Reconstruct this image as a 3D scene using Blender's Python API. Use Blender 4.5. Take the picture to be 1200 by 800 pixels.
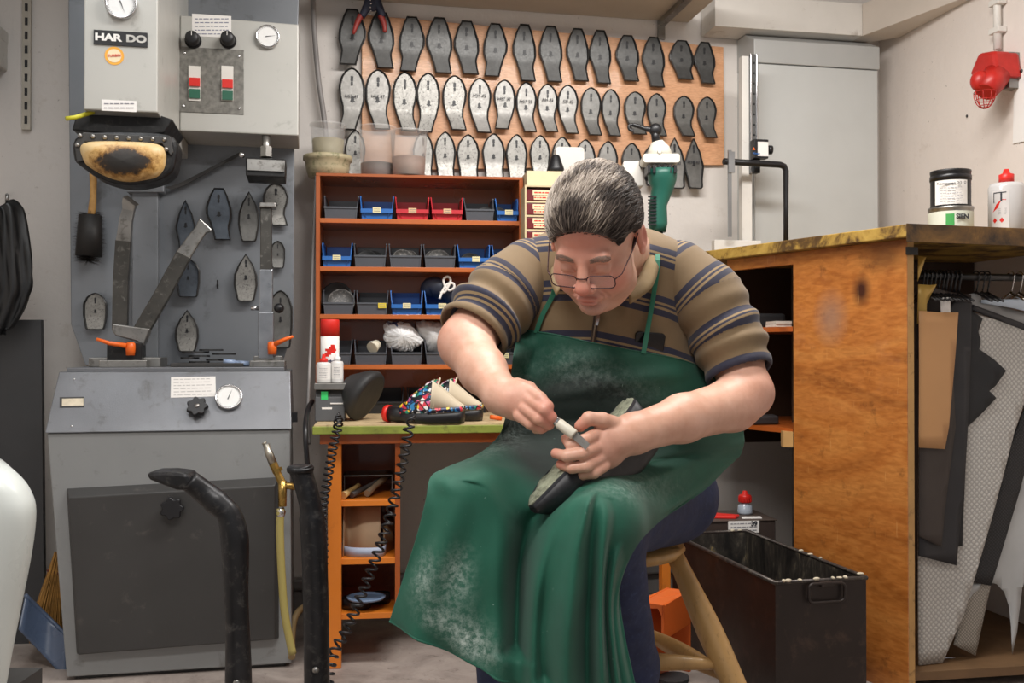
import bpy, math, random
import numpy as np
from mathutils import Vector, Matrix
R = math.radians
for o in list(bpy.data.objects): bpy.data.objects.remove(o)
SC = bpy.context.scene
COL = SC.collection
random.seed(7)

# ---------------- camera, world, lights, exposure ----------------
FPX, CAMZ, PITCH = 1150.0, 0.97, 0.5
cd = bpy.data.cameras.new('camera'); cam = bpy.data.objects.new('camera', cd); COL.objects.link(cam)
cd.sensor_width = 36; cd.lens = FPX / 1200 * 36; cd.clip_start = 0.05
cam.location = (0, 0, CAMZ); cam.rotation_euler = (R(90 + PITCH), 0, 0)
SC.camera = cam
cd.dof.use_dof = True; cd.dof.focus_distance = 2.1; cd.dof.aperture_fstop = 14.0
SC.view_settings.view_transform = 'Standard'; SC.view_settings.look = 'None'
SC.view_settings.gamma = 1; SC.view_settings.use_curve_mapping = False
SC.view_settings.exposure = 0.12
W = bpy.data.worlds.new('world'); SC.world = W; W.use_nodes = True
W.node_tree.nodes['Background'].inputs[0].default_value = (0.95, 0.97, 1.0, 1)
W.node_tree.nodes['Background'].inputs[1].default_value = 0.36

def area(name, loc, rot, sx, sy, power, col):
    l = bpy.data.lights.new(name, 'AREA'); l.shape = 'RECTANGLE'; l.size = sx; l.size_y = sy
    l.energy = power; l.color = col
    o = bpy.data.objects.new(name, l); COL.objects.link(o); o.location = loc; o.rotation_euler = rot
    return o
area('ceiling_lamp_front', (-0.35, 0.9, 2.40), (R(-12), 0, 0), 1.5, 0.35, 46, (1.0, 0.97, 0.94))
area('ceiling_lamp_middle', (0.45, 2.35, 2.44), (R(18), 0, R(11)), 1.5, 0.28, 42, (1.0, 0.965, 0.93))
area('ceiling_lamp_side', (-1.15, 2.2, 2.44), (0, 0, R(11)), 0.3, 1.3, 8, (0.95, 0.98, 1.0))

def ray(px, py):
    X, Z = (px - 600) / FPX, (400 - py) / FPX
    c, s = math.cos(R(PITCH)), math.sin(R(PITCH))
    return Vector((X, c - Z * s, s + Z * c))
def P(px, py, Y):
    d = ray(px, py); t = Y / d.y
    return Vector((d.x * t, Y, CAMZ + d.z * t))
class Fr:                      # a vertical working plane: local x along it, y deeper, z up
    def __init__(s, px, Y, deg):
        o = P(px, 400, Y); s.o = Vector((o.x, o.y, 0)); s.a = R(deg)
        s.u = Vector((math.cos(s.a), math.sin(s.a), 0)); s.v = Vector((-math.sin(s.a), math.cos(s.a), 0))
    def p(s, px, py, d=0.0):
        q = s.o + s.v * d; r = ray(px, py); C = Vector((0, 0, CAMZ))
        t = (q - C).dot(s.v) / r.dot(s.v); h = C + r * t
        return Vector(((h - s.o).dot(s.u), d, h.z))
    def w(s, l): return s.o + s.u * l[0] + s.v * l[1] + Vector((0, 0, l[2]))
    def place(s, o, l=(0, 0, 0), rz=0):
        o.location = s.w(l); o.rotation_euler = (0, 0, s.a + rz)

# ---------------- materials ----------------
MATS = {}
def srgb(c):
    if isinstance(c, str): c = tuple(int(c[i:i+2], 16) / 255 for i in (0, 2, 4))
    return tuple((x / 12.92 if x <= .04045 else ((x + .055) / 1.055) ** 2.4) for x in c) + (1,)
class NT:
    def __init__(s, name):
        s.m = bpy.data.materials.new(name); s.m.use_nodes = True
        s.n = s.m.node_tree.nodes; s.l = s.m.node_tree.links; s.b = s.n['Principled BSDF']
    def node(s, t, **kw):
        n = s.n.new(t)
        for k, v in kw.items():
            if k in n.inputs: n.inputs[k].default_value = v
            else: setattr(n, k, v)
        return n
    def link(s, a, b): s.l.new(a, b)
    def coord(s, kind='Object', scale=(1, 1, 1), rot=(0, 0, 0)):
        t = s.node('ShaderNodeTexCoord'); mp = s.node('ShaderNodeMapping')
        mp.inputs['Scale'].default_value = scale; mp.inputs['Rotation'].default_value = rot
        s.link(t.outputs[kind], mp.inputs[0]); return mp.outputs[0]
    def noise(s, vec, scale, detail=4, rough=.55, dist=0):
        n = s.node('ShaderNodeTexNoise'); n.inputs['Scale'].default_value = scale
        n.inputs['Detail'].default_value = detail; n.inputs['Roughness'].default_value = rough
        n.inputs['Distortion'].default_value = dist
        if vec is not None: s.link(vec, n.inputs['Vector'])
        return n.outputs['Fac']
    def ramp(s, fac, stops, interp='LINEAR'):
        r = s.node('ShaderNodeValToRGB'); r.color_ramp.interpolation = interp
        e = r.color_ramp.elements
        while len(e) < len(stops): e.new(.5)
        for i, (p, c) in enumerate(stops):
            e[i].position = p; e[i].color = c if len(c) == 4 else tuple(c) + (1,)
        s.link(fac, r.inputs[0]); return r.outputs[0]
    def mix(s, fac, a, b, mode='MIX'):
        m = s.node('ShaderNodeMix'); m.data_type = 'RGBA'; m.blend_type = mode
        for i, v in ((0, fac), (6, a), (7, b)):
            if hasattr(v, 'links'): s.link(v, m.inputs[i])
            else: m.inputs[i].default_value = v
        return m.outputs[2]
    def bump(s, h, strength=.3, dist=.002):
        b = s.node('ShaderNodeBump'); b.inputs['Strength'].default_value = strength
        b.inputs['Distance'].default_value = dist; s.link(h, b.inputs['Height'])
        s.link(b.outputs[0], s.b.inputs['Normal']); return b
    def math(s, op, a, b=0.0):
        m = s.node('ShaderNodeMath', operation=op)
        for i, v in ((0, a), (1, b)):
            if hasattr(v, 'links'): s.link(v, m.inputs[i])
            else: m.inputs[i].default_value = v
        return m.outputs[0]
def M(name, col, rough=.5, metal=0, var=.12, vs=6, dirt=None, dirt_amt=.5, bump=0, bs=60, stretch=(1, 1, 1), spec=.5, coat=0):
    """plain surface with procedural wear: soft colour variation, optional dirt patches, optional fine bump"""
    if name in MATS: return MATS[name]
    t = NT(name); c = srgb(col)
    v = t.coord('Object', stretch)
    n = t.noise(v, vs, 5)
    lo = tuple(x * (1 - var) for x in c[:3]) + (1,); hi = tuple(min(1, x * (1 + var)) for x in c[:3]) + (1,)
    out = t.ramp(n, [(.3, lo), (.7, hi)])
    if dirt:
        d = t.noise(v, vs * 2.7, 8, .7, .4)
        f = t.ramp(d, [(.62 - .2 * dirt_amt, (0, 0, 0)), (.78 - .15 * dirt_amt, (1, 1, 1))])
        out = t.mix(f, out, srgb(dirt))
    t.link(out, t.b.inputs['Base Color'])
    rr = t.ramp(t.noise(v, vs * 1.9, 5), [(.2, (max(0, rough - .1),) * 3), (.8, (min(1, rough + .12),) * 3)])
    t.link(rr, t.b.inputs['Roughness'])
    t.b.inputs['Metallic'].default_value = metal
    t.b.inputs['Specular IOR Level'].default_value = spec
    t.b.inputs['Coat Weight'].default_value = coat
    if bump: t.bump(t.noise(v, bs, 4), bump)
    MATS[name] = t.m; return t.m

# ---------------- mesh builder ----------------
class MB:
    def __init__(s): s.v = []; s.f = []; s.mi = []; s.sm = []; s.cur = 0; s.smooth = False
    def add(s, vs, fs, smooth=None):
        b = len(s.v); s.v += [tuple(v) for v in vs]
        for f in fs: s.f.append(tuple(b + i for i in f)); s.mi.append(s.cur); s.sm.append(s.smooth if smooth is None else smooth)
        return s
    def mat(s, i): s.cur = i; return s
    def box(s, x0, x1, y0, y1, z0, z1):
        v = [(x, y, z) for x in (x0, x1) for y in (y0, y1) for z in (z0, z1)]
        return s.add(v, [(0, 1, 3, 2), (4, 6, 7, 5), (0, 4, 5, 1), (2, 3, 7, 6), (0, 2, 6, 4), (1, 5, 7, 3)])
    def hexa(s, v):   # 8 corners: front 4 (bl, br, tr, tl), back 4 the same
        return s.add(v, [(0, 1, 2, 3), (7, 6, 5, 4), (0, 4, 5, 1), (1, 5, 6, 2), (2, 6, 7, 3), (3, 7, 4, 0)])
    def prism(s, poly, y0, y1, axis='y'):   # poly of (a,b) pairs
        n = len(poly)
        mk = {'y': lambda a, b, c: (a, c, b), 'z': lambda a, b, c: (a, b, c), 'x': lambda a, b, c: (c, a, b)}[axis]
        v = [mk(a, b, y0) for a, b in poly] + [mk(a, b, y1) for a, b in poly]
        return s.add(v, [tuple(range(n)), tuple(range(2 * n - 1, n - 1, -1))] + [(i, n + i, n + (i + 1) % n, (i + 1) % n) for i in range(n)])
    def cyl(s, a, b, r0, r1=None, n=24, cap=True, smooth=True):
        return s.tube([a, b], [r0, r0 if r1 is None else r1], n, cap, smooth)
    def tube(s, pts, r, n=10, cap=True, smooth=True, closed=False, sq=None):
        pts = [Vector(p) for p in pts]; m = len(pts)
        rs = list(r) if hasattr(r, '__len__') else [r] * m
        vs = []; up = None
        for i, p in enumerate(pts):
            d = (pts[(i + 1) % m] - pts[i - 1]) if closed else (pts[min(i + 1, m - 1)] - pts[max(i - 1, 0)])
            if d.length < 1e-9: d = Vector((0, 0, 1))
            d.normalize()
            if up is None:
                up = Vector((0, 0, 1)) if abs(d.z) < .9 else Vector((0, 1, 0))
            x = d.cross(up)
            if x.length < 1e-5: x = d.cross(Vector((1, 0, 0)))
            x.normalize(); up = x.cross(d)
            for k in range(n):
                a = 2 * math.pi * (k + .5) / n
                ca, sa = math.cos(a), math.sin(a)
                if sq: ca, sa = ca * sq[0], sa * sq[1]
                vs.append(p + x * (rs[i] * ca) + up * (rs[i] * sa))
        fs = []
        for i in range(m if closed else m - 1):
            j = (i + 1) % m
            fs += [(i * n + k, i * n + (k + 1) % n, j * n + (k + 1) % n, j * n + k) for k in range(n)]
        s.add(vs, fs, smooth)
        if cap and not closed:
            b = len(s.v) - len(vs)
            for f in (tuple(b + k for k in range(n - 1, -1, -1)), tuple(b + (m - 1) * n + k for k in range(n))):
                s.f.append(f); s.mi.append(s.cur); s.sm.append(False)
        return s
    def lathe(s, prof, o=(0, 0, 0), axis=(0, 0, 1), n=32, sx=1, sy=1, cap=True):
        ax = Vector(axis).normalized(); q = Vector((0, 0, 1)).rotation_difference(ax); o = Vector(o)
        vs = []
        for r, z in prof:
            for k in range(n):
                a = 2 * math.pi * k / n
                vs.append(o + q @ Vector((r * math.cos(a) * sx, r * math.sin(a) * sy, z)))
        fs = [(i * n + k, i * n + (k + 1) % n, (i + 1) * n + (k + 1) % n, (i + 1) * n + k) for i in range(len(prof) - 1) for k in range(n)]
        b = len(s.v); s.add(vs, fs, True)
        for i, rev in ((0, True), (len(prof) - 1, False)):
            if cap and prof[i][0] > 1e-5:
                f = [b + i * n + k for k in range(n)]
                s.f.append(tuple(reversed(f)) if rev else tuple(f)); s.mi.append(s.cur); s.sm.append(False)
        return s
    def ell(s, c, r, n=20, m=12, rot=None):
        vs = []; c = Vector(c)
        for i in range(m + 1):
            th = math.pi * i / m
            for k in range(n):
                a = 2 * math.pi * k / n
                p = Vector((r[0] * math.sin(th) * math.cos(a), r[1] * math.sin(th) * math.sin(a), r[2] * math.cos(th)))
                if rot: p = rot @ p
                vs.append(c + p)
        return s.add(vs, [(i * n + k, (i + 1) * n + k, (i + 1) * n + (k + 1) % n, i * n + (k + 1) % n) for i in range(m) for k in range(n)], True)
    def grid(s, rows, smooth=True):
        n = len(rows[0]); vs = [p for r in rows for p in r]
        return s.add(vs, [(i * n + k, i * n + k + 1, (i + 1) * n + k + 1, (i + 1) * n + k) for i in range(len(rows) - 1) for k in range(n - 1)], smooth)
    def build(s, name, mats, parent=None, bevel=0, solid=0, sub=0, merge=True):
        me = bpy.data.meshes.new(name); me.from_pydata(s.v, [], s.f)
        if not isinstance(mats, (list, tuple)): mats = [mats]
        for m in mats: me.materials.append(m)
        me.polygons.foreach_set('material_index', s.mi); me.polygons.foreach_set('use_smooth', s.sm)
        me.validate(); me.update()
        o = bpy.data.objects.new(name, me); COL.objects.link(o)
        if parent: o.parent = parent
        import bmesh
        bm = bmesh.new(); bm.from_mesh(me)
        if merge: bmesh.ops.remove_doubles(bm, verts=bm.verts, dist=1e-6)
        bmesh.ops.recalc_face_normals(bm, faces=bm.faces); bm.to_mesh(me); bm.free()
        if solid:
            d = o.modifiers.new('t', 'SOLIDIFY'); d.thickness = abs(solid); d.offset = 0 if solid > 0 else -1
        if sub:
            d = o.modifiers.new('s', 'SUBSURF'); d.levels = d.render_levels = sub
        if bevel:
            d = o.modifiers.new('b', 'BEVEL'); d.width = bevel; d.segments = 2; d.limit_method = 'ANGLE'; d.angle_limit = R(40)
        return o
def tag(o, label=None, cat=None, group=None, kind=None):
    if label: o['label'] = label
    if cat: o['category'] = cat
    if group: o['group'] = group
    if kind: o['kind'] = kind
    return o
def thing(name, label, cat, group=None):
    o = bpy.data.objects.new(name, None); COL.objects.link(o); o.empty_display_size = .05
    return tag(o, label, cat, group)
def spline(pts, n=8, closed=False):
    pts = [Vector(p) for p in pts]; m = len(pts); out = []
    for i in range(m if closed else m - 1):
        g = lambda k: pts[k % m] if closed else pts[max(0, min(m - 1, k))]
        a, b, c, d = g(i - 1), g(i), g(i + 1), g(i + 2)
        for j in range(n):
            t = j / n
            out.append(.5 * ((2 * b) + (c - a) * t + (2 * a - 5 * b + 4 * c - d) * t * t + (3 * b - a - 3 * c + d) * t ** 3))
    if not closed: out.append(pts[-1])
    return out
def rrect(x0, x1, z0, z1, r, n=5):
    out = []
    for cx, cz, a0 in ((x1 - r, z0 + r, -90), (x1 - r, z1 - r, 0), (x0 + r, z1 - r, 90), (x0 + r, z0 + r, 180)):
        for k in range(n + 1):
            a = R(a0 + 90 * k / n); out.append((cx + r * math.cos(a), cz + r * math.sin(a)))
    return out
def text(s, name, size, loc, rot, m, parent, align='CENTER', sx=1, ext=.0006, bold=0):
    c = bpy.data.curves.new(name, 'FONT'); c.body = s; c.size = size; c.align_x = align; c.align_y = 'CENTER'
    c.extrude = ext; c.offset = bold
    c.materials.append(m)
    o = bpy.data.objects.new(name, c); COL.objects.link(o)
    me = bpy.data.meshes.new_from_object(o.evaluated_get(bpy.context.evaluated_depsgraph_get())); me.name = name
    bpy.data.objects.remove(o); bpy.data.curves.remove(c)
    o = bpy.data.objects.new(name, me); COL.objects.link(o); o.location = loc; o.rotation_euler = rot; o.scale = (sx, 1, 1)
    if parent: o.parent = parent
    return o
FACE = (R(90), 0, 0)     # lettering that faces the local -y side
ORD = ['first', 'second', 'third', 'fourth', 'fifth', 'sixth', 'seventh', 'eighth', 'ninth', 'tenth', 'eleventh', 'twelfth', 'thirteenth', 'fourteenth', 'fifteenth', 'sixteenth']

# ---------------- shared materials ----------------
def wall_mat(name, col, stain):
    t = NT(name); v = t.coord()
    base = t.ramp(t.noise(v, 1.3, 6), [(.3, tuple(x * .93 for x in srgb(col)[:3])), (.7, srgb(col))])
    st = t.ramp(t.noise(v, 9, 9, .75), [(.60, (0, 0, 0)), (.74, (.55,) * 3)])
    base = t.mix(st, base, srgb(stain))
    sp = t.ramp(t.noise(v, 70, 3, .6), [(.70, (0, 0, 0)), (.76, (.8,) * 3)])
    base = t.mix(sp, base, srgb('8a8078'))
    t.link(base, t.b.inputs['Base Color']); t.b.inputs['Roughness'].default_value = .75
    h = t.math('ADD', t.noise(v, 24, 6, .65), t.math('MULTIPLY', t.noise(v, 3, 4), 2.0))
    t.bump(h, .35, .006); return t.m
m_wall = wall_mat('painted_plaster', 'e0dad4', 'b9ada0')
m_wallr = wall_mat('painted_plaster_side', 'e6dcd4', 'bfae9f')
def floor_mat():
    t = NT('worn_floor'); v = t.coord()
    a = t.ramp(t.noise(v, 5, 8, .7, .6), [(.25, srgb('6f6660')), (.45, srgb('988d86')), (.7, srgb('b1a69e'))])
    d = t.ramp(t.noise(v, 26, 8, .8, .5), [(.56, (0, 0, 0)), (.70, (.85,) * 3)])
    a = t.mix(d, a, srgb('574c46'))
    r = t.ramp(t.noise(v, 55, 2), [(.76, (0, 0, 0)), (.78, (1, 1, 1))])
    a = t.mix(r, a, srgb('8c4a3a'))
    t.link(a, t.b.inputs['Base Color']); t.b.inputs['Roughness'].default_value = .55
    t.bump(t.noise(v, 40, 6), .2); return t.m
m_floor = floor_mat()
m_white = M('white_paint', 'ddd9d2', .5, var=.05, dirt='b5aca2', dirt_amt=.15)
m_black = M('black_plastic', '17171a', .4, var=.2)
m_blackmetal = M('black_metal', '1d1d1e', .42, .3, var=.3, vs=20, dirt='3a3836', dirt_amt=.4, bump=.1)
m_chrome = M('chrome', 'cfcfd0', .18, 1, var=.05)
m_steel = M('steel', '9a9894', .33, .9, var=.2, vs=12, dirt='5c5852', dirt_amt=.4, bump=.08)
m_paper = M('paper', 'e9e6e2', .8, var=.04)
m_ink = M('ink', '33343a', .8, var=.05)
m_redp = M('red_plastic', 'd8281f', .4, var=.08)
m_orangep = M('orange_plastic', 'e8641c', .4, var=.06)
# ---------------- room ----------------
WA = Fr(480, 3.75, 11.0)
def quad_slab(name, a, b, z0, z1, th, m, kind='structure'):
    """vertical slab from a to b (xy), thickness behind"""
    a = Vector(a); b = Vector(b); d = (b - a).normalized(); n = Vector((-d.y, d.x)) * th
    mb = MB(); mb.prism([(a.x, a.y), (b.x, b.y), (b.x + n.x, b.y + n.y), (a.x + n.x, a.y + n.y)], z0, z1, 'z')
    o = mb.build(name, m); tag(o, kind=kind); return o
cor = WA.p(1031, 400, 0); CU = cor.x                       # room corner in wall units
c3 = WA.w((CU, 0, 0)); l3 = WA.w((-2.0, 0, 0))
quad_slab('wall_back', l3.xy, c3.xy, 0, 2.62, .12, m_wall)
r3 = WA.w((CU, -4.6, 0)); quad_slab('wall_right', c3.xy, r3.xy, 0, 2.62, .12, m_wallr)
l4 = WA.w((-2.0, -4.6, 0)); quad_slab('wall_left', l4.xy, l3.xy, 0, 2.62, .12, m_wall)
fl = MB(); q = [WA.w((x, y, 0)).xy for x, y in ((-2.2, .2), (CU + .2, .2), (CU + .2, -5.2), (-2.2, -5.2))]
fl.prism([tuple(p) for p in q], -.1, 0, 'z'); tag(fl.build('floor', m_floor), kind='structure')
cl = MB(); cl.prism([tuple(p) for p in q], 2.62, 2.7, 'z'); tag(cl.build('ceiling', M('ceiling_paint', 'a9a6a2', .8, var=.06)), kind='structure')

# skirting pipe along the back wall
sk = MB(); a = WA.p(300, 697, -.02); sk.box(-2.0, CU, -.05, -.001, .085, .125); sk.box(-2.0, CU, -.03, -.001, .0, .085)
o = sk.build('baseboard_back', M('grey_pipe', '6d6a68', .5, var=.1), bevel=.008); WA.place(o); tag(o, kind='structure')

# board hung high on the back wall (its underside shows), with bracket
hb = MB(); zt = WA.p(700, 20, 0).z
u0, u1 = WA.p(380, 20, 0).x, WA.p(806, 20, 0).x
hb.box(u0, u1, -.62, -.005, zt, zt + .025)
t = thing('wall_shelf', 'long beige board shelf hung high above the pegged sole plates', 'shelf'); WA.place(t)
hb.build('shelf_board', M('beige_board', 'c2b7a8', .6, var=.05), t, bevel=.002)
br = MB(); bu = WA.p(770, 30, 0).x; br.box(bu, bu + .03, -.012, -.003, zt - .075, zt); br.box(bu, bu + .03, -.58, -.012, zt - .022, zt - .001)
br.build('bracket', m_steel, t, bevel=.001)

# boxed beams in the corner
BK = Fr(1012, 3.95, 11.0)
bt = MB()
a = BK.p(1012, 42, 0); BEAMZ = a.z; b = BK.p(1012, 12, 0)
bt.box(BK.p(838, 20, 0).x, 0, 0, .14, a.z, a.z + .13)
o = bt.build('trim_1', m_white, bevel=.002); BK.place(o); tag(o, kind='structure')
bt = MB(); ss = WA.w((CU - .002, -2.2, 0)); sd = BK.w((0, .14, 0))
x0 = 0.001; pts = [BK.w((x0, .14, 0)), BK.w((x0, .0, 0)), Vector((1.618, 3.545, 0)), Vector((1.63, 3.2, 0)), WA.w((CU - .002, -1.4, 0)), WA.w((CU - .002, -.16, 0))]
bt.prism([(p.x, p.y) for p in pts], a.z, a.z + .13, 'z')
o = bt.build('trim_2', M('beam_paint', 'cfc4b8', .6, var=.04), bevel=.002); tag(o, kind='structure')

# wall rail with slots (left), grey cable duct
t = MB(); a = WA.p(26, 152, -.01); b = WA.p(37, -60, -.01)
t.box(a.x, b.x, -.018, -.003, a.z, 2.5)
t.mat(1); z = a.z + .02
while z < 2.4: t.box((a.x + b.x) / 2 - .005, (a.x + b.x) / 2 + .005, -.0186, -.017, z, z + .028); z += .05
o = t.build('slotted_wall_rail', [M('rail_metal', 'b8b2a6', .4, .5), m_black]); WA.place(o); tag(o, 'slotted metal rail screwed to the wall left of the machine', 'wall rail')
t = MB(); pts = [WA.p(x, y, -.04) for x, y in ((366, -30), (368, 30), (373, 90), (380, 140), (386, 200))]
t.tube(spline(pts, 6), .010, 10); o = t.build('grey_cable', M('grey_rubber', '8c8886', .5)); WA.place(o); tag(o, 'thick grey cable dropping down the wall behind the plastic cups', 'cable')
t = MB(); t.tube([WA.p(305, -30, -.02), WA.p(304, 40, -.02)], .010, 10); t.tube([WA.p(300, -30, -.02), WA.p(299, 40, -.02)], .006, 8)
o = t.build('conduit_pipe', m_white); WA.place(o); tag(o, 'pale conduit pipe on the wall above the control box', 'pipe')

# ---------------- pegboard panel and sole plates ----------------
LB = Fr(480, 3.73, 11.0)
c = [LB.p(*q, 0) for q in ((424, 200), (849, 193), (848, 55), (424, 17))]
t = MB(); t.prism([(p.x, p.z) for p in c], 0, .014)
def wood(name, c1, c2, c3, sc=(1, 1, 6), rough=.45, knots=True, coat=.1, scale=3):
    n = NT(name); v = n.coord('Object', sc)
    a = n.noise(v, scale, 6, .6, 1.2)
    cc = n.ramp(a, [(.3, srgb(c1)), (.5, srgb(c2)), (.72, srgb(c3))])
    f = n.noise(v, scale * 14, 3, .5, .3)
    cc = n.mix(.35, cc, n.ramp(f, [(.35, tuple(x * .6 for x in srgb(c1)[:3])), (.65, srgb(c3))]))
    n.link(cc, n.b.inputs['Base Color']); n.b.inputs['Roughness'].default_value = rough; n.b.inputs['Coat Weight'].default_value = coat
    n.bump(f, .06); return n.m
m_board = wood('beech_board', 'cf9468', 'dda478', 'e4b088', (1, 1, 5), .45)
o = t.build('hanging_board', m_board, bevel=.002); LB.place(o); tag(o, 'large beech board carrying three rows of metal sole plates', 'board')

def plate_mat(name, base, spots):
    n = NT(name); v = n.coord('Object')
    oi = n.node('ShaderNodeObjectInfo')
    va = n.node('ShaderNodeVectorMath', operation='ADD'); n.link(v, va.inputs[0])
    cb = n.node('ShaderNodeCombineXYZ'); mm = n.math('MULTIPLY', oi.outputs['Random'], 31.0); n.link(mm, cb.inputs[0]); n.link(mm, cb.inputs[2]); n.link(cb.outputs[0], va.inputs[1])
    v = va.outputs[0]
    c = srgb(base); d = n.noise(v, 9, 8, .7)
    col = n.ramp(d, [(.3, tuple(x * .72 for x in c[:3])), (.65, c)])
    s_ = n.ramp(n.noise(v, 26, 8, .8, .3), [(spots, (0, 0, 0)), (spots + .06, (.8,) * 3)])
    col = n.mix(s_, col, srgb('2c2a28'))
    n.link(col, n.b.inputs['Base Color']); n.b.inputs['Metallic'].default_value = .72
    rr = n.ramp(n.noise(v, 30, 5), [(.3, (.34,) * 3), (.7, (.5,) * 3)]); n.link(rr, n.b.inputs['Roughness'])
    n.bump(n.noise(v, 90, 4), .12); return n.m
m_pl_dark = plate_mat('cast_aluminium_dark', '73726f', .70)
m_pl_top = plate_mat('cast_aluminium_top_row', '5a5a59', .72)
m_pl_lite = plate_mat('cast_aluminium', '8f8d89', .66)
m_pl_spot = plate_mat('cast_aluminium_spotted', '94928d', .545)
m_pl_blue = plate_mat('cast_plate_grey_blue', '5e656e', .74)
m_rim = M('plate_edge', '343434', .4, .4, var=.2, vs=20)
def outline(kind, t):
    """left and right edge at height t (0 heel .. 1 toe) in units of the height"""
    def ip(tab): 
        for (a, b), (c, d) in zip(tab, tab[1:]):
            if t <= c:
                k = (t - a) / (c - a); k = k * k * (3 - 2 * k) * .4 + k * .6; return b + (d - b) * k
        return tab[-1][1]
    if kind == 'octagon': return (ip([(0, -.07), (.15, -.10), (.3, -.145), (.5, -.22), (.62, -.225), (.85, -.16), (.97, -.10), (1, -.085)]), ip([(0, .20), (.12, .18), (.25, .165), (.45, .215), (.6, .21), (.85, .145), (.97, .095), (1, .08)]))
    if kind == 'round': return (ip([(0, -.06), (.15, -.10), (.3, -.155), (.5, -.205), (.7, -.21), (.85, -.17), (.94, -.11), (.985, -.05), (1, -.01)]), ip([(0, .20), (.12, .18), (.25, .15), (.38, .155), (.55, .20), (.7, .215), (.85, .175), (.94, .115), (.985, .05), (1, .01)]))
    if kind == 'oval': return (ip([(0, -.14), (.03, -.17), (.2, -.175), (.4, -.21), (.6, -.235), (.8, -.19), (.92, -.11), (.98, -.05), (1, -.01)]), ip([(0, .16), (.03, .19), (.2, .18), (.4, .205), (.6, .225), (.8, .18), (.92, .105), (.98, .05), (1, .01)]))
    if kind == 'diamond': return (ip([(0, -.10), (.02, -.13), (.15, -.14), (.45, -.22), (.7, -.15), (.9, -.06), (1, -.004)]), ip([(0, .16), (.03, .19), (.15, .19), (.45, .23), (.7, .16), (.9, .06), (1, .004)]))
    if kind == 'heel': return (ip([(0, -.22), (.05, -.26), (.4, -.33), (.7, -.33), (.88, -.24), (.96, -.13), (1, -.03)]), ip([(0, .24), (.05, .28), (.4, .33), (.7, .33), (.88, .24), (.96, .13), (1, .03)]))
    if kind == 'blade': return (ip([(0, -.15), (.05, -.19), (.35, -.26), (.55, -.25), (.75, -.17), (.9, -.07), (1, -.005)]), ip([(0, .15), (.05, .19), (.35, .25), (.55, .24), (.75, .17), (.9, .07), (1, .005)]))
PM = {}
def plate_mesh(kind, flip, m, bend):
    key = (kind, flip, m.name, bend)
    if key in PM: return PM[key]
    mb = MB(); N = 26; rows = []
    sg = -1 if flip else 1
    for i in range(N + 1):
        t = i / N; t = .5 - .5 * math.cos(math.pi * t) if i > N / 2 else t
        l, r = outline(kind, t)
        if flip: l, r = -r, -l
        yb = -bend * max(0, (.36 - t) / .36) ** 1.25
        rows.append((l, r, t, yb))
    def ring(k, y, zk):
        out = []
        for l, r, t, yb in rows:
            c = (l + r) / 2; tt = .5 + (t - .5) * zk
            out.append(((c + (l - c) * k, y + yb, tt), (c + (r - c) * k, y + yb, tt)))
        return out
    L = [ring(1, .07, 1), ring(1, .0, 1), ring(.90, -.012, .98), ring(.83, .03, .955)]
    for j, (A, B) in enumerate(zip(L, L[1:])):
        mb.cur = 1
        loopA = [a[0] for a in A] + [a[1] for a in reversed(A)]; loopB = [b[0] for b in B] + [b[1] for b in reversed(B)]
        n = len(loopA); mb.add(loopA + loopB, [(k, (k + 1) % n, n + (k + 1) % n, n + k) for k in range(n)], False)
    mb.cur = 0
    for Q in (L[-1], L[0]):
        n = len(Q); mb.add([q[0] for q in Q] + [q[1] for q in Q], [(k, k + 1, n + k + 1, n + k) for k in range(n - 1)], True)
    mb.cur = 2
    for (cx, cz, r) in ((0, .83, .032), (0, .75, .026), (0, .50, .036)):
        l, r_ = outline(kind, cz); c = (l + r_) / 2 * sg
        mb.prism([(c + r * math.cos(a) * (1 if k % 2 else .7), cz + r * 1.5 * math.sin(a)) for k, a in enumerate([2 * math.pi * q / 8 for q in range(8)])], .022, .032)
    mb.prism([(c - .05 * sg, .455), (c + .045 * sg, .47), (c + .03 * sg, .488), (c - .03 * sg, .478)], .024, .032)
    o = mb.build('sole_plate', [m, m_rim, m_black], merge=False); me = o.data; bpy.data.objects.remove(o); PM[key] = me
    return me
def plate(F, kind, x0, x1, y0, y1, d, m, label, group, flip=False, tilt=0, bend=.12):
    me = plate_mesh(kind, flip, m, bend)
    o = bpy.data.objects.new('sole_plate', me); COL.objects.link(o)
    a = F.p((x0 + x1) / 2, y1, d); b = F.p((x0 + x1) / 2, y0, d); w = F.p(x1, y1, d).x - F.p(x0, y1, d).x
    h = b.z - a.z; wn = {'octagon': .445, 'round': .42, 'oval': .465, 'diamond': .45, 'heel': .66, 'blade': .51}[kind]
    o.scale = (w / wn, .19, h)
    o.location = F.w((a.x, d, a.z)); o.rotation_euler = (0, R(tilt), F.a)
    tag(o, label, 'sole plate', group)
    return o
row1 = [(396, 429, 10, 76), (431, 463, 14, 80), (467, 498, 19, 84), (499.5, 531, 20, 86), (532, 562.5, 24, 87), (566, 595, 27, 90), (601, 629, 28, 95), (632, 660, 30, 96), (664, 691, 33, 95), (691, 717, 35, 98), (722, 750, 41, 95), (753, 780, 43, 102), (785, 814, 47, 93), (814, 839, 49, 98)]
row2 = [(397, 428, 79, 153), (428, 458, 81, 152), (460, 489, 84, 154), (488, 516, 85, 156), (518.5, 547, 88, 153), (549, 576, 91, 156), (579, 604.5, 93, 152), (605, 629, 96, 155), (630, 654, 98, 155), (654, 678, 99, 157), (681, 705, 102, 159), (705.5, 727, 104, 160), (732, 757.5, 107, 158), (759, 781, 109, 160), (790, 814, 112, 160), (818, 840, 113, 162)]
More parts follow.
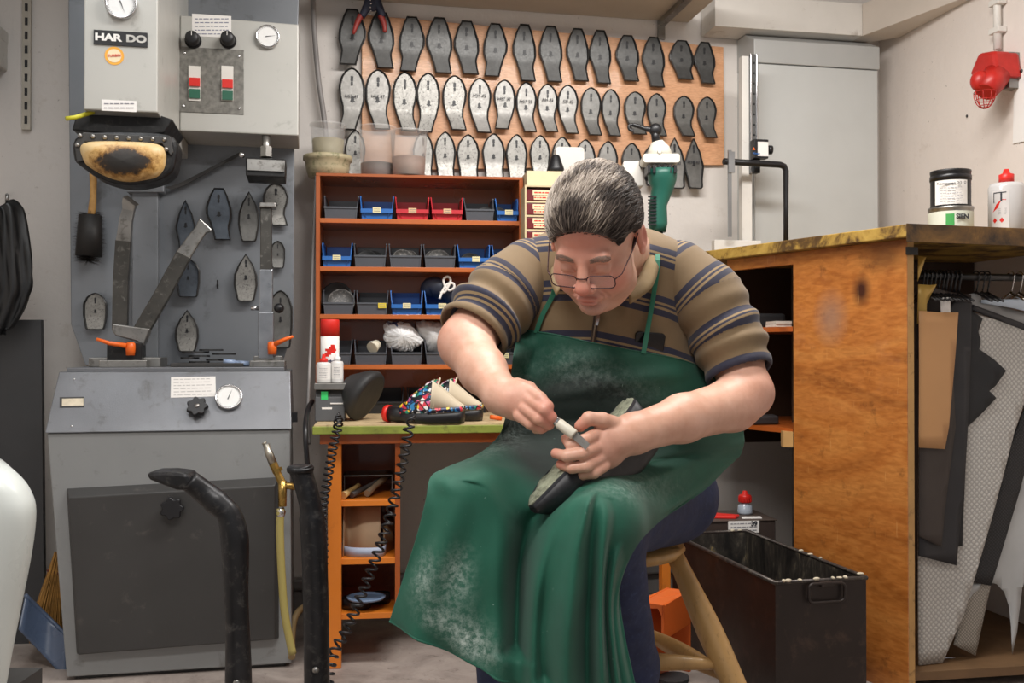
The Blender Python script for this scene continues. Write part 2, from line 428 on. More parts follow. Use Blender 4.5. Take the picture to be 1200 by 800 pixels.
row3 = [(404, 429, 152, 206), (484, 509, 154, 210), (509, 535, 154, 210), (535, 563, 157, 210), (565, 593, 156, 210), (593, 619, 157, 212), (621, 646, 158, 210), (647, 672, 160, 212), (674, 699, 163, 213), (701, 725, 165, 215), (729, 753, 167, 216), (754, 778, 168, 218), (778, 804, 161, 221), (802, 825, 162, 221)]
for i, q in enumerate(row1):
    plate(LB, 'octagon', *q, -.022, m_pl_top, 'dark octagonal metal sole plate, %s from left in the top row' % ORD[i], 'octagonal sole plates in the top row', flip=i in (0, 2, 5), bend=.045)
for i, q in enumerate(row2):
    plate(LB, 'round', *q, -.022, m_pl_spot if i in (2, 3, 4) else m_pl_lite if i < 10 else m_pl_dark, 'round toed metal sole plate, %s from left in the middle row' % ORD[i], 'round sole plates in the middle row', flip=i in (0, 3, 6, 9 if 0 else 99), bend=.085)
for i, q in enumerate(row3):
    dm = i >= 12
    lab = 'pointed diamond shaped sole plate, the %s of two at the bottom right of the board' % ('lighter' if i == 12 else 'darker') if dm else 'oval metal sole plate, %s from left in the bottom row' % ORD[i]
    plate(LB, 'diamond' if dm else 'oval', *q, -.022, m_pl_lite if i in (4, 8, 9, 12) else m_pl_dark if i in (10, 11, 13) else m_pl_spot, lab, 'sole plates in the bottom row', bend=.05)
# stamped numbers on a few plates
for px, py, s_ in ((791, 191, 'H57 43'), (813, 190, 'H57 42'), (616.5, 119, 'H57 39'), (642, 117, 'AH 43'), (666, 119, 'CB 43'), (412, 113, 'H57 47'), (443, 113, 'H57 47'), (591, 116, 'H57 39'), (562, 112, 'H57 43')):
    p = LB.p(px, py, -.0228); o = text(s_, 'stamped_number', .017, LB.w(p), (R(90), 0, LB.a), m_ink, None)
    for q in COL.objects:
        if q.name.startswith('sole_plate') and abs((q.location - o.location).x) < .03 and -.2 < (q.location - o.location).z < 0:
            o.parent = q; o.matrix_parent_inverse = (Matrix.LocRotScale(q.location, q.rotation_euler, q.scale)).inverted(); break
# bundle of coloured cord pliers hanging at the top left of the board
t = thing('hanging_pliers', 'dark blue pliers with red grips hanging over the top left sole plates', 'pliers'); WA.place(t)
mb = MB(); f = lambda x, y: WA.p(x, y, -.085)
mb.tube(spline([f(436, -4), f(430, 8), f(424, 20)], 5), [.014, .022, .02, .018, .018, .016, .016, .014, .014, .012, .012], 10)
mb.tube(spline([f(438, -4), f(444, 8), f(449, 20)], 5), [.014, .022, .02, .018, .018, .016, .016, .014, .014, .012, .012], 10)
mb.ell(f(436, 4), (.03, .018, .03)); mb.build('head', M('navy_grip', '23283c', .5), t)
mb = MB(); mb.tube(spline([f(423, 18), f(418, 28), f(414, 40)], 4), [.012, .012, .011, .011, .010, .009, .008, .007, .004], 8); mb.build('grip', M('dull_red_grip', '8f2c25', .5), t)
mb = MB(); mb.tube(spline([f(446, 18), f(450, 28), f(451, 38)], 4), [.012, .012, .011, .011, .010, .009, .009, .008, .006], 8); mb.build('grip', M('dull_red_grip', '8f2c25', .5), t)
mb = MB()
for k in range(5): mb.ell(WA.p(434 + (k % 2) * .6, 0 + k * 4.3, -.107), (.0035,) * 3, 8, 6)
mb.build('bead_chain', m_chrome, t)
# ---------------- sole press machine ----------------
MF = Fr(200, 2.94, 11.5)
m_hammer = M('grey_hammer_paint', '8b8d8d', .42, .15, var=.06, vs=4, dirt='6a6967', dirt_amt=.12, bump=.06, bs=160)
m_panelgrey = M('blue_grey_sheet', '7b7f84', .36, .25, var=.08, vs=3, dirt='5f6164', dirt_amt=.2, bump=.03)
m_boxgrey = M('light_hammer_paint', 'b5b4ae', .4, .15, var=.04, vs=4, dirt='8d8b85', dirt_amt=.1, bump=.05, bs=160)
m_console = M('console_steel', '76787c', .36, .4, var=.12, vs=5, dirt='5d5c5b', dirt_amt=.3, bump=.12, bs=260)
m_dark = M('dark_sheet', '3b3a39', .45, .1, var=.08, vs=5, dirt='55524e', dirt_amt=.12)
m_glass = NT('dial_glass'); m_glass.b.inputs['Base Color'].default_value = (.9, .93, .95, 1); m_glass.b.inputs['Roughness'].default_value = .15; m_glass = m_glass.m
t = press = thing('sole_press_machine', 'tall grey sole pressing machine with dials, switches and yellow pad', 'machine'); MF.place(t)
f = lambda x, y, d=0: MF.p(x, y, d)
def seg(mb, pts, d, y1=None, n=0):   # polygon from pixels at depth d
    c = [f(x, y, d) for x, y in pts]; mb.prism([(p.x, p.z) for p in c], d, y1)
# base cabinet: slightly tapered to the floor
a, b, c, e = f(55, 512), f(340, 503), f(342, 785), f(78, 797)
D = .42
mb = MB(); mb.hexa([(e.x, 0, .012), (c.x, 0, .012), (b.x, 0, b.z), (a.x, 0, b.z), (e.x, D, .012), (c.x, D, .012), (b.x, D, b.z), (a.x, D, b.z)])
mb.build('cabinet', m_hammer, t, bevel=.004)
mb = MB(); mb.box(e.x + .02, c.x - .02, .02, D - .02, 0, .012); mb.build('base_plinth', m_dark, t)
# sloping console
zt = f(200, 435, .09).z
mb = MB(); mb.hexa([(a.x - .004, -.008, b.z + .001), (b.x + .004, -.008, b.z + .001), (b.x - .002, .085, zt), (a.x + .012, .085, zt), (a.x - .004, D, b.z + .001), (b.x + .004, D, b.z + .001), (b.x - .002, D, zt), (a.x + .012, D, zt)])
mb.build('console', m_console, t, bevel=.003)
def onc(px, py, lift=0):   # point on the sloping console face
    dl = 0
    for _ in range(6):
        p = f(px, py, dl); dl = -.008 + .093 * (p.z - b.z) / (zt - b.z)
    n = Vector((0, -(zt - b.z), .093)).normalized()
    return p + n * lift
cn = Vector((0, -(zt - b.z), .093)).normalized(); CROT = (math.atan2(zt - b.z, .093), 0, 0)
def star_knob(c, n, r, nm='star_knob', cap=m_steel):
    mb = MB(); N = 42; q = Vector((0, 0, 1)).rotation_difference(Vector(n)); L = []
    for z, k in ((0, .55), (.35, .6), (.38, .93), (.5, 1), (.85, 1), (1, .9)):
        L.append([Vector(c) + q @ Vector(((r * k * (1 + .13 * math.cos(7 * 2 * math.pi * j / N))) * math.cos(2 * math.pi * j / N), r * k * (1 + .13 * math.cos(7 * 2 * math.pi * j / N)) * math.sin(2 * math.pi * j / N), z * r * 1.1)) for j in range(N)])
    for A, B in zip(L, L[1:]): mb.add(A + B, [(j, (j + 1) % N, N + (j + 1) % N, N + j) for j in range(N)], True)
    mb.add(L[-1], [tuple(range(N))], False)
    o = mb.build(nm, m_black, press)
    if cap:
        m2 = MB(); m2.lathe([(0, r * 1.18), (r * .22, r * 1.18), (r * .26, r * 1.1)], c, n, 16); m2.build('knob_screw', cap, o)
    return o
def gauge(c, n, r, needle):
    mb = MB(); mb.lathe([(r * 1.0, 0), (r * 1.03, r * .35), (r * 1.0, r * .45), (r * .9, r * .45), (r * .88, r * .34)], c, n, 40, cap=False)
    g = mb.build('pressure_gauge', m_chrome, press)
    mb = MB(); mb.lathe([(r * .95, 0), (r * .9, r * .33)], c, n, 40)
    mb.build('dial', M('dial_white', 'e6e6e4', .3, var=.02), g)
    q = Vector((0, 0, 1)).rotation_difference(Vector(n)); mb = MB()
    c = Vector(c); o_ = lambda x, y, z=.36: c + q @ Vector((x * r, y * r, z * r))
    A = R(needle); dx, dy = math.cos(A), math.sin(A)
    mb.add([o_(-.2 * dx - .04 * dy, -.2 * dy + .04 * dx), o_(-.2 * dx + .04 * dy, -.2 * dy - .04 * dx), o_(.7 * dx, .7 * dy)], [(0, 1, 2)])
    for k in range(25):
        B = R(-135 + 270 * k / 24 + 0); ux, uy = math.cos(B + math.pi / 2), math.sin(B + math.pi / 2); w = .012
        a0, a1 = .78, .86
        mb.add([o_(ux * a0 - uy * w, uy * a0 + ux * w), o_(ux * a0 + uy * w, uy * a0 - ux * w), o_(ux * a1 + uy * w, uy * a1 - ux * w), o_(ux * a1 - uy * w, uy * a1 + ux * w)], [(0, 1, 2, 3)])
    mb.build('needle', m_ink, g)
    return g
gauge(onc(268.5, 467), cn, .040, 70)
star_knob(onc(232, 480), cn, .029)
def label_on(pts, m=m_paper, nm='label', d=.0008):
    mb = MB(); mb.add(pts, [(0, 1, 2, 3)]); return mb.build(nm, m, press, solid=.0008)
lb_ = label_on([onc(200, 466, .001), onc(253, 464.5, .001), onc(252.5, 441, .001), onc(200.5, 442, .001)])
def lines(o, pts, n, m=None, w=.5, nm='print', fr=None):
    """rows of small printed words between four corners (bl, br, tr, tl)"""
    bl, br_, tr, tl = [Vector(p) for p in pts]; nn = (br_ - bl).cross(tl - bl).normalized() * .0007; mb = MB(); rnd = random.Random(n * 7 + int(abs(bl.x) * 1e4))
    for i in range(n):
        v = (i + .5) / n; h = .5 / n * w; u = .05
        while u < .9:
            L_ = rnd.uniform(.05, .16); e_ = min(.95, u + L_)
            q = lambda a_, b_: bl.lerp(br_, a_).lerp(tl.lerp(tr, a_), b_) + nn
            mb.add([q(u, v - h * .5), q(e_, v - h * .5), q(e_, v + h * .5), q(u, v + h * .5)], [(0, 1, 2, 3)])
            u = e_ + .03
    return mb.build(nm, m or M('label_print', '85848a', .8, var=.05), o)
m_faint = M('faint_print', 'b9b6b4', .8, var=.05)
lines(lb_, [onc(201, 465, .001), onc(252, 463.5, .001), onc(252, 442, .001), onc(201, 443, .001)], 6, m_faint)
# level window
mb = MB(); mb.add([onc(70, 477.5, .001), onc(99, 477, .001), onc(99, 465, .001), onc(70, 465.5, .001)], [(0, 1, 2, 3)])
lw = mb.build('level_window', m_dark, press, solid=.002)
mb = MB(); mb.add([onc(73, 476, .003), onc(98, 475.5, .003), onc(98, 467, .003), onc(73, 467.5, .003)], [(0, 1, 2, 3)])
mb.build('pane', M('yellowed_glass', 'd8cdb6', .2, var=.15, vs=40), lw, solid=.001)
mb = MB()
for x, y in ((87, 444), (84, 499)):
    mb = MB(); mb.lathe([(0, .002), (.003, .0015), (.0035, 0)], onc(x, y), cn, 12); mb.build('console_screw', m_chrome, press)
# door panel
mb = MB(); p1, p2, p3, p4 = f(80, 583, -.03), f(322, 569, -.03), f(322, 749, -.03), f(92, 767, -.03)
q1, q2, q3, q4 = f(80, 575, -.03), f(323, 566, -.03), f(323, 749, -.03), f(90, 767, -.03)
mb.hexa([(p4.x, -.03, p4.z), (p3.x, -.03, p3.z), (p2.x, -.03, p2.z), (p1.x, -.03, p1.z), (p4.x - .012, 0, p4.z - .005), (p3.x + .012, 0, p3.z - .005), (p2.x + .012, 0, p2.z + .024), (p1.x - .012, 0, p1.z + .024)])
mb.build('door', m_dark, press, bevel=.003)
k = star_knob(f(203, 594, -.03), (0, -1, 0), .031, cap=None)
# deck with rails
mb = MB(); mb.box(a.x + .03, b.x - .02, .1, D, zt, zt + .012)
mb.build('deck', m_console, t, bevel=.002)
zd = zt + .012
# back panel
pa = f(83, 60, D)
mb = MB(); seg(mb, [(100, 428), (83, 380), (80, 36), (80, -60), (352, -60), (345, 170), (344, 385), (330, 428)], D, D + .03)
mb.build('back_panel', m_panelgrey, t, bevel=.003)
mb = MB(); seg(mb, [(155, 428), (155, 205), (185, 205), (185, 428)], D - .04, D); seg(mb, [(148, 225), (148, 205), (192, 205), (192, 225)], D - .06, D)
mb.build('column', m_panelgrey, t, bevel=.003)
# head housing
h0, h1 = -.25, .20
A = f(97, 128, h0); B = f(185, 132, h0); xl, xr = f(98, 60, h0).x, f(185, 60, h0).x
mb = MB(); mb.box(xl, xr, h0, D, A.z, 2.35)
mb.build('head_housing', m_boxgrey, t, bevel=.004)
gauge(f(143, 6, h0), (0, -1, 0), .041, -70)
def rect(x0, y0, x1, y1, d, th=.001, m=m_paper, nm='label', par=None, bev=0):
    p, q = f(x0, y1, d), f(x1, y0, d); mb = MB(); mb.box(p.x, q.x, d - th, d, p.z, q.z)
    return mb.build(nm, m, par or press, bevel=bev)
pq = f(141.5, 45.5, h0)
pl = rect(110, 39, 173, 52, h0, .004, m_black, 'name_plate')
text('HAR', 'lettering', .026, (f(127, 45.5, h0).x, h0 - .0045, pq.z), FACE, m_paper, pl, sx=1.3, bold=.0012)
text('DO', 'lettering', .026, (f(160, 45.5, h0).x, h0 - .0045, pq.z), FACE, M('worn_letter', 'b9b7b2', .7, var=.3, vs=60), pl, sx=1.3, bold=.0012)
mb = MB(); cc = f(134, 65.5, h0)
mb.lathe([(.025, 0), (.025, .001)], cc, (0, -1, 0), 32); st = mb.build('sticker', M('sticker_orange', 'e9a83e', .6, var=.1), press)
mb = MB(); mb.lathe([(.0185, .0012), (.0185, .0015)], cc, (0, -1, 0), 32); mb.build('sticker_centre', M('sticker_cream', 'ead9b4', .6, var=.1), st)
text('TURBIN', 'lettering', .010, (cc.x, h0 - .0025, cc.z), (R(90), R(-6), 0), m_redp, st)
l2 = rect(119, 118.5, 160, 129.5, h0); lines(l2, [f(120, 129, h0 - .001), f(159, 129, h0 - .001), f(159, 119, h0 - .001), f(120, 119, h0 - .001)], 2)
def curved(x0, x1, z0, z1, r_, m, nm, par):
    rows = [[(r_ * math.sin(x0 / r_ + (x1 - x0) / r_ * j / 8), -r_ * math.cos(x0 / r_ + (x1 - x0) / r_ * j / 8), z) for j in range(9)] for z in (z0, z1)]; mb = MB(); mb.grid(rows); return mb.build(nm, m, par)
# dark underside of the head with oil hose, and the pad
mb = MB(); seg(mb, [(84, 152), (90, 132), (185, 134), (203, 140), (192, 156), (150, 160)], h0 + .06, h0 + .30)
mb.build('head_underside', m_blackmetal, t, bevel=.004)
mb = MB(); mb.tube([f(77, 139, h0), f(88, 137.5, h0 + .01), f(110, 131, h0 + .03)], .006, 10); mb.build('air_hose', M('yellow_green_hose', 'b9b32a', .5), t)
pd = h0 + .0
outl = [(92, 158), (86, 184), (97, 196), (118, 209), (145, 216), (172, 214), (195, 206), (205, 192), (203, 160), (150, 154)]
cw = [f(x, y, pd) for x, y in spline([Vector((x, y, 0)) for x, y in outl], 5, True) for x, y in [(x, y)]] if 0 else [f(v.x, v.y, pd) for v in spline([Vector((x, y, 0)) for x, y in outl], 5, True)]
mb = MB(); mb.prism([(p.x, p.z) for p in cw], pd, pd + .11)
cush = mb.build('pressure_head', m_blackmetal, t, bevel=.01)
n = NT('scorched_rubber'); v = n.coord('Object'); mp = n.node('ShaderNodeMapping'); 
cc = f(147, 191, pd - .02); n.link(n.node('ShaderNodeTexCoord').outputs['Object'], mp.inputs[0])
mp.inputs['Location'].default_value = (-cc.x * 8.5, -(pd - .02) * 1, -cc.z * 17); mp.inputs['Scale'].default_value = (8.5, 1, 17)
ln = n.node('ShaderNodeVectorMath', operation='LENGTH'); n.link(mp.outputs[0], ln.inputs[0])
r_ = n.math('ADD', ln.outputs['Value'], n.math('MULTIPLY', n.math('SUBTRACT', n.noise(v, 45, 6, .7), .5), .8))
cl_ = n.ramp(r_, [(.30, srgb('17120d')), (.52, srgb('2a1d10')), (.62, srgb('8a6128')), (.78, srgb('c9a264')), (.95, srgb('d3b684'))])
n.link(cl_, n.b.inputs['Base Color']); n.b.inputs['Roughness'].default_value = .45; n.bump(n.noise(v, 60, 6), .3)
pts = [(99, 169), (98, 188), (108, 198), (127, 208), (148, 213), (170, 211), (186, 206), (194, 192), (191, 172), (150, 167)]
mb = MB(); ou = [f(v_.x, v_.y, pd) for v_ in spline([Vector((x, y, 0)) for x, y in pts], 6, True)]
cx = sum(p.x for p in ou) / len(ou); cz = sum(p.z for p in ou) / len(ou); N = len(ou); rg = []
for k, yy in ((1, 0), (.97, -.022), (.85, -.036), (.6, -.045), (.3, -.049), (.02, -.05)):
    rg.append([(cx + (p.x - cx) * k, pd + yy, cz + (p.z - cz) * k) for p in ou])
for A_, B_ in zip(rg, rg[1:]): mb.add(A_ + B_, [(j, (j + 1) % N, N + (j + 1) % N, N + j) for j in range(N)], True)
mb.build('rubber_pad', n.m, cush)
mb = MB(); seg(mb, [(90, 190), (87, 168), (97, 155), (200, 160), (203, 178), (200, 182), (190, 168), (99, 166), (98, 188)], pd - .012, pd)
mb.build('clamp_frame', m_dark, cush, bevel=.002)
for x, y in [(94, 159), (109, 160), (123, 161), (137, 161.5), (151, 162), (165, 162.5), (179, 163), (193, 163.5), (91, 170), (195, 175)]:
    mb = MB(); mb.lathe([(.0065, 0), (.0065, .005), (.0035, .008), (0, .0085)], f(x, y, pd - .012), (0, -1, 0), 6); mb.build('bolt', m_steel, cush)
# control box
mb = MB(); cb0 = .20; p1 = f(206, 16, cb0); p2 = f(350, 28, cb0); zb = f(280, 156, cb0).z
mb.hexa([(xr + .001, cb0, zb), (p2.x, cb0, zb), (p2.x, cb0, (p1.z + p2.z) / 2 - .005), (xr + .001, cb0, (p1.z + p2.z) / 2), (xr + .001, D, zb), (p2.x, D, zb), (p2.x, D, (p1.z + p2.z) / 2), (xr + .001, D, (p1.z + p2.z) / 2)])
mb.build('control_box', m_boxgrey, t, bevel=.004)
gauge(f(314, 44, cb0), (0, -1, 0), .037, 10)
l3_ = rect(225, 19, 271, 42, cb0); lines(l3_, [f(226, 42, cb0 - .001), f(270, 42, cb0 - .001), f(270, 20, cb0 - .001), f(226, 20, cb0 - .001)], 5, M('blue_print', '7c7f90', .8))
for x in (226.5, 267.5):
    mb = MB(); mb.lathe([(.026, 0), (.026, .006), (.019, .010), (.022, .016), (.020, .044), (.016, .047), (0, .047)], f(x, 48, cb0), (0, -1, 0), 24); kb = mb.build('rotary_knob', m_black, press)
    mb = MB(); mb.box(f(x, 48, cb0).x - .001, f(x, 48, cb0).x + .001, cb0 - .048, cb0 - .046, f(x, 48, cb0).z + .004, f(x, 48, cb0).z + .018); mb.build('pointer', m_paper, kb)
sp = rect(208, 59, 286, 131, cb0, .003, M('speckled_plate', '77756f', .5, .3, var=.35, vs=60), 'switch_plate', bev=.0015)
for x, y in ((216, 62), (280, 66), (215, 124), (280, 127)):
    mb = MB(); mb.lathe([(.005, 0), (.004, .002), (0, .0025)], f(x, y, cb0 - .003), (0, -1, 0), 12); mb.build('screw', m_chrome, sp)
for x in (228, 266.5):
    sw = rect(x - 7, 78, x + 7, 118, cb0 - .003, .004, m_white, 'switch'); yy = 2.0 if x > 240 else 0
    rect(x - 6, 92 + yy, x + 6.5, 101 + yy, cb0 - .007, .008, m_redp, 'red_button', sw)
    rect(x - 6, 105 + yy, x + 6.5, 115 + yy, cb0 - .007, .006, M('green_button', '27624c', .4), 'green_button', sw)
# hook press under the control box
mb = MB(); seg(mb, [(288, 184), (288, 206), (334, 208), (335, 186)], .16, .30)
hk = mb.build('press_block', m_blackmetal, t, bevel=.004)
mb = MB(); seg(mb, [(290, 186), (290, 199), (333, 201), (334, 188)], .152, .16); mb.build('polished_face', m_steel, hk)
mb = MB(); mb.cyl(f(312, 158, .22), f(312, 186, .22), .014); mb.cyl(f(312, 172, .2), f(312, 184, .2), .02, n=6, smooth=False); mb.build('spindle', m_steel, t)
mb = MB(); mb.lathe([(.009, 0), (.009, .01), (0, .012)], f(284, 182, .17), (-.4, -1, 0), 16); mb.build('side_bolt', m_chrome, t)
mb = MB(); seg(mb, [(192, 219), (201, 222), (216, 217), (282, 181), (283, 177), (214, 213), (200, 218)], D - .03, D - .022); mb.build('curved_rod', m_dark, t)
# left jack: two arms in a V on a clamp block
def bar(pts, w, th, nm, m, par=None, bev=.003):
    """flat bar that follows pixels+depth points; w in metres"""
    P3 = [f(*q) for q in pts]; L = []
    for i, p in enumerate(P3):
        d_ = (P3[min(i + 1, len(P3) - 1)] - P3[max(i - 1, 0)]).normalized(); s_ = Vector((0, 1, 0)).cross(d_).normalized()
        ww = w[i] if isinstance(w, (list, tuple)) else w
        nn = s_.cross(d_).normalized()
        L.append([p - s_ * ww / 2 - nn * th / 2, p + s_ * ww / 2 - nn * th / 2, p + s_ * ww / 2 + nn * th / 2, p - s_ * ww / 2 + nn * th / 2])
    mb = MB()
    for A_, B_ in zip(L, L[1:]): mb.add(A_ + B_, [(j, (j + 1) % 4, 4 + (j + 1) % 4, 4 + j) for j in range(4)], False)
    mb.add(L[0], [(0, 1, 2, 3)]); mb.add(L[-1], [(3, 2, 1, 0)])
    return mb.build(nm, m, par or press, bevel=bev)
m_arm = M('worn_dark_steel', '55534f', .35, .8, var=.2, vs=14, dirt='8d8a84', dirt_amt=.3, bump=.05)
ja = bar([(141, 388, .20), (142, 330, .20), (145, 282, .20)], .046, .03, 'upright_arm', m_arm)
bar([(145, 284, .20), (148, 258, .19), (151, 246, .19), (152, 238, .185), (154, 235, .18)], [.044, .038, .035, .042, .048], .028, 'arm_tip', m_steel, ja)
jb = bar([(163, 392, .20), (190, 346, .20), (216, 298, .20)], .048, .03, 'slanted_arm', m_arm)
bar([(214, 301, .20), (228, 280, .20), (236, 269, .2), (242, 263, .2)], [.046, .040, .038, .055], .028, 'arm_tip', m_steel, jb)
mb = MB(); seg(mb, [(131, 387), (132, 379), (176, 385), (168, 405), (160, 400), (135, 393)], .175, .225); mb.build('arm_yoke', m_steel, t, bevel=.004)
mb = MB(); zb1 = zd
p = f(125, 420, .16).x; q = f(166, 420, .16).x
mb.box(p, q, .16, .24, zd + .02, f(150, 401, .16).z); mb.build('clamp_block', m_blackmetal, t, bevel=.003)
mb = MB(); p = f(116, 420, .13).x; q = f(172, 420, .13).x; mb.box(p, q, .13, .27, zd, zd + .022); mb.box(p - .045, q + .03, .2, .36, zd, zd + .03)
mb.build('slide_rail', m_steel, t, bevel=.002)
m_or = M('orange_lever_plastic', 'ee6a1e', .38, var=.05)
def lever(pts, hub, nm='clamp_lever'):
    mb = MB(); P3 = [f(*q) for q in pts]; mb.tube(P3, [.006 + .005 * i / (len(P3) - 1) for i in range(len(P3))], 8, sq=(1, .8))
    c_ = f(*hub); mb.lathe([(.013, -.022), (.015, 0), (.014, .015), (.009, .019), (0, .019)], c_, (0, 0, 1), 18)
    return mb.build(nm, m_or, press)
lever([(113, 397, .12), (128, 402, .13), (148, 405, .14)], (153, 408, .145))
# right jack: square post
bar([(312, 368, .16), (312, 316, .16)], .042, .042, 'square_post', M('galvanised_post', '8f9297', .32, .8, var=.15, vs=20, bump=.1))
bar([(312, 420, .16), (312, 366, .16)], .048, .048, 'post_sleeve', M('galvanised_post', '8f', .3))
bar([(312, 318, .16), (312, 244, .16)], .036, .036, 'post_upper', m_arm)
mb = MB(); seg(mb, [(303, 243), (304, 237), (323, 237), (324, 243)], .13, .19); mb.build('post_head', m_steel, t, bevel=.004)
mb = MB(); mb.cyl(f(294, 361, .16), f(303, 361, .16), .007); mb.build('side_pin', m_chrome, t)
mb = MB(); mb.ell(f(327, 361, .15), (.016,) * 3); mb.build('ball_knob', m_black, t)
mb = MB(); p = f(293, 425, .12).x; q = f(334, 425, .12).x; mb.box(p, q, .12, .26, zd, zd + .02); mb.box(p + .01, q - .01, .14, .24, zd + .02, zd + .035); mb.build('slide_rail', m_steel, t, bevel=.002)
lever([(343, 394, .11), (333, 398, .12), (322, 403, .125)], (319, 407, .13))
# side details at the right of the console
mb = MB(); mb.box(b.x, b.x + .02, .1, .16, f(340, 505).z + .02, f(340, 505).z + .05); mb.build('side_latch', m_black, t)

# sole plates that hang on the machine panel
PD = D - .028
pl_ = [('diamond', 205, 229, 234, 293, m_pl_blue, 'pointed slate grey plate hanging behind the tip of the slanted arm'),
       ('octagon', 241, 272, 220, 281, m_pl_blue, 'dark blue grey plate on the panel, right of the slanted arm tip'),
       ('blade', 279, 304, 224, 283, m_pl_dark, 'dark pointed plate on the panel just left of the square post'),
       ('heel', 206, 234, 303, 348, m_pl_blue, 'grey plate hanging below the pointed one behind the slanted arm'),
       ('blade', 274, 302, 297, 353, m_pl_spot, 'shiny engraved pointed plate hanging left of the post sleeve'),
       ('blade', 205, 233, 363, 412, m_pl_spot, 'shiny engraved pointed plate hanging lowest, just above the deck'),
       ('heel', 97, 125, 343, 386, m_pl_spot, 'small rounded plate alone at the lower left of the panel'),
       ('round', 308, 338, 214, 264, m_pl_spot, 'oval plate with bright rim behind the top of the square post'),
       ('heel', 317, 334, 282, 314, m_pl_dark, 'half hidden small plate right of the square post'),
       ('heel', 314, 343, 340, 408, m_pl_dark, 'large dark plate behind the black ball knob')]
for k, x0, x1, y0, y1, m, lab in pl_:
    plate(MF, k, x0, x1, y0, y1, PD, m, lab, 'sole plates on the machine panel', bend=.03)
mb = MB(); mb.cyl(f(255, 333, D - .03), f(255, 333, D), .003, n=8); mb.cyl(f(255, 328, D - .03), f(255, 338, D - .03), .003, n=8); mb.build('panel_hook', m_black, press)
# tools lying on the deck
td = thing('tool_heap', 'dark rubber pads heaped on the machine deck beside the post', 'rubber pads'); MF.place(td)
mb = MB(); x0, x1 = f(212, 420, .2).x, f(284, 420, .2).x
mb.box(x0 - .03, x1 + .005, .18, .34, zd, zd + .012); mb.build('tray', m_dark, td, bevel=.002)
mb = MB(); rnd = random.Random(3)
for k in range(7):
    cx, a_ = rnd.uniform(x0 + .02, x1 - .04), rnd.uniform(-.5, .5); r0 = rnd.uniform(.025, .045); zz = zd + .012 + .0065 * k
    mb.prism([(cx + r0 * math.cos(u_ + a_), .25 + r0 * .8 * math.sin(u_ + a_)) for u_ in [math.pi * j / 5 for j in range(10)]], zz, zz + .0055, 'z')
mb.build('rubber_pads', M('old_rubber', '2b2b2c', .7, var=.2), td)
o = MB(); o.tube([f(262, 425, .2), f(276, 427, .2)], .009, 10); o.tube([f(276, 427, .2), f(292, 428, .2)], .0085, 10)
q = o.build('glue_tube', M('clear_blue_tube', '93a6c4', .25, var=.3, vs=60)); MF.place(q); tag(q, 'small bluish tube lying on the machine deck left of the post', 'tube'); q.location.z += -(min(v_.co.z for v_ in q.data.vertices) - zd - .001)
# hanging brush
t = thing('hanging_brush', 'black bristle brush with wooden handle hanging under the pressing pad', 'brush'); MF.place(t)
g = lambda x, y: f(x, y, PD - .03)
mb = MB(); mb.tube(spline([g(109, 196), g(109.5, 215), g(109, 235), g(107, 252)], 4), [.010, .011, .012, .0115, .011, .0105, .010, .0105, .011, .0115, .012, .012, .012], 12)
mb.build('handle', wood('brush_wood', 'a8793d', 'c0914f', 'cfa362', (1, 1, 1), .5), t)
mb = MB(); rnd = random.Random(5)
mb.tube([g(106, 252), g(104, 300)], [.036, .042], 14)
for k in range(1500):
    v_ = rnd.random(); c_ = g(106, 250).lerp(g(103, 306), v_); a_ = rnd.uniform(0, 2 * math.pi); rr = rnd.uniform(.046, .060) * (1 - .25 * abs(v_ - .5))
    e_ = c_ + Vector((math.cos(a_) * rr, math.sin(a_) * rr * .6, rnd.uniform(-.02, .012)))
    s_ = Vector((rnd.uniform(-1, 1), rnd.uniform(-1, 1), rnd.uniform(-1, 1))).normalized() * .0018
    mb.add([c_ - s_, c_ + s_, e_], [(0, 1, 2)])
mb.build('bristles', M('black_bristle', '1c1917', .6, var=.3), t)

# ---------------- foreground black jack posts ----------------
m_jack = M('worn_black_iron', '202022', .38, .4, var=.35, vs=16, dirt='4a4846', dirt_amt=.45, bump=.15, bs=90)
JF = Fr(240, 1.95, 0)
t = thing('shoe_stand', 'black bent iron last post with flat tip in front of the machine', 'last stand'); JF.place(t)
g = lambda x, y, d=0: JF.p(x, y, d)
ctr = [g(222, 563, -.01), g(240, 577), g(256, 590), g(268, 602), g(274, 622), g(276, 650), g(277, 700), g(279, 760), g(280, 840), g(281, 900)]
C_ = spline(ctr, 5); n_ = len(C_)
mb = MB(); mb.tube(C_, [.0255 + .002 * math.sin(i * .35) if i > 8 else .021 + i * .0004 for i in range(n_)], 16); mb.build('post', m_jack, t)
mb = MB(); tp = [(176, 553), (181, 560), (196, 566), (212, 572), (226, 573), (230, 562), (225, 552), (205, 549.5), (186, 550)]
c_ = [g(x, y) for x, y in tp]; mb.prism([(p.x, p.z) for p in c_], -.03, .03); mb.build('last_tip', m_jack, t, bevel=.008)
mb = MB(); bb = C_[-1]; mb.cyl((bb.x, bb.y, 0), (bb.x, bb.y, bb.z + .01), .024, n=20); mb.lathe([(.12, 0), (.12, .012), (.05, .02), (.03, .05)], (bb.x, bb.y, 0), n=32); mb.build('foot_plate', m_jack, t)
mb = MB(); w_ = g(281, 795); mb.lathe([(.008, 0), (.006, .004), (0, .005)], (w_.x, -.022, w_.z), (0, -1, 0), 14); mb.build('bolt', m_steel, t)
JF2 = Fr(365, 2.25, 0)
t = thing('shoe_stand', 'straight black iron last post beside the orange bench leg', 'last stand'); JF2.place(t)
g2 = lambda x, y, d=0: JF2.p(x, y, d)
C_ = spline([g2(352, 548), g2(356, 562), g2(361, 580), g2(365, 600), g2(368, 640), g2(370, 700), g2(371, 760), g2(372, 860)], 5)
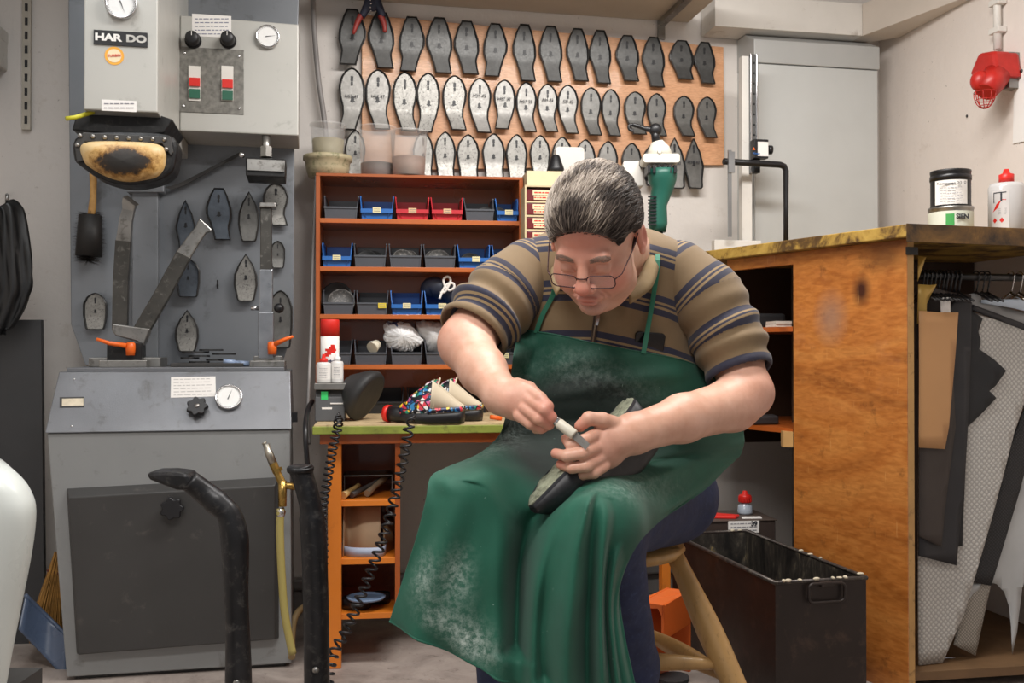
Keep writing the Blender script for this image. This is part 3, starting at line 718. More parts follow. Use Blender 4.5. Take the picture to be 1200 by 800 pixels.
mb = MB(); mb.tube(C_, [.028 - .003 * min(1, i / 4) + (.004 if i > 15 else 0) for i in range(len(C_))], 16); mb.build('post', m_jack, t)
e0 = C_[0]; mb = MB(); mb.lathe([(.030, -.008), (.031, 0), (.029, .003), (0, .003)], e0, (0, -.1, 1), 24); mb.build('last_tip', m_jack, t)
bb = C_[-1]; mb = MB(); mb.cyl((bb.x, bb.y, 0), (bb.x, bb.y, bb.z + .01), .028, n=20); zz = 0
mb.lathe([(.13, 0), (.13, .012), (.05, .02), (.035, .05)], (bb.x, bb.y, 0), n=32); mb.build('foot_plate', m_jack, t)
w_ = g2(373, 780); mb = MB(); mb.lathe([(.008, 0), (.006, .004), (0, .005)], (w_.x, -.03, w_.z), (0, -1, 0), 14); mb.build('bolt', m_steel, t)

# brass valve and hose at the right of the machine
VF = Fr(335, 2.84, 8)
t = thing('hose_valve', 'brass air valve with clear yellowed hose beside the machine cabinet', 'valve'); VF.place(t)
g = lambda x, y, d=0: VF.p(x, y, d)
m_brass = M('brass', 'a98a4b', .3, .9, var=.2, vs=30, dirt='5c4a2c', dirt_amt=.3)
mb = MB(); mb.tube([g(312, 520), g(314, 528), g(314.5, 529), g(320, 543)], [.010, .010, .012, .012], 12); mb.tube([g(310.5, 520), g(309, 518)], .007, 12); mb.build('coupling', M('nickel', 'a9a498', .3, .9, var=.15), t)
mb = MB(); mb.tube([g(320, 543), g(326, 556), g(331, 566)], [.013, .011, .012], 8, smooth=False); mb.tube([g(331, 563), g(331, 593)], [.013, .012], 10); mb.tube([g(331, 568), g(345, 570)], .010, 10)
mb.tube([g(326, 553), g(324, 549)], .015, 6, smooth=False); mb.build('valve_body', m_brass, t)
mb = MB(); mb.tube([g(328, 596), g(330, 600), g(328, 605)], .012, 10); mb.build('hose_clip', m_chrome, t)
mb = MB(); mb.tube(spline([g(329, 596), g(328, 620), g(330, 670), g(334, 720), g(343, 766)], 6), .0115, 12)
n = NT('yellowed_hose'); n.b.inputs['Base Color'].default_value = srgb('b5a765'); n.b.inputs['Roughness'].default_value = .25; n.b.inputs['Transmission Weight'].default_value = .25
mb.build('hose', n.m, t)
mb = MB(); mb.tube(spline([g(345, 570), g(352, 571), g(360, 570), g(364, 580, .06), (g(364, 596, .10))], 5), .010, 10); mb.build('pipe_end', m_brass, t)
o = MB(); o.tube(spline([P(342, 770, 3.0), P(343, 735, 3.1), P(350, 716, 3.15), P(366, 706, 3.2)], 5), .011, 10)
q = o.build('floor_hose', M('tan_hose', '9a835c', .5)); tag(q, 'tan hose curving up from the floor behind the machine corner', 'hose')

# ---------------- things at the far left ----------------
LF = Fr(20, 3.2, 8)
g = lambda x, y, d=0: LF.p(x, y, d)
# dark board leaning
mb = MB(); c_ = [g(-60, 760), g(46, 760), g(42, 374), g(-60, 374)]; mb.prism([(p.x, p.z if i > 1 else 0.0) for i, p in enumerate(c_)], .05, .075)
o = mb.build('charcoal_board', M('charcoal_board', '353638', .5, var=.08)); LF.place(o); tag(o, 'flat charcoal board standing below the black jacket at the wall', 'panel')
t = thing('hanging_jacket', 'black leather jacket hanging at the left edge above the charcoal panel', 'jacket'); LF.place(t)
mb = MB(); prof = [(237, -40, 16), (243, -40, 24), (258, -40, 28), (300, -40, 34), (335, -40, 39), (350, -40, 35), (365, -40, 30), (385, -40, 18), (390, -40, 12)]
rows = []
for y, xa, xb in prof:
    rows.append([g(xa + (xb - xa) * k / 14, y + 4 * math.sin(k * .8), -.03 - .05 * math.sin(math.pi * min(1, k / 14 * 1.0)) - .015 * math.sin(k * 1.7 + y * .03)) for k in range(15)])
rows = [list(r) for r in zip(*[spline(c, 4) for c in zip(*rows)])]
mb.grid(rows); mb.build('jacket_body', M('black_leather', '161617', .38, var=.2, bump=.1), t, solid=-.012)
mb = MB(); mb.tube([g(8, 238, -.03), g(8, 228, -.03)], .005); mb.tube([g(8, 228, -.03), g(8, 228, .3)], .005); mb.build('hook', m_steel, t)
mb = MB(); mb.box(g(-90, 55).x, g(9, 55, .3).x, .0, .30, g(0, 54).z, g(0, 6).z); mb.box(g(-90, 55).x, g(10, 55, .304).x, -.004, .304, g(0, 20).z, g(0, 5).z)
o = mb.build('storage_box', m_white, bevel=.003); LF.place(o); tag(o, 'white box with lid on the shelf at the upper left corner', 'box')
kx = g(7, 60, .38).x; mb = MB(); mb.box(g(-90, 55).x, kx, -.01, .38, g(0, 78).z, g(0, 66).z); mb.prism([(kx - .05, g(0, 120).z), (kx - .03, g(0, 120).z), (kx, g(0, 78).z), (kx - .06, g(0, 78).z)], .1, .14)
mb.box(g(-90, 55).x, kx - .01, .0, .30, g(0, 66).z, g(0, 54.2).z)
o = mb.build('corner_shelf', wood('dark_brown_wood', '3c2a1d', '50382a', '5d4332')); LF.place(o); tag(o, 'dark brown wooden shelf end under the white box', 'shelf')
# broom and dustpan
BF = Fr(60, 2.98, 10)
g = lambda x, y, d=0: BF.p(x, y, d)
t = thing('broom', 'straw broom standing behind the blue dustpan left of the machine', 'broom'); BF.place(t)
mb = MB(); rnd = random.Random(2)
for k in range(420):
    a_ = rnd.uniform(0, 1); w_ = rnd.uniform(-.5, .5)
    p0 = g(67 + 12 * a_ - 3, 650 + rnd.uniform(-4, 4), .18 + .05 * w_); p1 = g(34 + 52 * a_, 742 + rnd.uniform(-14, 14), .16 + .10 * w_)
    mb.tube([p0, p1], [.0018, .0014], 3, False)
mb.build('bristles', M('straw', 'a67a3a', .7, var=.35, vs=40), t)
mb = MB(); mb.tube([g(55, 668, .15), g(84, 676, .15)], .004, 8); mb.build('binding', M('binding_twine', '5c2c20', .7), t)
mb = MB(); mb.tube([g(72, 655, .18), g(88, 440, .3)], .012, 10); mb.build('handle', wood('broom_handle', 'a78552', 'b8965f', 'c9a872', (6, 6, 1)), t)
t = thing('dustpan', 'blue grey plastic dustpan leaning on the machine in front of the broom', 'dustpan'); BF.place(t)
rows = []
for k in range(9):
    v_ = k / 8; xa, ya = 28 + (18) * 0 + v_ * 0, 698
    A_ = Vector((30 - 8 * v_, 697 + 40 * v_, 0)); B_ = Vector((79 - 1 * v_, 745 + 52 * v_, 0)); r = []
    for j in range(11):
        w_ = j / 10; q = A_.lerp(B_, w_); r.append(g(q.x, q.y, .04 - .05 * v_ + .035 * math.sin(math.pi * w_)))
    rows.append(r)
mb = MB(); mb.grid(rows); mb.build('pan', M('blue_grey_plastic', '52617a', .28, var=.12), t, solid=.004)
mb = MB(); mb.tube([rows[0][j] for j in range(11)], .006, 8); mb.build('rim', M('blue_grey_plastic', '52617a'), t)
# white machine guard in the near left corner
t = thing('white_machine_cover', 'smooth white machine cover at the lower left corner', 'machine cover')
WF = Fr(10, 1.35, 0); WF.place(t); g = lambda x, y, d=0: WF.p(x, y, d)
prof = [(551, 2), (556, 14), (566, 26), (580, 36), (600, 43), (630, 42), (670, 36), (720, 26), (770, 16), (830, 5)]
pp = spline([Vector((x, y, 0)) for y, x in prof], 4); rows = []
for q in pp:
    r = [g(-130, q.y, .0), g(-80, q.y, -.02)]; w_ = g(q.x, q.y).x
    for k in range(9):
        a_ = math.pi / 2 * k / 8; c_ = g(q.x, q.y); r.append(Vector((c_.x - .07 + .07 * math.cos(math.pi / 2 - a_) - .03 * max(0, .06 - .08 * math.cos(a_)) / .06, .06 - .08 * math.cos(a_), c_.z)))
    r.append(Vector((g(q.x, q.y).x - .12, .2, g(q.x, q.y).z))); r.append(Vector((g(-130, q.y).x, .2, g(-130, q.y).z)))
    rows.append(r)
mb = MB(); mb.grid(rows); n_ = len(rows[0])
mb.add(rows[0], [tuple(range(n_))]); mb.add(rows[-1], [tuple(range(n_))[::-1]])
mb.build('cover', M('glossy_white', 'c9ceca', .3, var=.03), t)
mb = MB(); mb.box(g(-120, 830).x, g(-20, 830).x, .03, .17, 0, g(0, 829).z); mb.build('pedestal', m_dark, t)
# ---------------- work bench and shelf unit ----------------
DF = Fr(380, 2.95, 7)
g = lambda x, y, d=0: DF.p(x, y, d)
m_orw = M('orange_varnished_wood', 'a8541f', .35, var=.14, vs=3, dirt='7c3a16', dirt_amt=.25, coat=.3)
m_orl = M('orange_painted_wood', 'd77a24', .4, var=.08, vs=3, dirt='9b5218', dirt_amt=.2, coat=.2)
m_orb = M('brown_shelf_back', 'a35628', .3, var=.1, vs=2, coat=.35)
zd_ = g(400, 498).z
xl_, xr_ = g(366, 500).x, g(792, 500).x
t = thing('work_bench', 'orange work bench with worn green edged top behind the seated man', 'bench'); DF.place(t)
mb = MB(); mb.box(xl_, xr_, 0, .74, zd_ - .028, zd_ - .004)
mb.build('bench_edge', M('green_edge_paint', '858f3a', .5, var=.2, vs=10, dirt='5d5a2e', dirt_amt=.45), t, bevel=.002)
mb = MB(); mb.box(xl_ + .004, xr_, .008, .74, zd_ - .004, zd_)
mb.build('bench_top', M('worn_bench_top', 'c4ad86', .55, var=.12, vs=10, dirt='7f6a4a', dirt_amt=.45), t)
mb = MB(); mb.box(xl_ + .02, xr_, .03, .06, zd_ - .06, zd_ - .028); mb.build('apron_rail', m_orw, t, bevel=.002)
# cubby column on the left
pa, pb = g(384, 600, .04).x, g(400, 600, .04).x; pc, pd2 = g(463, 600, .04).x, g(469, 600, .04).x
mb = MB(); mb.box(pa, pb, .04, .075, 0, zd_ - .06); mb.build('leg', m_orl, t, bevel=.002)
mb = MB(); mb.box(pa + .004, pa + .022, .075, .42, .02, zd_ - .06); mb.build('side_panel', m_orw, t)
mb = MB(); mb.box(pc, pd2, .05, .42, .13, zd_ - .06); mb.build('side_panel', m_orw, t)
mb = MB(); mb.box(pa + .022, pc, .40, .42, .13, zd_ - .06); mb.build('cubby_back', m_orw, t)
SHZ = []
for yb in (594, 662, 726):
    z1 = g(430, yb - 8, .05).z; SHZ.append(z1); mb = MB(); mb.box(pa + .022, pc, .05, .40, z1 - .018, z1); mb.build('cubby_shelf', m_orl, t, bevel=.001)
# right cubby (orange box between man and scrap bin)
e0, e1 = g(752, 640, .04).x, g(786, 640, .04).x
mb = MB(); mb.box(e1 - .028, e1, .04, .08, 0, zd_ - .06); mb.build('leg', m_orl, t, bevel=.002)
mb = MB(); mb.box(e0 - .3, e1 - .028, .34, .36, 0.02, zd_ - .06); mb.build('rear_panel', m_orw, t)
cr = thing('orange_crate', 'orange plastic crate standing on the floor right of the stool leg', 'crate'); CF = Fr(770, 2.72, -32); CF.place(cr)
g3 = lambda x, y, d=0: CF.p(x, y, d)
mb = MB(); x0, x1 = g3(748, 760).x, g3(778, 760).x; zt2 = g3(770, 708).z
mb.box(x1 - .008, x1, 0, .2, .0 + g3(798, 754).z, zt2); mb.box(x0, x1, .19, .2, .03, zt2); mb.box(x0, x0 + .008, 0, .2, .0, zt2)
mb.prism([(x0, zt2), (x1, zt2), (x1, zt2 - .045), ((x0 + x1) / 2 + .02, zt2 - .012), ((x0 + x1) / 2 - .03, zt2 - .018), (x0, zt2 - .05)], 0, .008)
mb.box(x0, x1, 0, .2, zt2 - .005, zt2)
mb.build('crate_body', M('orange_crate_plastic', 'dd6a2c', .4, var=.06), cr, bevel=.002)
for k, (dx, z_, w_) in enumerate(((.02, .0, .11), (.025, .012, .09), (.01, .024, .10), (.03, .036, .085))):
    mb = MB(); mb.prism([(x0 + dx + w_ * .5 + w_ * .5 * math.cos(a) , .08 + .05 * math.sin(a)) for a in [math.pi * j / 6 for j in range(12)]], z_ + .001, z_ + .012, 'z'); o = mb.build('rubber_pad', M('old_rubber', '2b2b2c')); CF.place(o); tag(o, 'dark rubber pad in the orange crate, %s from the floor' % ORD[k], 'rubber pad', 'pads in the orange crate')
mb = MB(); c_ = [P(756, 764, 2.68), P(781, 763, 2.68), P(781, 766, 2.66), P(771, 768, 2.64), P(764, 774, 2.6)]
k_ = lambda q: (q.x, q.y); mb.prism([k_(P(752, 766, 2.70)), k_(P(782, 764, 2.72)), k_(P(781, 767, 2.70)), k_(P(770, 769, 2.66)), k_(P(763, 775, 2.60))], .0, .012, 'z')
o = mb.build('paper_scrap', m_paper); tag(o, 'white curved paper scrap on the floor by the orange crate', 'paper scrap')
# things in the cubbies
GX = lambda px, d=.15: g(px, 600, d).x
for k, (xa, ya, xb, yb, r0, r1, m, nm, lab) in enumerate((
    (402, 590, 420, 573, .012, .009, 'c7a66b', 'hammer_handle', 'pale wooden tool handle lying in the top cubby'),
    (412, 590, 446, 576, .010, .008, '4a4644', 'pliers_tool', 'dark steel tool behind the pale handle in the cubby'),
    (430, 590, 456, 570, .011, .013, '8c7a63', 'wooden_stick', 'grey brown tool handle at the right of the top cubby'))):
    a_ = g(xa, ya, .07 + .02 * k); b_ = g(xb, yb, .16 + .05 * k); a_.z = SHZ[0] + r0 + .001; b_.z = SHZ[0] + .03 + .012 * k
    mb = MB(); mb.tube([a_, a_.lerp(b_, .3), a_.lerp(b_, .7), b_], [r0, r0 * .8, r1 * .85, r1], 12); o = mb.build(nm, M(nm + '_m', m, .45, var=.1)); DF.place(o); tag(o, lab, 'tool')
mb = MB(); mb.box(GX(403, .2), GX(460, .2), .20, .32, SHZ[0] + .055, SHZ[0] + .058); mb.box(GX(403, .2), GX(404, .2), .2, .32, SHZ[0], SHZ[0] + .058); mb.box(GX(459, .2), GX(460, .2), .2, .32, SHZ[0], SHZ[0] + .058)
o = mb.build('steel_tray', m_steel); DF.place(o); tag(o, 'flat steel tray in the back of the top cubby', 'tray')
def sheetroll(pts, z0, z1, th, m, nm, lab, cat, lean=0):
    pp = spline([Vector((GX(x, d), d, 0)) for x, d in pts], 6); mb = MB()
    mb.grid([[(p.x, p.y, z0) for p in pp], [(p.x, p.y - lean, z1) for p in pp]]); o = mb.build(nm, m, solid=th); DF.place(o); tag(o, lab, cat); return o
m_leather = M('tan_leather', 'c3a888', .6, var=.08, vs=8)
sheetroll([(402, .08), (408, .13), (425, .10), (446, .09)], SHZ[1] + .001, SHZ[1] + .145, .003, m_leather, 'leather_piece', 'tan leather piece standing curled in the middle cubby', 'leather', lean=-.04)
sheetroll([(401, .16), (402, .11), (412, .075), (430, .062), (448, .07), (452, .11)], SHZ[1] + .001, SHZ[1] + .03, .003, M('pale_blue_lining', '9aa4b8', .5), 'lining_strip', 'low pale blue lined strip in front of the tan leather', 'leather')
sheetroll([(450, .10), (454, .14), (461, .18)], SHZ[1] + .001, SHZ[1] + .085, .004, M('dark_tan_leather', '8f7352', .6), 'leather_offcut', 'darker brown offcut at the right side of the middle cubby', 'leather')
for k, (cx, rr, m, lab) in enumerate(((418, .045, M('black_tape', '202022', .35), 'large black tape roll lying in the bottom cubby'), (446, .03, M('black_tape2', '18181a', .5), 'small black roll at the right of the bottom cubby'))):
    mb = MB(); c0 = GX(cx, .12); mb.lathe([(rr, 0), (rr, .03), (rr * .6, .03), (rr * .6, 0), (rr, 0)], (c0, .12 + .05 * k, SHZ[2] + .0015), n=32, cap=False); o = mb.build('tape_roll', m); DF.place(o); tag(o, lab, 'tape roll')
mb = MB(); mb.lathe([(.055, 0), (.06, .004), (.06, .008), (.05, .008), (.048, .003)], (GX(430, .2), .10, SHZ[2] + .0305), n=32)
o = mb.build('blue_lid', M('blue_grey_lid', '6e84a0', .4)); DF.place(o); o.location.z += .001; tag(o, 'blue grey ring lid lying on the black tape roll', 'lid')

# shelf unit on the bench
SF = Fr(370, 3.42, 7)
s = lambda x, y, d=0: SF.p(x, y, d)
t = thing('shelf_unit', 'orange brown wooden shelf unit holding plastic bins on the bench', 'shelf unit'); SF.place(t)
sx0, sx1 = s(370, 300).x, s(613, 300).x; zt3 = s(480, 208).z; SD = .23
mb = MB(); mb.box(sx0, sx0 + .014, 0, SD, zd_ + .001, zt3); mb.build('side_panel', m_orw, t, bevel=.001)
mb = MB(); mb.box(sx1 - .014, sx1, 0, SD, zd_ + .001, zt3); mb.build('side_panel', m_orw, t, bevel=.001)
mb = MB(); mb.box(sx0 + .014, sx1 - .014, SD - .008, SD, zd_ + .001, zt3); mb.build('back_panel', m_orb, t)
mb = MB(); mb.box(sx0, sx1, 0, SD, zt3, zt3 + .010); mb.build('top_panel', m_orb, t, bevel=.001)
SZ = []
for y in (257, 313, 368.5, 427):
    z1 = s(480, y, 0).z; SZ.append(z1); mb = MB(); mb.box(sx0 + .014, sx1 - .014, 0, SD - .008, z1 - .016, z1); mb.build('shelf', m_orl if 0 else M('shelf_board_orange', 'b9622a', .35, var=.1, vs=3, coat=.3), t, bevel=.001)
# bins
m_bg = M('grey_bin_plastic', '53565c', .35, var=.08); m_bb = M('blue_bin_plastic', '2c69b4', .35, var=.06); m_br = M('red_bin_plastic', 'c32c36', .35, var=.06); m_bk = M('black_bin_plastic', '232427', .4)
BINM = {}
def bin_mesh(kind, w):
    key = (kind, round(w, 3))
    if key in BINM: return BINM[key]
    h, d, th = .086, .17, .003; mb = MB(); tp = .008
    lo = .036 if kind == 'scoop' else .042
    X = lambda z: w / 2 - tp * (1 - z / h)
    # floor, back, sides (sloping), front lip
    mb.box(-X(0), X(0), 0.004, d, 0, th)
    mb.box(-X(0), X(0), d - th, d, 0, h)
    for sg in (-1, 1):
        q = [(0, 0), (d, 0), (d, h), (.055, h), (.010, lo), (0, lo)]
        if kind == 'scoop': q = [(0.012, 0), (d, 0), (d, h), (.03, h), (.006, lo + .006), (0, lo)]
        n = len(q); vs = [(sg * X(z), y, z) for y, z in q] + [(sg * (X(z) - th), y, z) for y, z in q]
        mb.add(vs, [tuple(range(n)), tuple(range(2 * n - 1, n - 1, -1))] + [(i, (i + 1) % n, n + (i + 1) % n, n + i) for i in range(n)])
    mb.hexa([(-X(0), 0.004, 0), (X(0), .004, 0), (X(lo), 0, lo), (-X(lo), 0, lo), (-X(0), .007, 0), (X(0), .007, 0), (X(lo), .004, lo), (-X(lo), .004, lo)])
    if kind == 'scoop':
        mb.box(-X(lo) - .001, X(lo) + .001, -.010, .002, lo - .014, lo)
        for sg in (-1, 1): mb.hexa([(sg * X(0) * .72 - .0015, .004, .004), (sg * X(0) * .72 + .0015, .004, .004), (sg * X(0) * .86 + .0015, -.009, lo - .014), (sg * X(0) * .86 - .0015, -.009, lo - .014), (sg * X(0) * .72 - .0015, .006, .004), (sg * X(0) * .72 + .0015, .006, .004), (sg * X(0) * .86 + .0015, .004, lo - .014), (sg * X(0) * .86 - .0015, .004, lo - .014)])
    else: mb.box(-X(lo) - .001, X(lo) + .001, -.003, .001, lo - .006, lo)
    for sg in (-1, 1): mb.box(sg * X(h) - (.0045 if sg > 0 else 0), sg * X(h) + (0 if sg > 0 else .0045), .05, d, h - .003, h + .002)
    o = mb.build('bin', [m_bg]); me = o.data; me.materials.clear(); bpy.data.objects.remove(o); BINM[key] = me
    return me
def bin_(px0, px1, shelf_z, mat, kind, label, d=.006, tag_col=None, group='plastic bins on the shelf unit', ylab=None, F=None):
    F = F or SF; a_, b_ = F.p(px0, 300, d).x, F.p(px1, 300, d).x; w = round(b_ - a_ - .0025, 3)
    o = bpy.data.objects.new('plastic_bin', bin_mesh(kind, w).copy()); COL.objects.link(o); o.data.materials.append(mat)
    F.place(o, ((a_ + b_) / 2, d + .01, shelf_z + .0008)); tag(o, label, 'bin', group)
    if tag_col:
        mb = MB(); y_ = -.0105 if kind == 'scoop' else -.0035; cx = (tag_col[1] - .5) * w
        mb.box(cx - .014, cx + .014, y_ - .0008, y_, .022, .040) ; lb = mb.build('bin_label', M('bin_label_' + tag_col[0], tag_col[0], .7), o)
        lines(lb, [(cx - .012, y_ - .0009, .024), (cx + .012, y_ - .0009, .024), (cx + .012, y_ - .0009, .038), (cx - .012, y_ - .0009, .038)], 2)
    return o, (a_ + b_) / 2, w
def disc(cx, y, z, r, th, m, nm, lab, group, rot=(0, 0, 0), cat='heel pad', rim=True):
    mb = MB(); mb.lathe([(r * .3, th * .3), (r * .85, th * .35), (r * .92, th), (r, th), (r, 0), (0, 0)] if rim else [(0, th), (r, th), (r, 0), (0, 0)], n=28, cap=False)
    if rim: mb.lathe([(0, th * .31), (r * .31, th * .3)], n=28, cap=False)
    o = mb.build(nm, m); SF.place(o, (cx, y, z)); o.rotation_euler = (rot[0], rot[1], SF.a + rot[2]); tag(o, lab, cat, group); return o
m_rub = M('black_rubber', '1a1a1b', .6, var=.2, vs=20); m_rubg = M('worn_rubber', '3a3836', .45, var=.35, vs=50, dirt='8a8580', dirt_amt=.5)
def stack(cx, w, z, n, y=.07, r=None, what='round rubber heel', where='', m=None, seed=1):
    rnd = random.Random(seed); r = r or .042
    for k in range(n):
        disc(cx + rnd.uniform(-.3, .3) * (w - 2 * r) + (k - n / 2) * .006, y + .016 * k, z + .006 + r * .62 , r * rnd.uniform(.9, 1.0), .008, m or m_rub, 'rubber_heel', '%s %s, %s from the front' % (what, where, ORD[k]), 'rubber heels in the bins', (R(62 + rnd.uniform(-8, 8)), 0, R(rnd.uniform(-14, 14))))
z = SZ[0]; YL = 'e9dfae'
bin_(378, 420.5, z, m_bg, 'plain', 'empty grey bin at the left end of the top shelf'); 
bin_(421, 462, z, m_bb, 'scoop', 'blue bin beside the empty grey bin on the top shelf', tag_col=(YL, .5))
bin_(462.5, 504, z, m_br, 'scoop', 'left one of the two red bins', tag_col=('d9b48a', .5))
bin_(504.5, 544, z, m_br, 'scoop', 'right one of the two red bins', tag_col=('d9b48a', .5))
o, c_, w = bin_(544, 581, z, m_bg, 'plain', 'grey bin with black rubber next to the right red bin'); stack(c_ + .02, w, z, 3, r=.035, where='in the grey bin beside the red bins', seed=2, m=m_rub)
o, c_, w = bin_(581, 609, z, m_bb, 'scoop', 'blue bin at the right end of the top shelf', tag_col=(YL, .55)); stack(c_ - .02, w, z, 2, r=.035, where='in the blue bin at the top right', seed=3)
z = SZ[1]
bin_(376, 413, z, m_bb, 'scoop', 'blue bin at the left end of the second shelf', tag_col=(YL, .5))
o, c_, w = bin_(413.5, 454, z, m_bg, 'plain', 'grey bin with two black rubber heels, second shelf'); stack(c_, w, z, 3, r=.04, where='in the second bin of the second shelf', seed=4)
o, c_, w = bin_(455, 495.5, z, m_bg, 'plain', 'grey bin filled with dull studded heels, second shelf middle'); stack(c_, w, z, 4, r=.04, where='in the third bin of the second shelf', seed=5, m=m_rubg, y=.055)
o, c_, w = bin_(496, 535.5, z, m_bg, 'plain', 'grey bin with a shiny worn rubber heel, second shelf'); stack(c_, w, z, 3, r=.042, where='in the fourth bin of the second shelf', seed=6, m=m_rubg)
o, c_, w = bin_(536, 576, z, m_bb, 'scoop', 'blue bin with labels right of the middle, second shelf', tag_col=(YL, .55)); stack(c_, w, z, 3, r=.036, where='in the fifth bin of the second shelf', seed=7)
o, c_, w = bin_(577, 609, z, m_bb, 'scoop', 'blue bin partly behind the shoulder, second shelf'); stack(c_, w, z, 2, r=.036, where='in the last bin of the second shelf', seed=8)
z = SZ[2]
o, c_, w = bin_(377, 416, z, m_bg, 'plain', 'grey bin with large black discs, left end of third shelf')
disc(c_ - .01, .075, z + .06, .058, .006, m_rub, 'rubber_disc', 'large black disc in the leftmost third shelf bin, rear one', 'black discs', (R(80), 0, R(-12)), 'disc'); disc(c_ + .008, .05, z + .045, .048, .006, m_rubg, 'rubber_disc', 'grey rimmed black disc in front of the larger disc', 'black discs', (R(72), 0, R(8)), 'disc')
bin_(416.5, 456, z, m_bg, 'plain', 'grey bin with a yellow label on the third shelf', tag_col=('e2c93c', .8))
bin_(457, 496.5, z, m_bb, 'scoop', 'empty blue bin on the third shelf beside the shoe', tag_col=(YL, .5))
bin_(497, 536, z, m_bb, 'scoop', 'blue bin carrying the dark laced shoe on the third shelf', tag_col=(YL, .55))
z = SZ[3]
bin_(376, 413, z, m_bg, 'plain', 'grey bin behind the spray can on the fourth shelf')
bin_(414, 455, z, m_bg, 'plain', 'grey bin with a white roll inside, fourth shelf')
bin_(457, 496.5, z, m_bg, 'plain', 'grey bin under the white plastic bag, fourth shelf')
bin_(497.5, 536, z, m_bg, 'plain', 'grey bin right of the white bag, behind the arm')
bin_(538, 577, z, m_bb, 'scoop', 'blue bin seen between forearm and apron on the fourth shelf')
bin_(578, 609, z, m_bg, 'plain', 'grey bin with a cream label beside the apron', tag_col=('d8d2a0', .45))
z = zd_
bin_(428, 474, z, m_bk, 'plain', 'black bin on the bench behind the black cone', d=.03)
bin_(477, 524, z, m_bk, 'plain', 'black bin on the bench behind the colourful clogs', d=.03)
bin_(527, 572, z, m_bk, 'plain', 'black bin on the bench hidden behind the rear clog', d=.03)
# dark shoe with white lace in the blue bin
t = thing('laced_shoe', 'dark navy shoe with looped white laces lying in the blue bin', 'shoe'); SF.place(t)
q = lambda x, y, d=.06: s(x, y, d)
mb = MB(); ml = M('navy_shoe_leather', '2a3040', .45, var=.25, vs=30)
mb.tube(spline([q(500, 346, .09), q(505, 336, .08), q(516, 338, .07), q(527, 343, .07), q(534, 350, .07), (q(538, 356, .08))], 4), [.018, .026, .032, .034, .036, .037, .038, .038, .038, .037, .036, .036, .035, .034, .034, .033, .030, .026, .022, .018, .012], 14, sq=(1, .8))
mb.build('upper', ml, t)
mb = MB(); mb.tube(spline([q(515, 350, .025), q(519, 340, .03), q(524, 333, .03), q(531, 332, .03), q(532, 337, .03), q(526, 340, .03), q(521, 334, .03), q(520, 327, .03), q(525, 324, .03), q(528, 329, .03), q(522, 341, .028), q(516, 343, .03)], 6), .0045, 8)
mb.build('lace', M('white_lace', 'e8e4de', .7), t)
# white plastic bags
def bag(pts, nm, lab, d0, dep, navy=False, zb=None):
    pp = [s(x, y, d0) for x, y in pts]; cx = sum(p.x for p in pp) / len(pp); cz = sum(p.z for p in pp) / len(pp)
    n = NT(nm + '_m'); v = n.coord('Object'); c_ = n.ramp(n.noise(v, 7, 3, .5, 2), [(.60, srgb('dcdcdc')), (.62, srgb('2a3c66'))] if navy else [(.5, srgb('cfcfcf')), (.7, srgb('e0e0e0'))])
    n.link(c_, n.b.inputs['Base Color']); n.b.inputs['Roughness'].default_value = .35
    mb = MB(); rnd = random.Random(9); N, Mr = 40, 22; out = spline([Vector((p.x, 0, p.z)) for p in pp], 8, True); rows = []
    N = len(out)
    for i in range(Mr + 1):
        th = math.pi * i / Mr; k = math.sin(th); row = []
        for j, p in enumerate(out):
            wob = 1 + .05 * math.sin(5 * j * 2 * math.pi / N + 3 * th) + .04 * math.sin(11 * j * 2 * math.pi / N - 5 * th)
            cr_ = .012 * abs(math.sin(7 * j * 2 * math.pi / N + 9 * th)) * k
            row.append((cx + (p.x - cx) * k * wob, d0 - dep * math.cos(th) + cr_, cz + (p.z - cz) * k * wob))
        rows.append(row + [row[0]])
    mb.grid(rows); o = mb.build(nm, n.m); SF.place(o); tag(o, lab, 'plastic bag'); return o
bag([(449, 388), (452, 379), (462, 376), (474, 378), (484, 383), (493, 394), (494, 402), (486, 409), (477, 411), (460, 410), (452, 400)], 'plastic_bag', 'white and blue crumpled plastic bag stuffed in a fourth shelf bin', .06, .04, True)
bag([(486, 381), (496, 376), (508, 377), (520, 382), (526, 400), (520, 411), (502, 411), (495, 398)], 'plastic_bag', 'plain grey white plastic bag behind the upper arm', .09, .05)
mb = MB(); mb.tube([q(442, 406, .045), q(436, 411, .02)], [.016, .022], 16); o = mb.build('cork_roll', M('cream_roll', 'd6cfba', .6)); SF.place(o); o.location.z += .01; tag(o, 'cream roll lying in a fourth shelf bin', 'roll')
mb = MB(); mb.tube(spline([q(433, 412, .03), q(432, 406, .03), q(435, 403, .03), q(440, 404, .03), q(440, 410, .03)], 5), .002, 6); o = mb.build('wire_loop', m_steel); SF.place(o); o.location.z += .01; tag(o, 'thin wire loop beside the cream roll', 'wire')

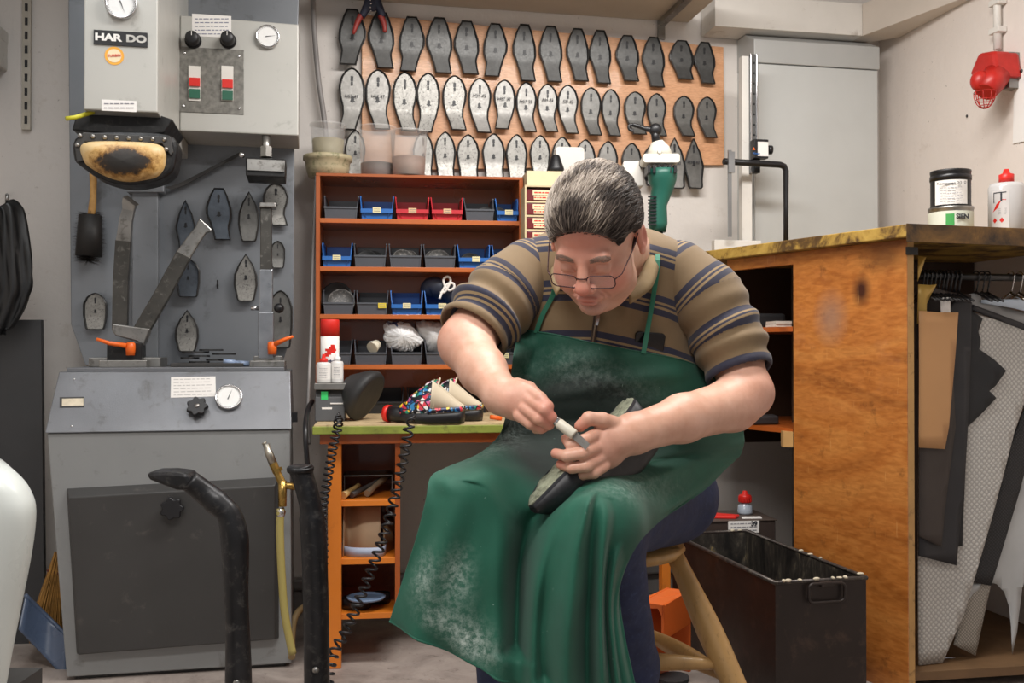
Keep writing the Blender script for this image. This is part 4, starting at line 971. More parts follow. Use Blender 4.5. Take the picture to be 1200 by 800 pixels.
# containers on top of the shelf unit
n = NT('clear_plastic'); n.b.inputs['Base Color'].default_value = (.93, .93, .92, 1); n.b.inputs['Roughness'].default_value = .12
n.b.inputs['Alpha'].default_value = .2; m_clear = n.m
def tubm(px0, px1, y0, y1, d, fill, fcol, nm, lab, zb, taper=.88, rimw=1.06):
    a_, b_ = s(px0, y0, d), s(px1, y0, d); r = (b_.x - a_.x) / 2 / rimw; cx = (a_.x + b_.x) / 2; h = a_.z - zb
    t = thing(nm, lab, 'tub', 'plastic tubs on the shelf unit'); SF.place(t, (cx, d, zb + .0008))
    mb = MB(); rb = r * taper
    mb.lathe([(0, .001), (rb, .001), (r, h - .006), (r * rimw, h - .006), (r * rimw, h), (r * .98, h), (rb * .98, .003), (0, .003)], n=36, cap=False); mb.build('cup', m_clear, t)
    mb = MB(); rf = rb + (r - rb) * fill; mb.lathe([(0, .003), (rb * .96, .003), (rf * .965, h * fill), (0, h * fill - .002)], n=36, cap=False); mb.build('contents', M(nm + fcol, fcol, .6, var=.1, vs=30), t)
    return t
zs = zt3 + .010
bowl = thing('glue_bowl', 'dirty cream bowl with green stains on the shelf top left', 'bowl')
ba, bb_ = s(355, 190, .10), s(413, 190, .10); cx = (ba.x + bb_.x) / 2 ; r = (bb_.x - ba.x) / 2; SF.place(bowl, (cx, .10, zs + .0008))
hb_ = s(384, 184, .10).z - zs; mb = MB(); mb.lathe([(0, 0), (r * .78, 0), (r * .88, hb_ * .4), (r * .92, hb_ * .75), (r, hb_ * .8), (r, hb_), (r * .9, hb_), (r * .85, hb_ * .7), (0, hb_ * .6)], n=40, cap=False)
mb.build('bowl_body', M('dirty_cream', 'b5aa8a', .5, var=.15, vs=20, dirt='55603a', dirt_amt=.5), bowl)
tubm(362.5, 406.5, 146, 186, .10, .62, 'c2b898', 'plastic_tub', 'clear tub of cream paste standing in the stained bowl', zs + hb_ * .62, .84)
tubm(419, 465, 149, 207, .09, .28, '5d5955', 'plastic_tub', 'tall clear tub with dark grey powder on the shelf top', zs, .88)
tubm(456, 502, 154, 208, .05, .42, 'a58a7c', 'plastic_tub', 'clear tub with pinkish brown powder on the shelf top', zs, .88)
# small drawer cabinet
CBF = Fr(613, 3.40, 7); c_ = lambda x, y, d=0: CBF.p(x, y, d)
t = thing('drawer_cabinet', 'small cream cabinet with dark red labelled drawers behind the head', 'cabinet'); CBF.place(t)
x0, x1 = c_(615, 300).x, c_(690, 300).x; ztc = c_(640, 219).z; zbc = zd_ + .001
mb = MB(); th = .006; mb.box(x0, x0 + th, 0, .22, zbc, ztc); mb.box(x1 - th, x1, 0, .22, zbc, ztc); mb.box(x0, x1, .214, .22, zbc, ztc); mb.box(x0, x1, 0, .22, ztc, ztc + th)
dys = [220, 236.5, 253, 269.5, 286, 302.5, 319]
for y in dys[1:]: zz = c_(630, y).z; mb.box(x0 + th, x1 - th, 0, .214, zz - .003, zz + .003)
mb.build('cabinet_body', M('cream_melamine', 'c9b992', .5, var=.05), t)
m_mar = M('maroon_drawer', '6a1d22', .35, var=.08)
for a_, b_ in zip(dys, dys[1:]):
    za, zb_ = c_(630, b_).z + .005, c_(630, a_).z - .005; mb = MB(); mb.box(x0 + th + .002, x1 - th - .002, .002, .19, za, zb_); dr = mb.build('drawer', m_mar, t, bevel=.002)
    mb = MB(); lx = x0 + .028; mb.box(lx, lx + .10, .0005, .002, (za + zb_) / 2, zb_ - .003); mb.box(lx + .004, lx + .09, .0005, .002, za + .003, (za + zb_) / 2 - .002); lb = mb.build('drawer_label', M('cream_label', 'e6d3ac', .7), dr)
    lines(lb, [(lx, .0003, za + .002), (lx + .1, .0003, za + .002), (lx + .1, .0003, zb_ - .003), (lx, .0003, zb_ - .003)], 2, m_redp)
mb = MB(); xa, xb = c_(617, 219, .05).x, c_(672, 219, .05).x; mb.box(xa, xb, .04, .2, ztc + th + .001, c_(640, 201, .05).z); o = mb.build('cream_box', M('cream_card', 'd8c8a2', .6)); CBF.place(o); tag(o, 'plain cream box on top of the small drawer cabinet', 'box')
zcb = c_(640, 201, .05).z
mb = MB(); q_ = c_(651, 192, .09); mb.lathe([(.034, 0), (.030, .02), (.016, .06), (.012, .066), (0, .066)], (q_.x, .09, zcb + .001), n=24); o = mb.build('black_cone', m_black); CBF.place(o); tag(o, 'black cone shaped cap on the cream box behind the head', 'cap')
mb = MB(); q_ = c_(665, 184, .15); mb.prism(rrect(q_.x - .045, q_.x + .06, zcb + .001, q_.z + .035, .012), .14, .18); o = mb.build('white_holder', m_white); CBF.place(o); tag(o, 'white plastic holder on the cream box behind the hair', 'holder')
# drill press-like green grinder behind the head
GF = Fr(770, 3.3, 0); k_ = lambda x, y, d=0: GF.p(x, y, d)
t = thing('green_rotary_tool', 'green and white electric tool standing behind the left shoulder', 'power tool'); GF.place(t)
m_tg = M('tool_green', '1d5a4c', .4, var=.08); c0 = k_(773, 250)
mb = MB(); L = [(272, .026), (262, .032), (240, .030), (222, .036), (212, .047), (206, .049), (199, .050)]
mb.tube([(k_(771 + (5 if y < 225 else 0), y)) for y, r_ in L], [r_ for y, r_ in L], 20); mb.build('motor_body', m_tg, t)
mb = MB(); mb.tube([Vector((c0.x, 0, zd_ + .012)), k_(771, 272)], [.016, .016], 16); mb.lathe([(.09, 0), (.09, .010), (.03, .014), (0, .014)], (c0.x, 0, zd_ + .001), n=32); mb.build('stand_post', m_blackmetal, t)
mb = MB()
for j in range(9): p_ = k_(762, 232 + j * 4); mb.box(p_.x - .012, p_.x + .016, -.034, -.028, p_.z - .0025, p_.z + .0025)
mb.build('vent_slots', m_black, t)
mb = MB(); p_ = k_(775, 196)
for j in range(6): u_ = p_.x - .052 + .0175 * j; mb.box(u_, u_ + .009, -.045, .04, k_(775, 201).z - .012, p_.z)
mb.build('collar_fins', m_black, t)
mb = MB(); a_ = k_(752, 191); b_ = k_(794, 183); mb.prism(rrect(a_.x, b_.x, a_.z - .006, b_.z, .008), -.045, .045); mb.tube([k_(773, 184), k_(772, 174), k_(770, 166)], [.045, .036, .02], 20); mb.lathe([(.008, 0), (.006, .003), (0, .003)], k_(773, 178, -.045), (0, -1, 0), 12); mb.build('gear_cover', M('ivory_cast', 'd9d5c8', .45, var=.05), t)
mb = MB(); mb.tube([k_(769, 168), k_(767, 152)], [.014, .013], 14); mb.ell(k_(768, 152), (.022, .018, .022)); mb.tube(spline([k_(766, 152), k_(757, 151), k_(748, 148), k_(742, 146)], 5), [.010] * 6 + [.007] * 10, 10); mb.tube(spline([k_(742, 146), k_(737, 147), k_(738, 152), k_(743, 153)], 4), .005, 8); mb.build('lever', m_black, t)
o = thing('white_tool_stand', 'white metal tool stand between the head and the green tool', 'stand'); GF.place(o)
mb = MB(); mb.prism([(k_(x, y).x, k_(x, y).z) for x, y in ((733, 185), (752, 184), (752, 190), (757, 200), (757, 214), (730, 216))], .06, .14); a_ = k_(738, 216, .1); mb.box(a_.x - .02, a_.x + .02, .08, .12, zd_ + .001, a_.z); mb.build('stand_body', m_white, o, bevel=.004)
mb = MB(); mb.cyl(k_(758, 209, .05), k_(758, 209, .08), .008); mb.build('stand_knob', m_black, o)

# ---- bench top things ----
BT = Fr(430, 3.12, 7); b = lambda x, y, d=0: BT.p(x, y, d)
def bx_(x0, x1, y0, zb=None, d0=0, d1=.1):
    return b(x0, 480, d0).x, b(x1, 480, d0).x, d0, d1, (zb if zb is not None else zd_ + .001), b((x0 + x1) / 2, y0, d0).z
t = thing('glue_heater', 'small dark grey electric box with green label under the bottles', 'device'); BT.place(t)
X0, X1, _, _, Z0, Z1 = bx_(369, 404, 455, d0=.0)
zst = b(385, 449, 0).z
mb = MB(); mb.prism([(0.0, Z0), (.012, Z1 - .03), (.03, Z1 - .004), (.13, Z1 - .004), (.13, Z0)], X0, X1, 'x'); mb.build('housing', M('dark_grey_case', '4b4c4e', .5), t, bevel=.002)
ys = lambda z_: .012 * (z_ - Z0) / (Z1 - .03 - Z0)
mb = MB(); pz = b(385, 464).z; mb.box(b(376, 460).x, b(384, 460).x, ys(pz) - .003, ys(pz) + .003, pz - .012, pz + .014); mb.build('label', M('green_label', '35c66a', .5), t)
mb = MB(); mb.box(X0 - .002, X1 + .01, .0, .13, Z1 - .004, zst); mb.build('tray', m_steel, t, bevel=.001)
mb = MB(); pz = b(385, 475).z; mb.box(b(377, 460).x, b(389, 460).x, ys(pz) - .002, ys(pz) + .003, pz - .012, pz - .006); mb.box(b(387, 460).x, b(402, 460).x, ys(pz) - .002, ys(pz) + .003, pz + .004, pz + .008); mb.build('marking', m_paper, t)
def bottle(px0, px1, ytop, yb_z, d, body, cap, nm, lab, shoulder=.72, capw=.55, F=None, fb=None, mlab=True):
    F = F or BT; fp = F.p; a_, b_ = fp(px0, 480, d), fp(px1, 480, d); r = (b_.x - a_.x) / 2; cx = (a_.x + b_.x) / 2; h = fp(px0, ytop, d).z - yb_z
    t = thing(nm, lab, 'bottle'); F.place(t, (cx, d, yb_z + .0008))
    mb = MB(); mb.lathe([(0, 0), (r * .94, 0), (r, .004), (r, h * (shoulder - .08)), (r * .9, h * (shoulder - .02)), (r * capw * .8, h * shoulder), (r * capw * .8, h * (shoulder + .02)), (0, h * (shoulder + .02))], n=32); mb.build('body', body, t)
    mb = MB(); mb.lathe([(r * capw, h * shoulder), (r * capw, h * (shoulder + .12)), (r * capw * .5, h * (shoulder + .14)), (r * capw * .35, h), (0, h)], n=24); mb.build('cap', cap, t)
    if mlab:
        mb = MB(); rr = r * 1.012; rows = []
        for zz in (h * .12, h * (shoulder - .14)): rows.append([(rr * math.sin(a), -rr * math.cos(a), zz) for a in [R(-65 + 130 * j / 12) for j in range(13)]])
        mb.grid(rows); lb = mb.build('label', m_paper, t)
        lines(lb, [(-r * .6, -rr * 1.0, h * .16), (r * .6, -rr * 1.0, h * .16), (r * .6, -rr * 1.0, h * (shoulder - .18)), (-r * .6, -rr * 1.0, h * (shoulder - .18))], 5, M('grey_print', '9a9a9e', .8))
    return t, r, h
m_milky = M('milky_plastic', 'dcdbd8', .3, var=.03)
bottle(370.5, 388, 415, zst, .03, m_milky, m_redp, 'small_bottle', 'small white bottle with red cap in front of the spray can')
bottle(388, 402.5, 413, zst, .035, m_milky, M('white_cap', 'e8e8e6', .3), 'small_bottle', 'small white bottle with white cap in front of the spray can')
t = thing('spray_can', 'tall spray can with large red cap beside the shelf unit', 'spray can'); a_, b_ = b(375.5, 480, .085), b(397.5, 480, .085); r = (b_.x - a_.x) / 2; BT.place(t, ((a_.x + b_.x) / 2, .085, zst + .0008))
h1_, h2_ = b(386, 394, .085).z - zst, b(386, 374.5, .085).z - zst
mb = MB(); mb.lathe([(0, 0), (r, 0), (r, h1_), (0, h1_)], n=36); cn_ = mb.build('can', m_paper, t)
mb = MB(); mb.lathe([(r * 1.02, h1_), (r * 1.02, h2_ - .004), (r * .96, h2_), (0, h2_)], n=36); mb.build('cap', m_redp, t)
for zz, x0_, x1_ in ((.58, -.020, -.002), (.62, -.016, .006), (.66, -.008, .020), (.70, -.014, .024), (.74, -.002, .020), (.79, .004, .018)):
    curved(x0_, x1_, h1_ * (zz - .025), h1_ * (zz + .025), r * 1.012, m_redp, 'red_mark', cn_)
text('active', 'lettering', .014, (.002, -r * 1.03, h1_ * .46), FACE, M('navy_print', '23304f', .6), cn_, bold=.0005)
# black cone hood lying on its side
t = thing('rubber_hood', 'dull black cone shaped rubber hood leaning by the bottles', 'hood'); BT.place(t)
A_, B_ = b(404, 457, .05), b(431, 462, .0)
def ringp(c, nrm, r0, r1, n=36, ph=0):
    nrm = nrm.normalized(); u_ = nrm.cross(Vector((0, 0, 1))).normalized(); w_ = u_.cross(nrm); return [c + u_ * (r0 * math.cos(2 * math.pi * k / n)) + w_ * (r1 * math.sin(2 * math.pi * k / n)) for k in range(n)]
ax = Vector((-.70, .35, .42)).normalized(); c0 = b(428, 456.5, .02)
rg = [ringp(c0 + ax * a_, ax, r_ * .95, r_ * 1.0) for a_, r_ in ((-.016, .070), (-.014, .084), (0, .088), (.02, .080), (.05, .055), (.072, .036), (.078, .026), (.079, .001))]
mb = MB(); rg2 = [ringp(c0 + ax * -.016, ax, .001, .001)] + rg
zmin = min(p.z for r_ in rg2 for p in r_)
for A2, B2 in zip(rg2, rg2[1:]): mb.add([p + Vector((0, 0, zd_ + .001 - zmin)) for p in A2 + B2], [(j, (j + 1) % 36, 36 + (j + 1) % 36, 36 + j) for j in range(36)], True)
mb.build('hood_body', M('matte_rubber', '262627', .6, var=.2, bump=.1), t)
# black tool with red ring
t = thing('air_tool', 'black cylindrical tool with a red end ring on the bench', 'tool'); BT.place(t)
a_, b_ = b(452, 476, -.06), b(478, 481, -.10); a_.z = zd_ + .029; b_.z = zd_ + .024
mb = MB(); mb.tube([a_, a_.lerp(b_, .2)], [.026, .027], 24); mb.build('ring', m_redp, t)
mb = MB(); d_ = (b_ - a_); mb.tube([a_.lerp(b_, .2), a_.lerp(b_, .6), b_, b_ + d_ * .15], [.024, .024, .021, .012], 24); mb.build('tool_body', m_black, t)
# clogs
n = NT('graffiti_print'); v = n.coord('Object'); vr = n.node('ShaderNodeTexVoronoi'); vr.inputs['Scale'].default_value = 75; n.link(v, vr.inputs['Vector'])
sp_ = n.node('ShaderNodeSeparateColor'); n.link(vr.outputs['Color'], sp_.inputs[0])
c_ = n.ramp(sp_.outputs[0], [(0, srgb('15161c')), (.2, srgb('d23a4c')), (.34, srgb('2f7fb4')), (.48, srgb('f0c93a')), (.58, srgb('e9e7e2')), (.72, srgb('1f8f78')), (.84, srgb('182c5c')), (.93, srgb('d86aa0'))], 'CONSTANT')
v2 = n.node('ShaderNodeTexVoronoi', feature='DISTANCE_TO_EDGE'); v2.inputs['Scale'].default_value = 45; n.link(v, v2.inputs['Vector'])
c_ = n.mix(n.ramp(v2.outputs['Distance'], [(.05, (1, 1, 1)), (.09, (0, 0, 0))]), c_, srgb('12131a')); n.link(c_, n.b.inputs['Base Color']); n.b.inputs['Roughness'].default_value = .35; m_graf = n.m
m_lining = M('beige_lining', 'cdbfa6', .75, var=.05)
def clog(name, lab, px_toe, px_heel, yb, d):
    """clog seen from the side, toe to the left"""
    t = thing(name, lab, 'clog', 'pair of patterned clogs'); a_ = b(px_toe, yb, d).x; b_ = b(px_heel, yb, d).x; L = b_ - a_; BT.place(t, (a_, d, zd_ + .001)); t.rotation_euler.z += R(-6)
    W_ = .048; halfw = lambda u: W_ * (math.sin(math.pi * min(1, u * 1.9 + .02) * .5) ** .7 if u < .5 else (1 - .22 * (u - .5) * 2) * (1 if u < .9 else math.sqrt(max(0, 1 - ((u - .9) / .103) ** 2)) * .9 + .1))
    us = [i / 30 for i in range(31)]
    mb = MB(); base = [(u * L, -halfw(u)) for u in us] + [(u * L, halfw(u)) for u in reversed(us)]
    sole_h = lambda u: .028 + .012 * u
    n_ = len(base); lo = [(x * .98 + .002, y * .94, 0.001 + max(0, .14 * L - x) * .35) for x, y in base]; mid = [(x, y * 1.04, sole_h(x / L) * .5 + max(0, .1 * L - x) * .2) for x, y in base]; hi = [(x, y, sole_h(x / L)) for x, y in base]
    for A2, B2 in ((lo, mid), (mid, hi)): mb.add(A2 + B2, [(j, (j + 1) % n_, n_ + (j + 1) % n_, n_ + j) for j in range(n_)], True)
    mb.add(lo, [tuple(range(n_))]); mb.add(hi, [tuple(range(n_))[::-1]]); mb.build('outsole', m_black, t)
    # footbed + upper: arch sections from the toe to u=.55, height rising, then low heel rim
    top = lambda u: .026 + .062 * math.sin(min(1, (u + .02) / .50) * math.pi / 2) ** 1.3 + (.02 * max(0, (u - .36) / .16) if u < .52 else .02)
    rows = []
    for i in range(19):
        u = .015 + .50 * i / 18; hw = halfw(u) * .98; H = top(u); z0_ = sole_h(u) - .004
        rows.append([(u * L + (.022 * math.sin(a) if u > .45 else 0) * ((u - .45) / .065), -hw * math.cos(a), z0_ + (H) * math.sin(a) ** .85) for a in [math.pi * j / 20 for j in range(21)]])
    mb = MB(); mb.mat(0).grid(rows); up = mb.build('upper', [m_graf], t, solid=-.003)
    inn = [[(x + .0, y * .93, z_ - (z_ - .03) * .06) for x, y, z_ in r_] for r_ in rows[6:]]
    mb = MB(); mb.grid(inn); edge = rows[-1]; mb.tube(edge, .0028, 6); mb.build('lining', m_lining, t)
    # side wings sweeping down to the heel in lining colour and printed heel rim
    mb = MB(); rw = []; ri = []
    for sg in (-1, 1):
        A2 = []; B2 = []
        for i in range(15):
            u = .475 + .495 * i / 14; H = .086 * (1 - (i / 14)) ** 1.15 + .015; hw = halfw(u) * .98
            A2.append((u * L, sg * hw, sole_h(u) - .003)); B2.append((u * L + .01 * (1 - i / 14), sg * hw * .96, sole_h(u) + H))
        mb = MB(); mb.grid([A2, B2]); mb.build('heel_side', m_lining, t, solid=.004)
    mb = MB(); c2 = [(u * L, -halfw(u) * 1.03, sole_h(u) - .002) for u in [.45 + .55 * i / 20 for i in range(21)]] + [(u * L, halfw(u) * 1.03, sole_h(u) - .002) for u in [1 - .55 * i / 20 for i in range(21)]]
    mb.grid([c2, [(x, y, z_ + .015) for x, y, z_ in c2]]); mb.build('printed_band', m_graf, t, solid=.002)
    mb = MB(); mb.prism(base, .03, .034, 'z') if 0 else mb.add([(x, y * .95, sole_h(x / L) + .002) for x, y in base], [tuple(range(n_))]); mb.build('insole', m_lining, t)
    return t
clog('patterned_clog', 'front clog with graffiti print and beige lining on the bench', 467, 545, 492, -.10)
clog('patterned_clog', 'rear clog of the printed pair, half hidden by the front one', 486, 566, 488, .0)
mb = MB(); mb.tube([b(574, 478, -.02) , b(588, 480, -.02)], .007, 10); o = mb.build('orange_plug', m_orangep); BT.place(o); o.location.z += zd_ + .009 - b(580, 479, -.02).z; tag(o, 'small orange handle on the bench beside the forearm', 'handle')
# coiled cords
def coil(pts, r, turns, wire, nm, lab, m):
    C_ = spline(pts, 24); n_ = len(C_); L = [0]
    for i in range(1, n_): L.append(L[-1] + (C_[i] - C_[i - 1]).length)
    out = []; T = turns * 14
    for k in range(T + 1):
        x = L[-1] * k / T; i = max(0, min(n_ - 2, next((j for j in range(1, n_) if L[j] >= x), n_ - 1) - 1))
        p = C_[i].lerp(C_[i + 1], (x - L[i]) / max(1e-6, L[i + 1] - L[i])); d_ = (C_[i + 1] - C_[i]).normalized(); u_ = d_.cross(Vector((0, 1, 0))).normalized(); w_ = d_.cross(u_)
        a = 2 * math.pi * k / 14; rr = r * (min(1, k / 28)) ; out.append(p + u_ * rr * math.cos(a) + w_ * rr * math.sin(a))
    mb = MB(); mb.tube(out, wire, 7); o = mb.build(nm, m); tag(o, lab, 'cord', 'coiled black cords'); return o
coil([P(397, 484, 2.93), P(396, 500, 2.88), P(391, 520, 2.88), P(384, 560, 2.88), P(378, 600, 2.88), P(379, 650, 2.88), P(377, 690, 2.85)], .012, 30, .0033, 'coiled_cord', 'black coiled cord hanging straight down the left bench leg', m_black)
coil([P(487, 487, 2.9), P(480, 497, 2.86), P(477, 515, 2.86), P(471, 545, 2.86), P(463, 580, 2.86), P(452, 620, 2.82), P(438, 660, 2.8), P(420, 705, 2.78), P(405, 740, 2.76), P(392, 763, 2.74), P(384, 800, 2.68), P(392, 812, 2.74)], .014, 34, .0036, 'coiled_cord', 'black coiled cord sweeping diagonally in front of the cubbies', m_black)
mb = MB(); mb.tube(spline([P(366, 470, 3.2), P(361, 480, 3.1), P(358, 500, 2.95), P(360, 540, 2.93), P(366, 600, 2.95), P(372, 700, 3.0)], 6), .008, 8); o = mb.build('black_cable', m_black); tag(o, 'smooth black cable looping down at the left bench corner', 'cable')
mb = MB(); mb.tube(spline([P(371, 206, 3.43), P(367, 300, 3.45), P(364, 400, 3.4), P(361, 470, 3.3), P(362, 520, 3.2)], 6), .006, 8); o = mb.build('grey_cable', M('grey_rubber', '8c8886')); tag(o, 'thin grey cable running down the left side of the shelf unit', 'cable')
# ---------------- right side: tall counter with leather store ----------------
ZC = 1.32
N_ = Vector((1.095, 2.72, 0)); W_p = Vector((.70, 3.44, 0)); E_p = Vector((1.477, 2.83, 0))
dE = (E_p - N_).normalized()
OW = lambda v: (v.x - N_.x, v.y - N_.y)
rw = lambda Y: WA.w((CU, -(4.125 - Y) / math.cos(R(11)), 0)).x - .01      # x of the right wall at depth Y
t = thing('storage_counter', 'tall wooden storage counter with stained edge and scratched side panel', 'counter'); t.location = (N_.x, N_.y, 0)
m_ply = NT('varnished_ply'); n = m_ply; v = n.coord('Object', (1, 1, 3.6))
a_ = n.noise(v, 1.6, 6, .6, 1.4); c_ = n.ramp(a_, [(.25, srgb('8a4c1a')), (.48, srgb('bb6f2e')), (.62, srgb('cb843f')), (.8, srgb('9c5c26'))])
f_ = n.noise(v, 26, 3, .5, .4); c_ = n.mix(.3, c_, n.ramp(f_, [(.35, srgb('6d3a14')), (.65, srgb('c58746'))]))
def spot(n, c_, loc, sc, col, amt, lo=.3, hi=1.0):
    mp = n.node('ShaderNodeMapping'); n.link(n.node('ShaderNodeTexCoord').outputs['Object'], mp.inputs[0])
    mp.inputs['Location'].default_value = tuple(-l * s_ for l, s_ in zip(loc, sc)); mp.inputs['Scale'].default_value = sc
    ln = n.node('ShaderNodeVectorMath', operation='LENGTH'); n.link(mp.outputs[0], ln.inputs[0])
    return n.mix(n.ramp(ln.outputs['Value'], [(lo, (amt,) * 3), (hi, (0, 0, 0))]), c_, srgb(col))
PFx = Fr(930, 3.14, -61.3)
pp = PFx.w(PFx.p(1009, 340, 0)) - N_; c_ = spot(n, c_, pp, (24, 24, 17), '32100c', .95, .25, 1.0)
pp = PFx.w(PFx.p(973, 372, 0)) - N_; c_ = spot(n, c_, pp, (13, 13, 10), '8d7a6e', .55, .2, 1.0)
pp = PFx.w(PFx.p(1035, 300, 0)) - N_; c_ = spot(n, c_, pp, (9, 9, 16), '4c2c14', .6, .2, 1.0)
sc_ = n.noise(n.coord('Object', (30, 30, 2)), 6, 3, .5); c_ = n.mix(n.ramp(sc_, [(.70, (0, 0, 0)), (.73, (.35,) * 3)]), c_, srgb('d9a869'))
dk = n.noise(n.coord('Object', (3, 3, 3)), 5, 7, .7); c_ = n.mix(n.ramp(dk, [(.60, (0, 0, 0)), (.72, (.5,) * 3)]), c_, srgb('4d2a12'))
n.link(c_, n.b.inputs['Base Color']); n.b.inputs['Roughness'].default_value = .38; n.b.inputs['Coat Weight'].default_value = .25; n.bump(f_, .1); m_ply = n.m
n = NT('stained_edge'); v = n.coord('Object'); c_ = n.ramp(n.noise(v, 7, 8, .7, .5), [(.34, srgb('2a1c10')), (.44, srgb('5d421c')), (.52, srgb('a8863c')), (.7, srgb('c4a352'))])
n.link(c_, n.b.inputs['Base Color']); n.b.inputs['Roughness'].default_value = .6; n.bump(n.noise(v, 60, 6), .4); m_stain = n.m
n = NT('stained_edge_front'); v = n.coord('Object'); c_ = n.ramp(n.noise(v, 6, 8, .7, .5), [(.36, srgb('2b1d10')), (.55, srgb('6b4c22')), (.72, srgb('a07c3a'))])
n.link(c_, n.b.inputs['Base Color']); n.b.inputs['Roughness'].default_value = .6; m_stain2 = n.m
m_raw = M('raw_pine', 'b98f56', .6, var=.15, vs=10, dirt='6e4d28', dirt_amt=.3)
back = Vector((.60, 3.62, 0)); E2 = Vector((rw(2.9), 2.9 + .03, 0)); tE = N_ + dE * ((rw(2.85) - N_.x) / dE.x)
top = [N_, tE, Vector((rw(3.95), 3.95, 0)), Vector((.56, 3.80, 0)), W_p + Vector((-.03, .055, 0))]
mb = MB(); mb.prism([OW(p) for p in top], ZC - .036, ZC, 'z'); mb.build('counter_top', m_stain, t, bevel=.003)
q0, q1 = N_ + Vector((-.002, -.004, 0)), tE + Vector((0, -.004, 0))
mb = MB(); mb.prism([OW(q0), OW(q1), OW(q1 + Vector((0, .002, 0))), OW(q0 + Vector((0, .002, 0)))], ZC - .05, ZC + .001, 'z'); mb.build('front_edge', m_stain2, t, bevel=.002)
# side panel
nf = Vector((-.481, .877, 0)); nr = Vector((.877, .481, 0)); A_ = Vector((1.111, 2.76, 0)); B_ = A_ + nf * .436
mb = MB(); mb.prism([OW(A_), OW(A_ + nr * .003), OW(B_ + nr * .003), OW(B_)], 0, ZC - .037, 'z'); mb.build('side_panel', m_ply, t)
mb = MB(); mb.prism([OW(A_ + nr * .0031), OW(A_ + nr * .030), OW(B_ + nr * .030), OW(B_ + nr * .0031)], 0, ZC - .037, 'z'); mb.build('panel_core', m_raw, t, bevel=.002)
pk = PFx.p; mb = MB()
mb.prism([OW(A_ + dE * -.004 + Vector((0, -.006, 0))), OW(A_ + dE * .035 + Vector((0, -.006, 0))), OW(A_ + dE * .035 + Vector((0, -.001, 0))), OW(A_ + dE * -.004 + Vector((0, -.001, 0)))], ZC - .082, ZC - .060, 'z'); mb.build('corner_bracket', m_blackmetal, t)
mb = MB(); mb.prism([OW(W_p + Vector((.05, -.02, 0))), OW(A_ + nf * .05), OW(A_ + nf * .05 + nr * .02), OW(W_p + Vector((.07, 0, 0)))], ZC - .075, ZC - .037, 'z'); mb.build('support_rail', m_ply, t)
# back-left open shelves behind the panel
m_dkw = M('dark_brown_board', '3a2618', .6, var=.15)
S0 = Vector((.76, 3.42, 0)); 
mb = MB(); mb.prism([OW(Vector((.72, 3.70, 0))), OW(Vector((1.25, 3.80, 0))), OW(Vector((1.25, 3.82, 0))), OW(Vector((.72, 3.72, 0)))], .62, ZC - .037, 'z'); mb.build('shelf_back', m_dkw, t)
for yy, nm in ((383, 'inner_shelf'), (500, 'inner_shelf')):
    z1 = P(905, yy, 3.22).z; mb = MB(); mb.prism([OW(Vector((.80, 3.32, 0))), OW(B_ + Vector((-.002, .0, 0))), OW(Vector((1.24, 3.78, 0))), OW(Vector((.73, 3.69, 0)))], z1 - .016, z1, 'z'); mb.build(nm, m_orw, t)
    if yy == 383: ZI = z1
    else: ZJ = z1
mb = MB(); mb.prism([OW(B_ + Vector((-.03, .01, 0))), OW(B_ + Vector((-.002, .0, 0))), OW(B_ + Vector((-.002, .03, 0))), OW(B_ + Vector((-.03, .04, 0)))], P(925, 513, 3.14).z - .03, P(925, 513, 3.14).z + .02, 'z'); mb.build('shelf_cleat', m_raw, t)
# interior back and floor of the right bay, hanging rail
mb = MB(); mb.prism([OW(Vector((.98, 3.42, 0))), OW(Vector((rw(3.5), 3.52, 0))), OW(Vector((rw(3.5), 3.54, 0))), OW(Vector((.98, 3.44, 0)))], 0, ZC - .037, 'z'); mb.build('bay_back', m_dkw, t)
mb = MB(); mb.prism([OW(A_ + nr * .031 + nf * .02), OW(Vector((rw(2.9), 2.9, 0))), OW(Vector((rw(3.4), 3.48, 0))), OW(Vector((1.0, 3.41, 0)))], .03, .055, 'z'); mb.build('bay_floor', M('bay_floor_wood', '6d5236', .6, var=.2), t)
RL = Fr(1076, 2.87, 13); rp = RL.p; zr = rp(1120, 324).z
mb = MB(); ra, rb_ = RL.w((-.02, 0, zr)) - N_, RL.w((.55, 0, zr)) - N_; mb.tube([ra, rb_], .011, 12); mb.build('hanging_rail', M('rail_dark', '3c3b3b', .3, .7), t)
o = MB(); pts = [rp(1060, 0).x, .0]
# small things on the left shelves
mb = MB(); mb.prism([(0, 0), (.10, .01), (.11, .06), (.05, .085), (.0, .06)], ZI + .001, ZI + .05, 'z'); o = mb.build('dark_cloth', M('dark_cloth_m', '1b1a1c', .8), bevel=.01); o.location = (.84, 3.36, 0); tag(o, 'dark folded cloth on the upper shelf left of the wooden panel', 'cloth')
for k, (y_, c2, lb) in enumerate(((375, 'c9c2b6', 'upper'), (379, 'd8d2c6', 'lower'))):
    mb = MB(); z_ = ZI + .001 + .010 * (1 - k); mb.prism([(0, 0), (.055, .01), (.05, .10), (-.01, .09)], z_, z_ + .009, 'z'); o = mb.build('paper_pad', M('pad' + c2, c2, .8)); o.location = (.868, 3.225 + k * .004, 0); tag(o, '%s of two pale paper pads on the shelf beside the wooden panel' % lb, 'paper pad', 'pale paper pads')
mb = MB(); mb.prism([(0, 0), (.09, .02), (.10, .12), (.01, .10)], ZJ + .001, ZJ + .03, 'z'); o = mb.build('leather_stack', M('dark_leather_m', '231f20', .6), bevel=.006); o.location = (.81, 3.29, 0); tag(o, 'dark leather scraps on the lower shelf left of the wooden panel', 'leather')

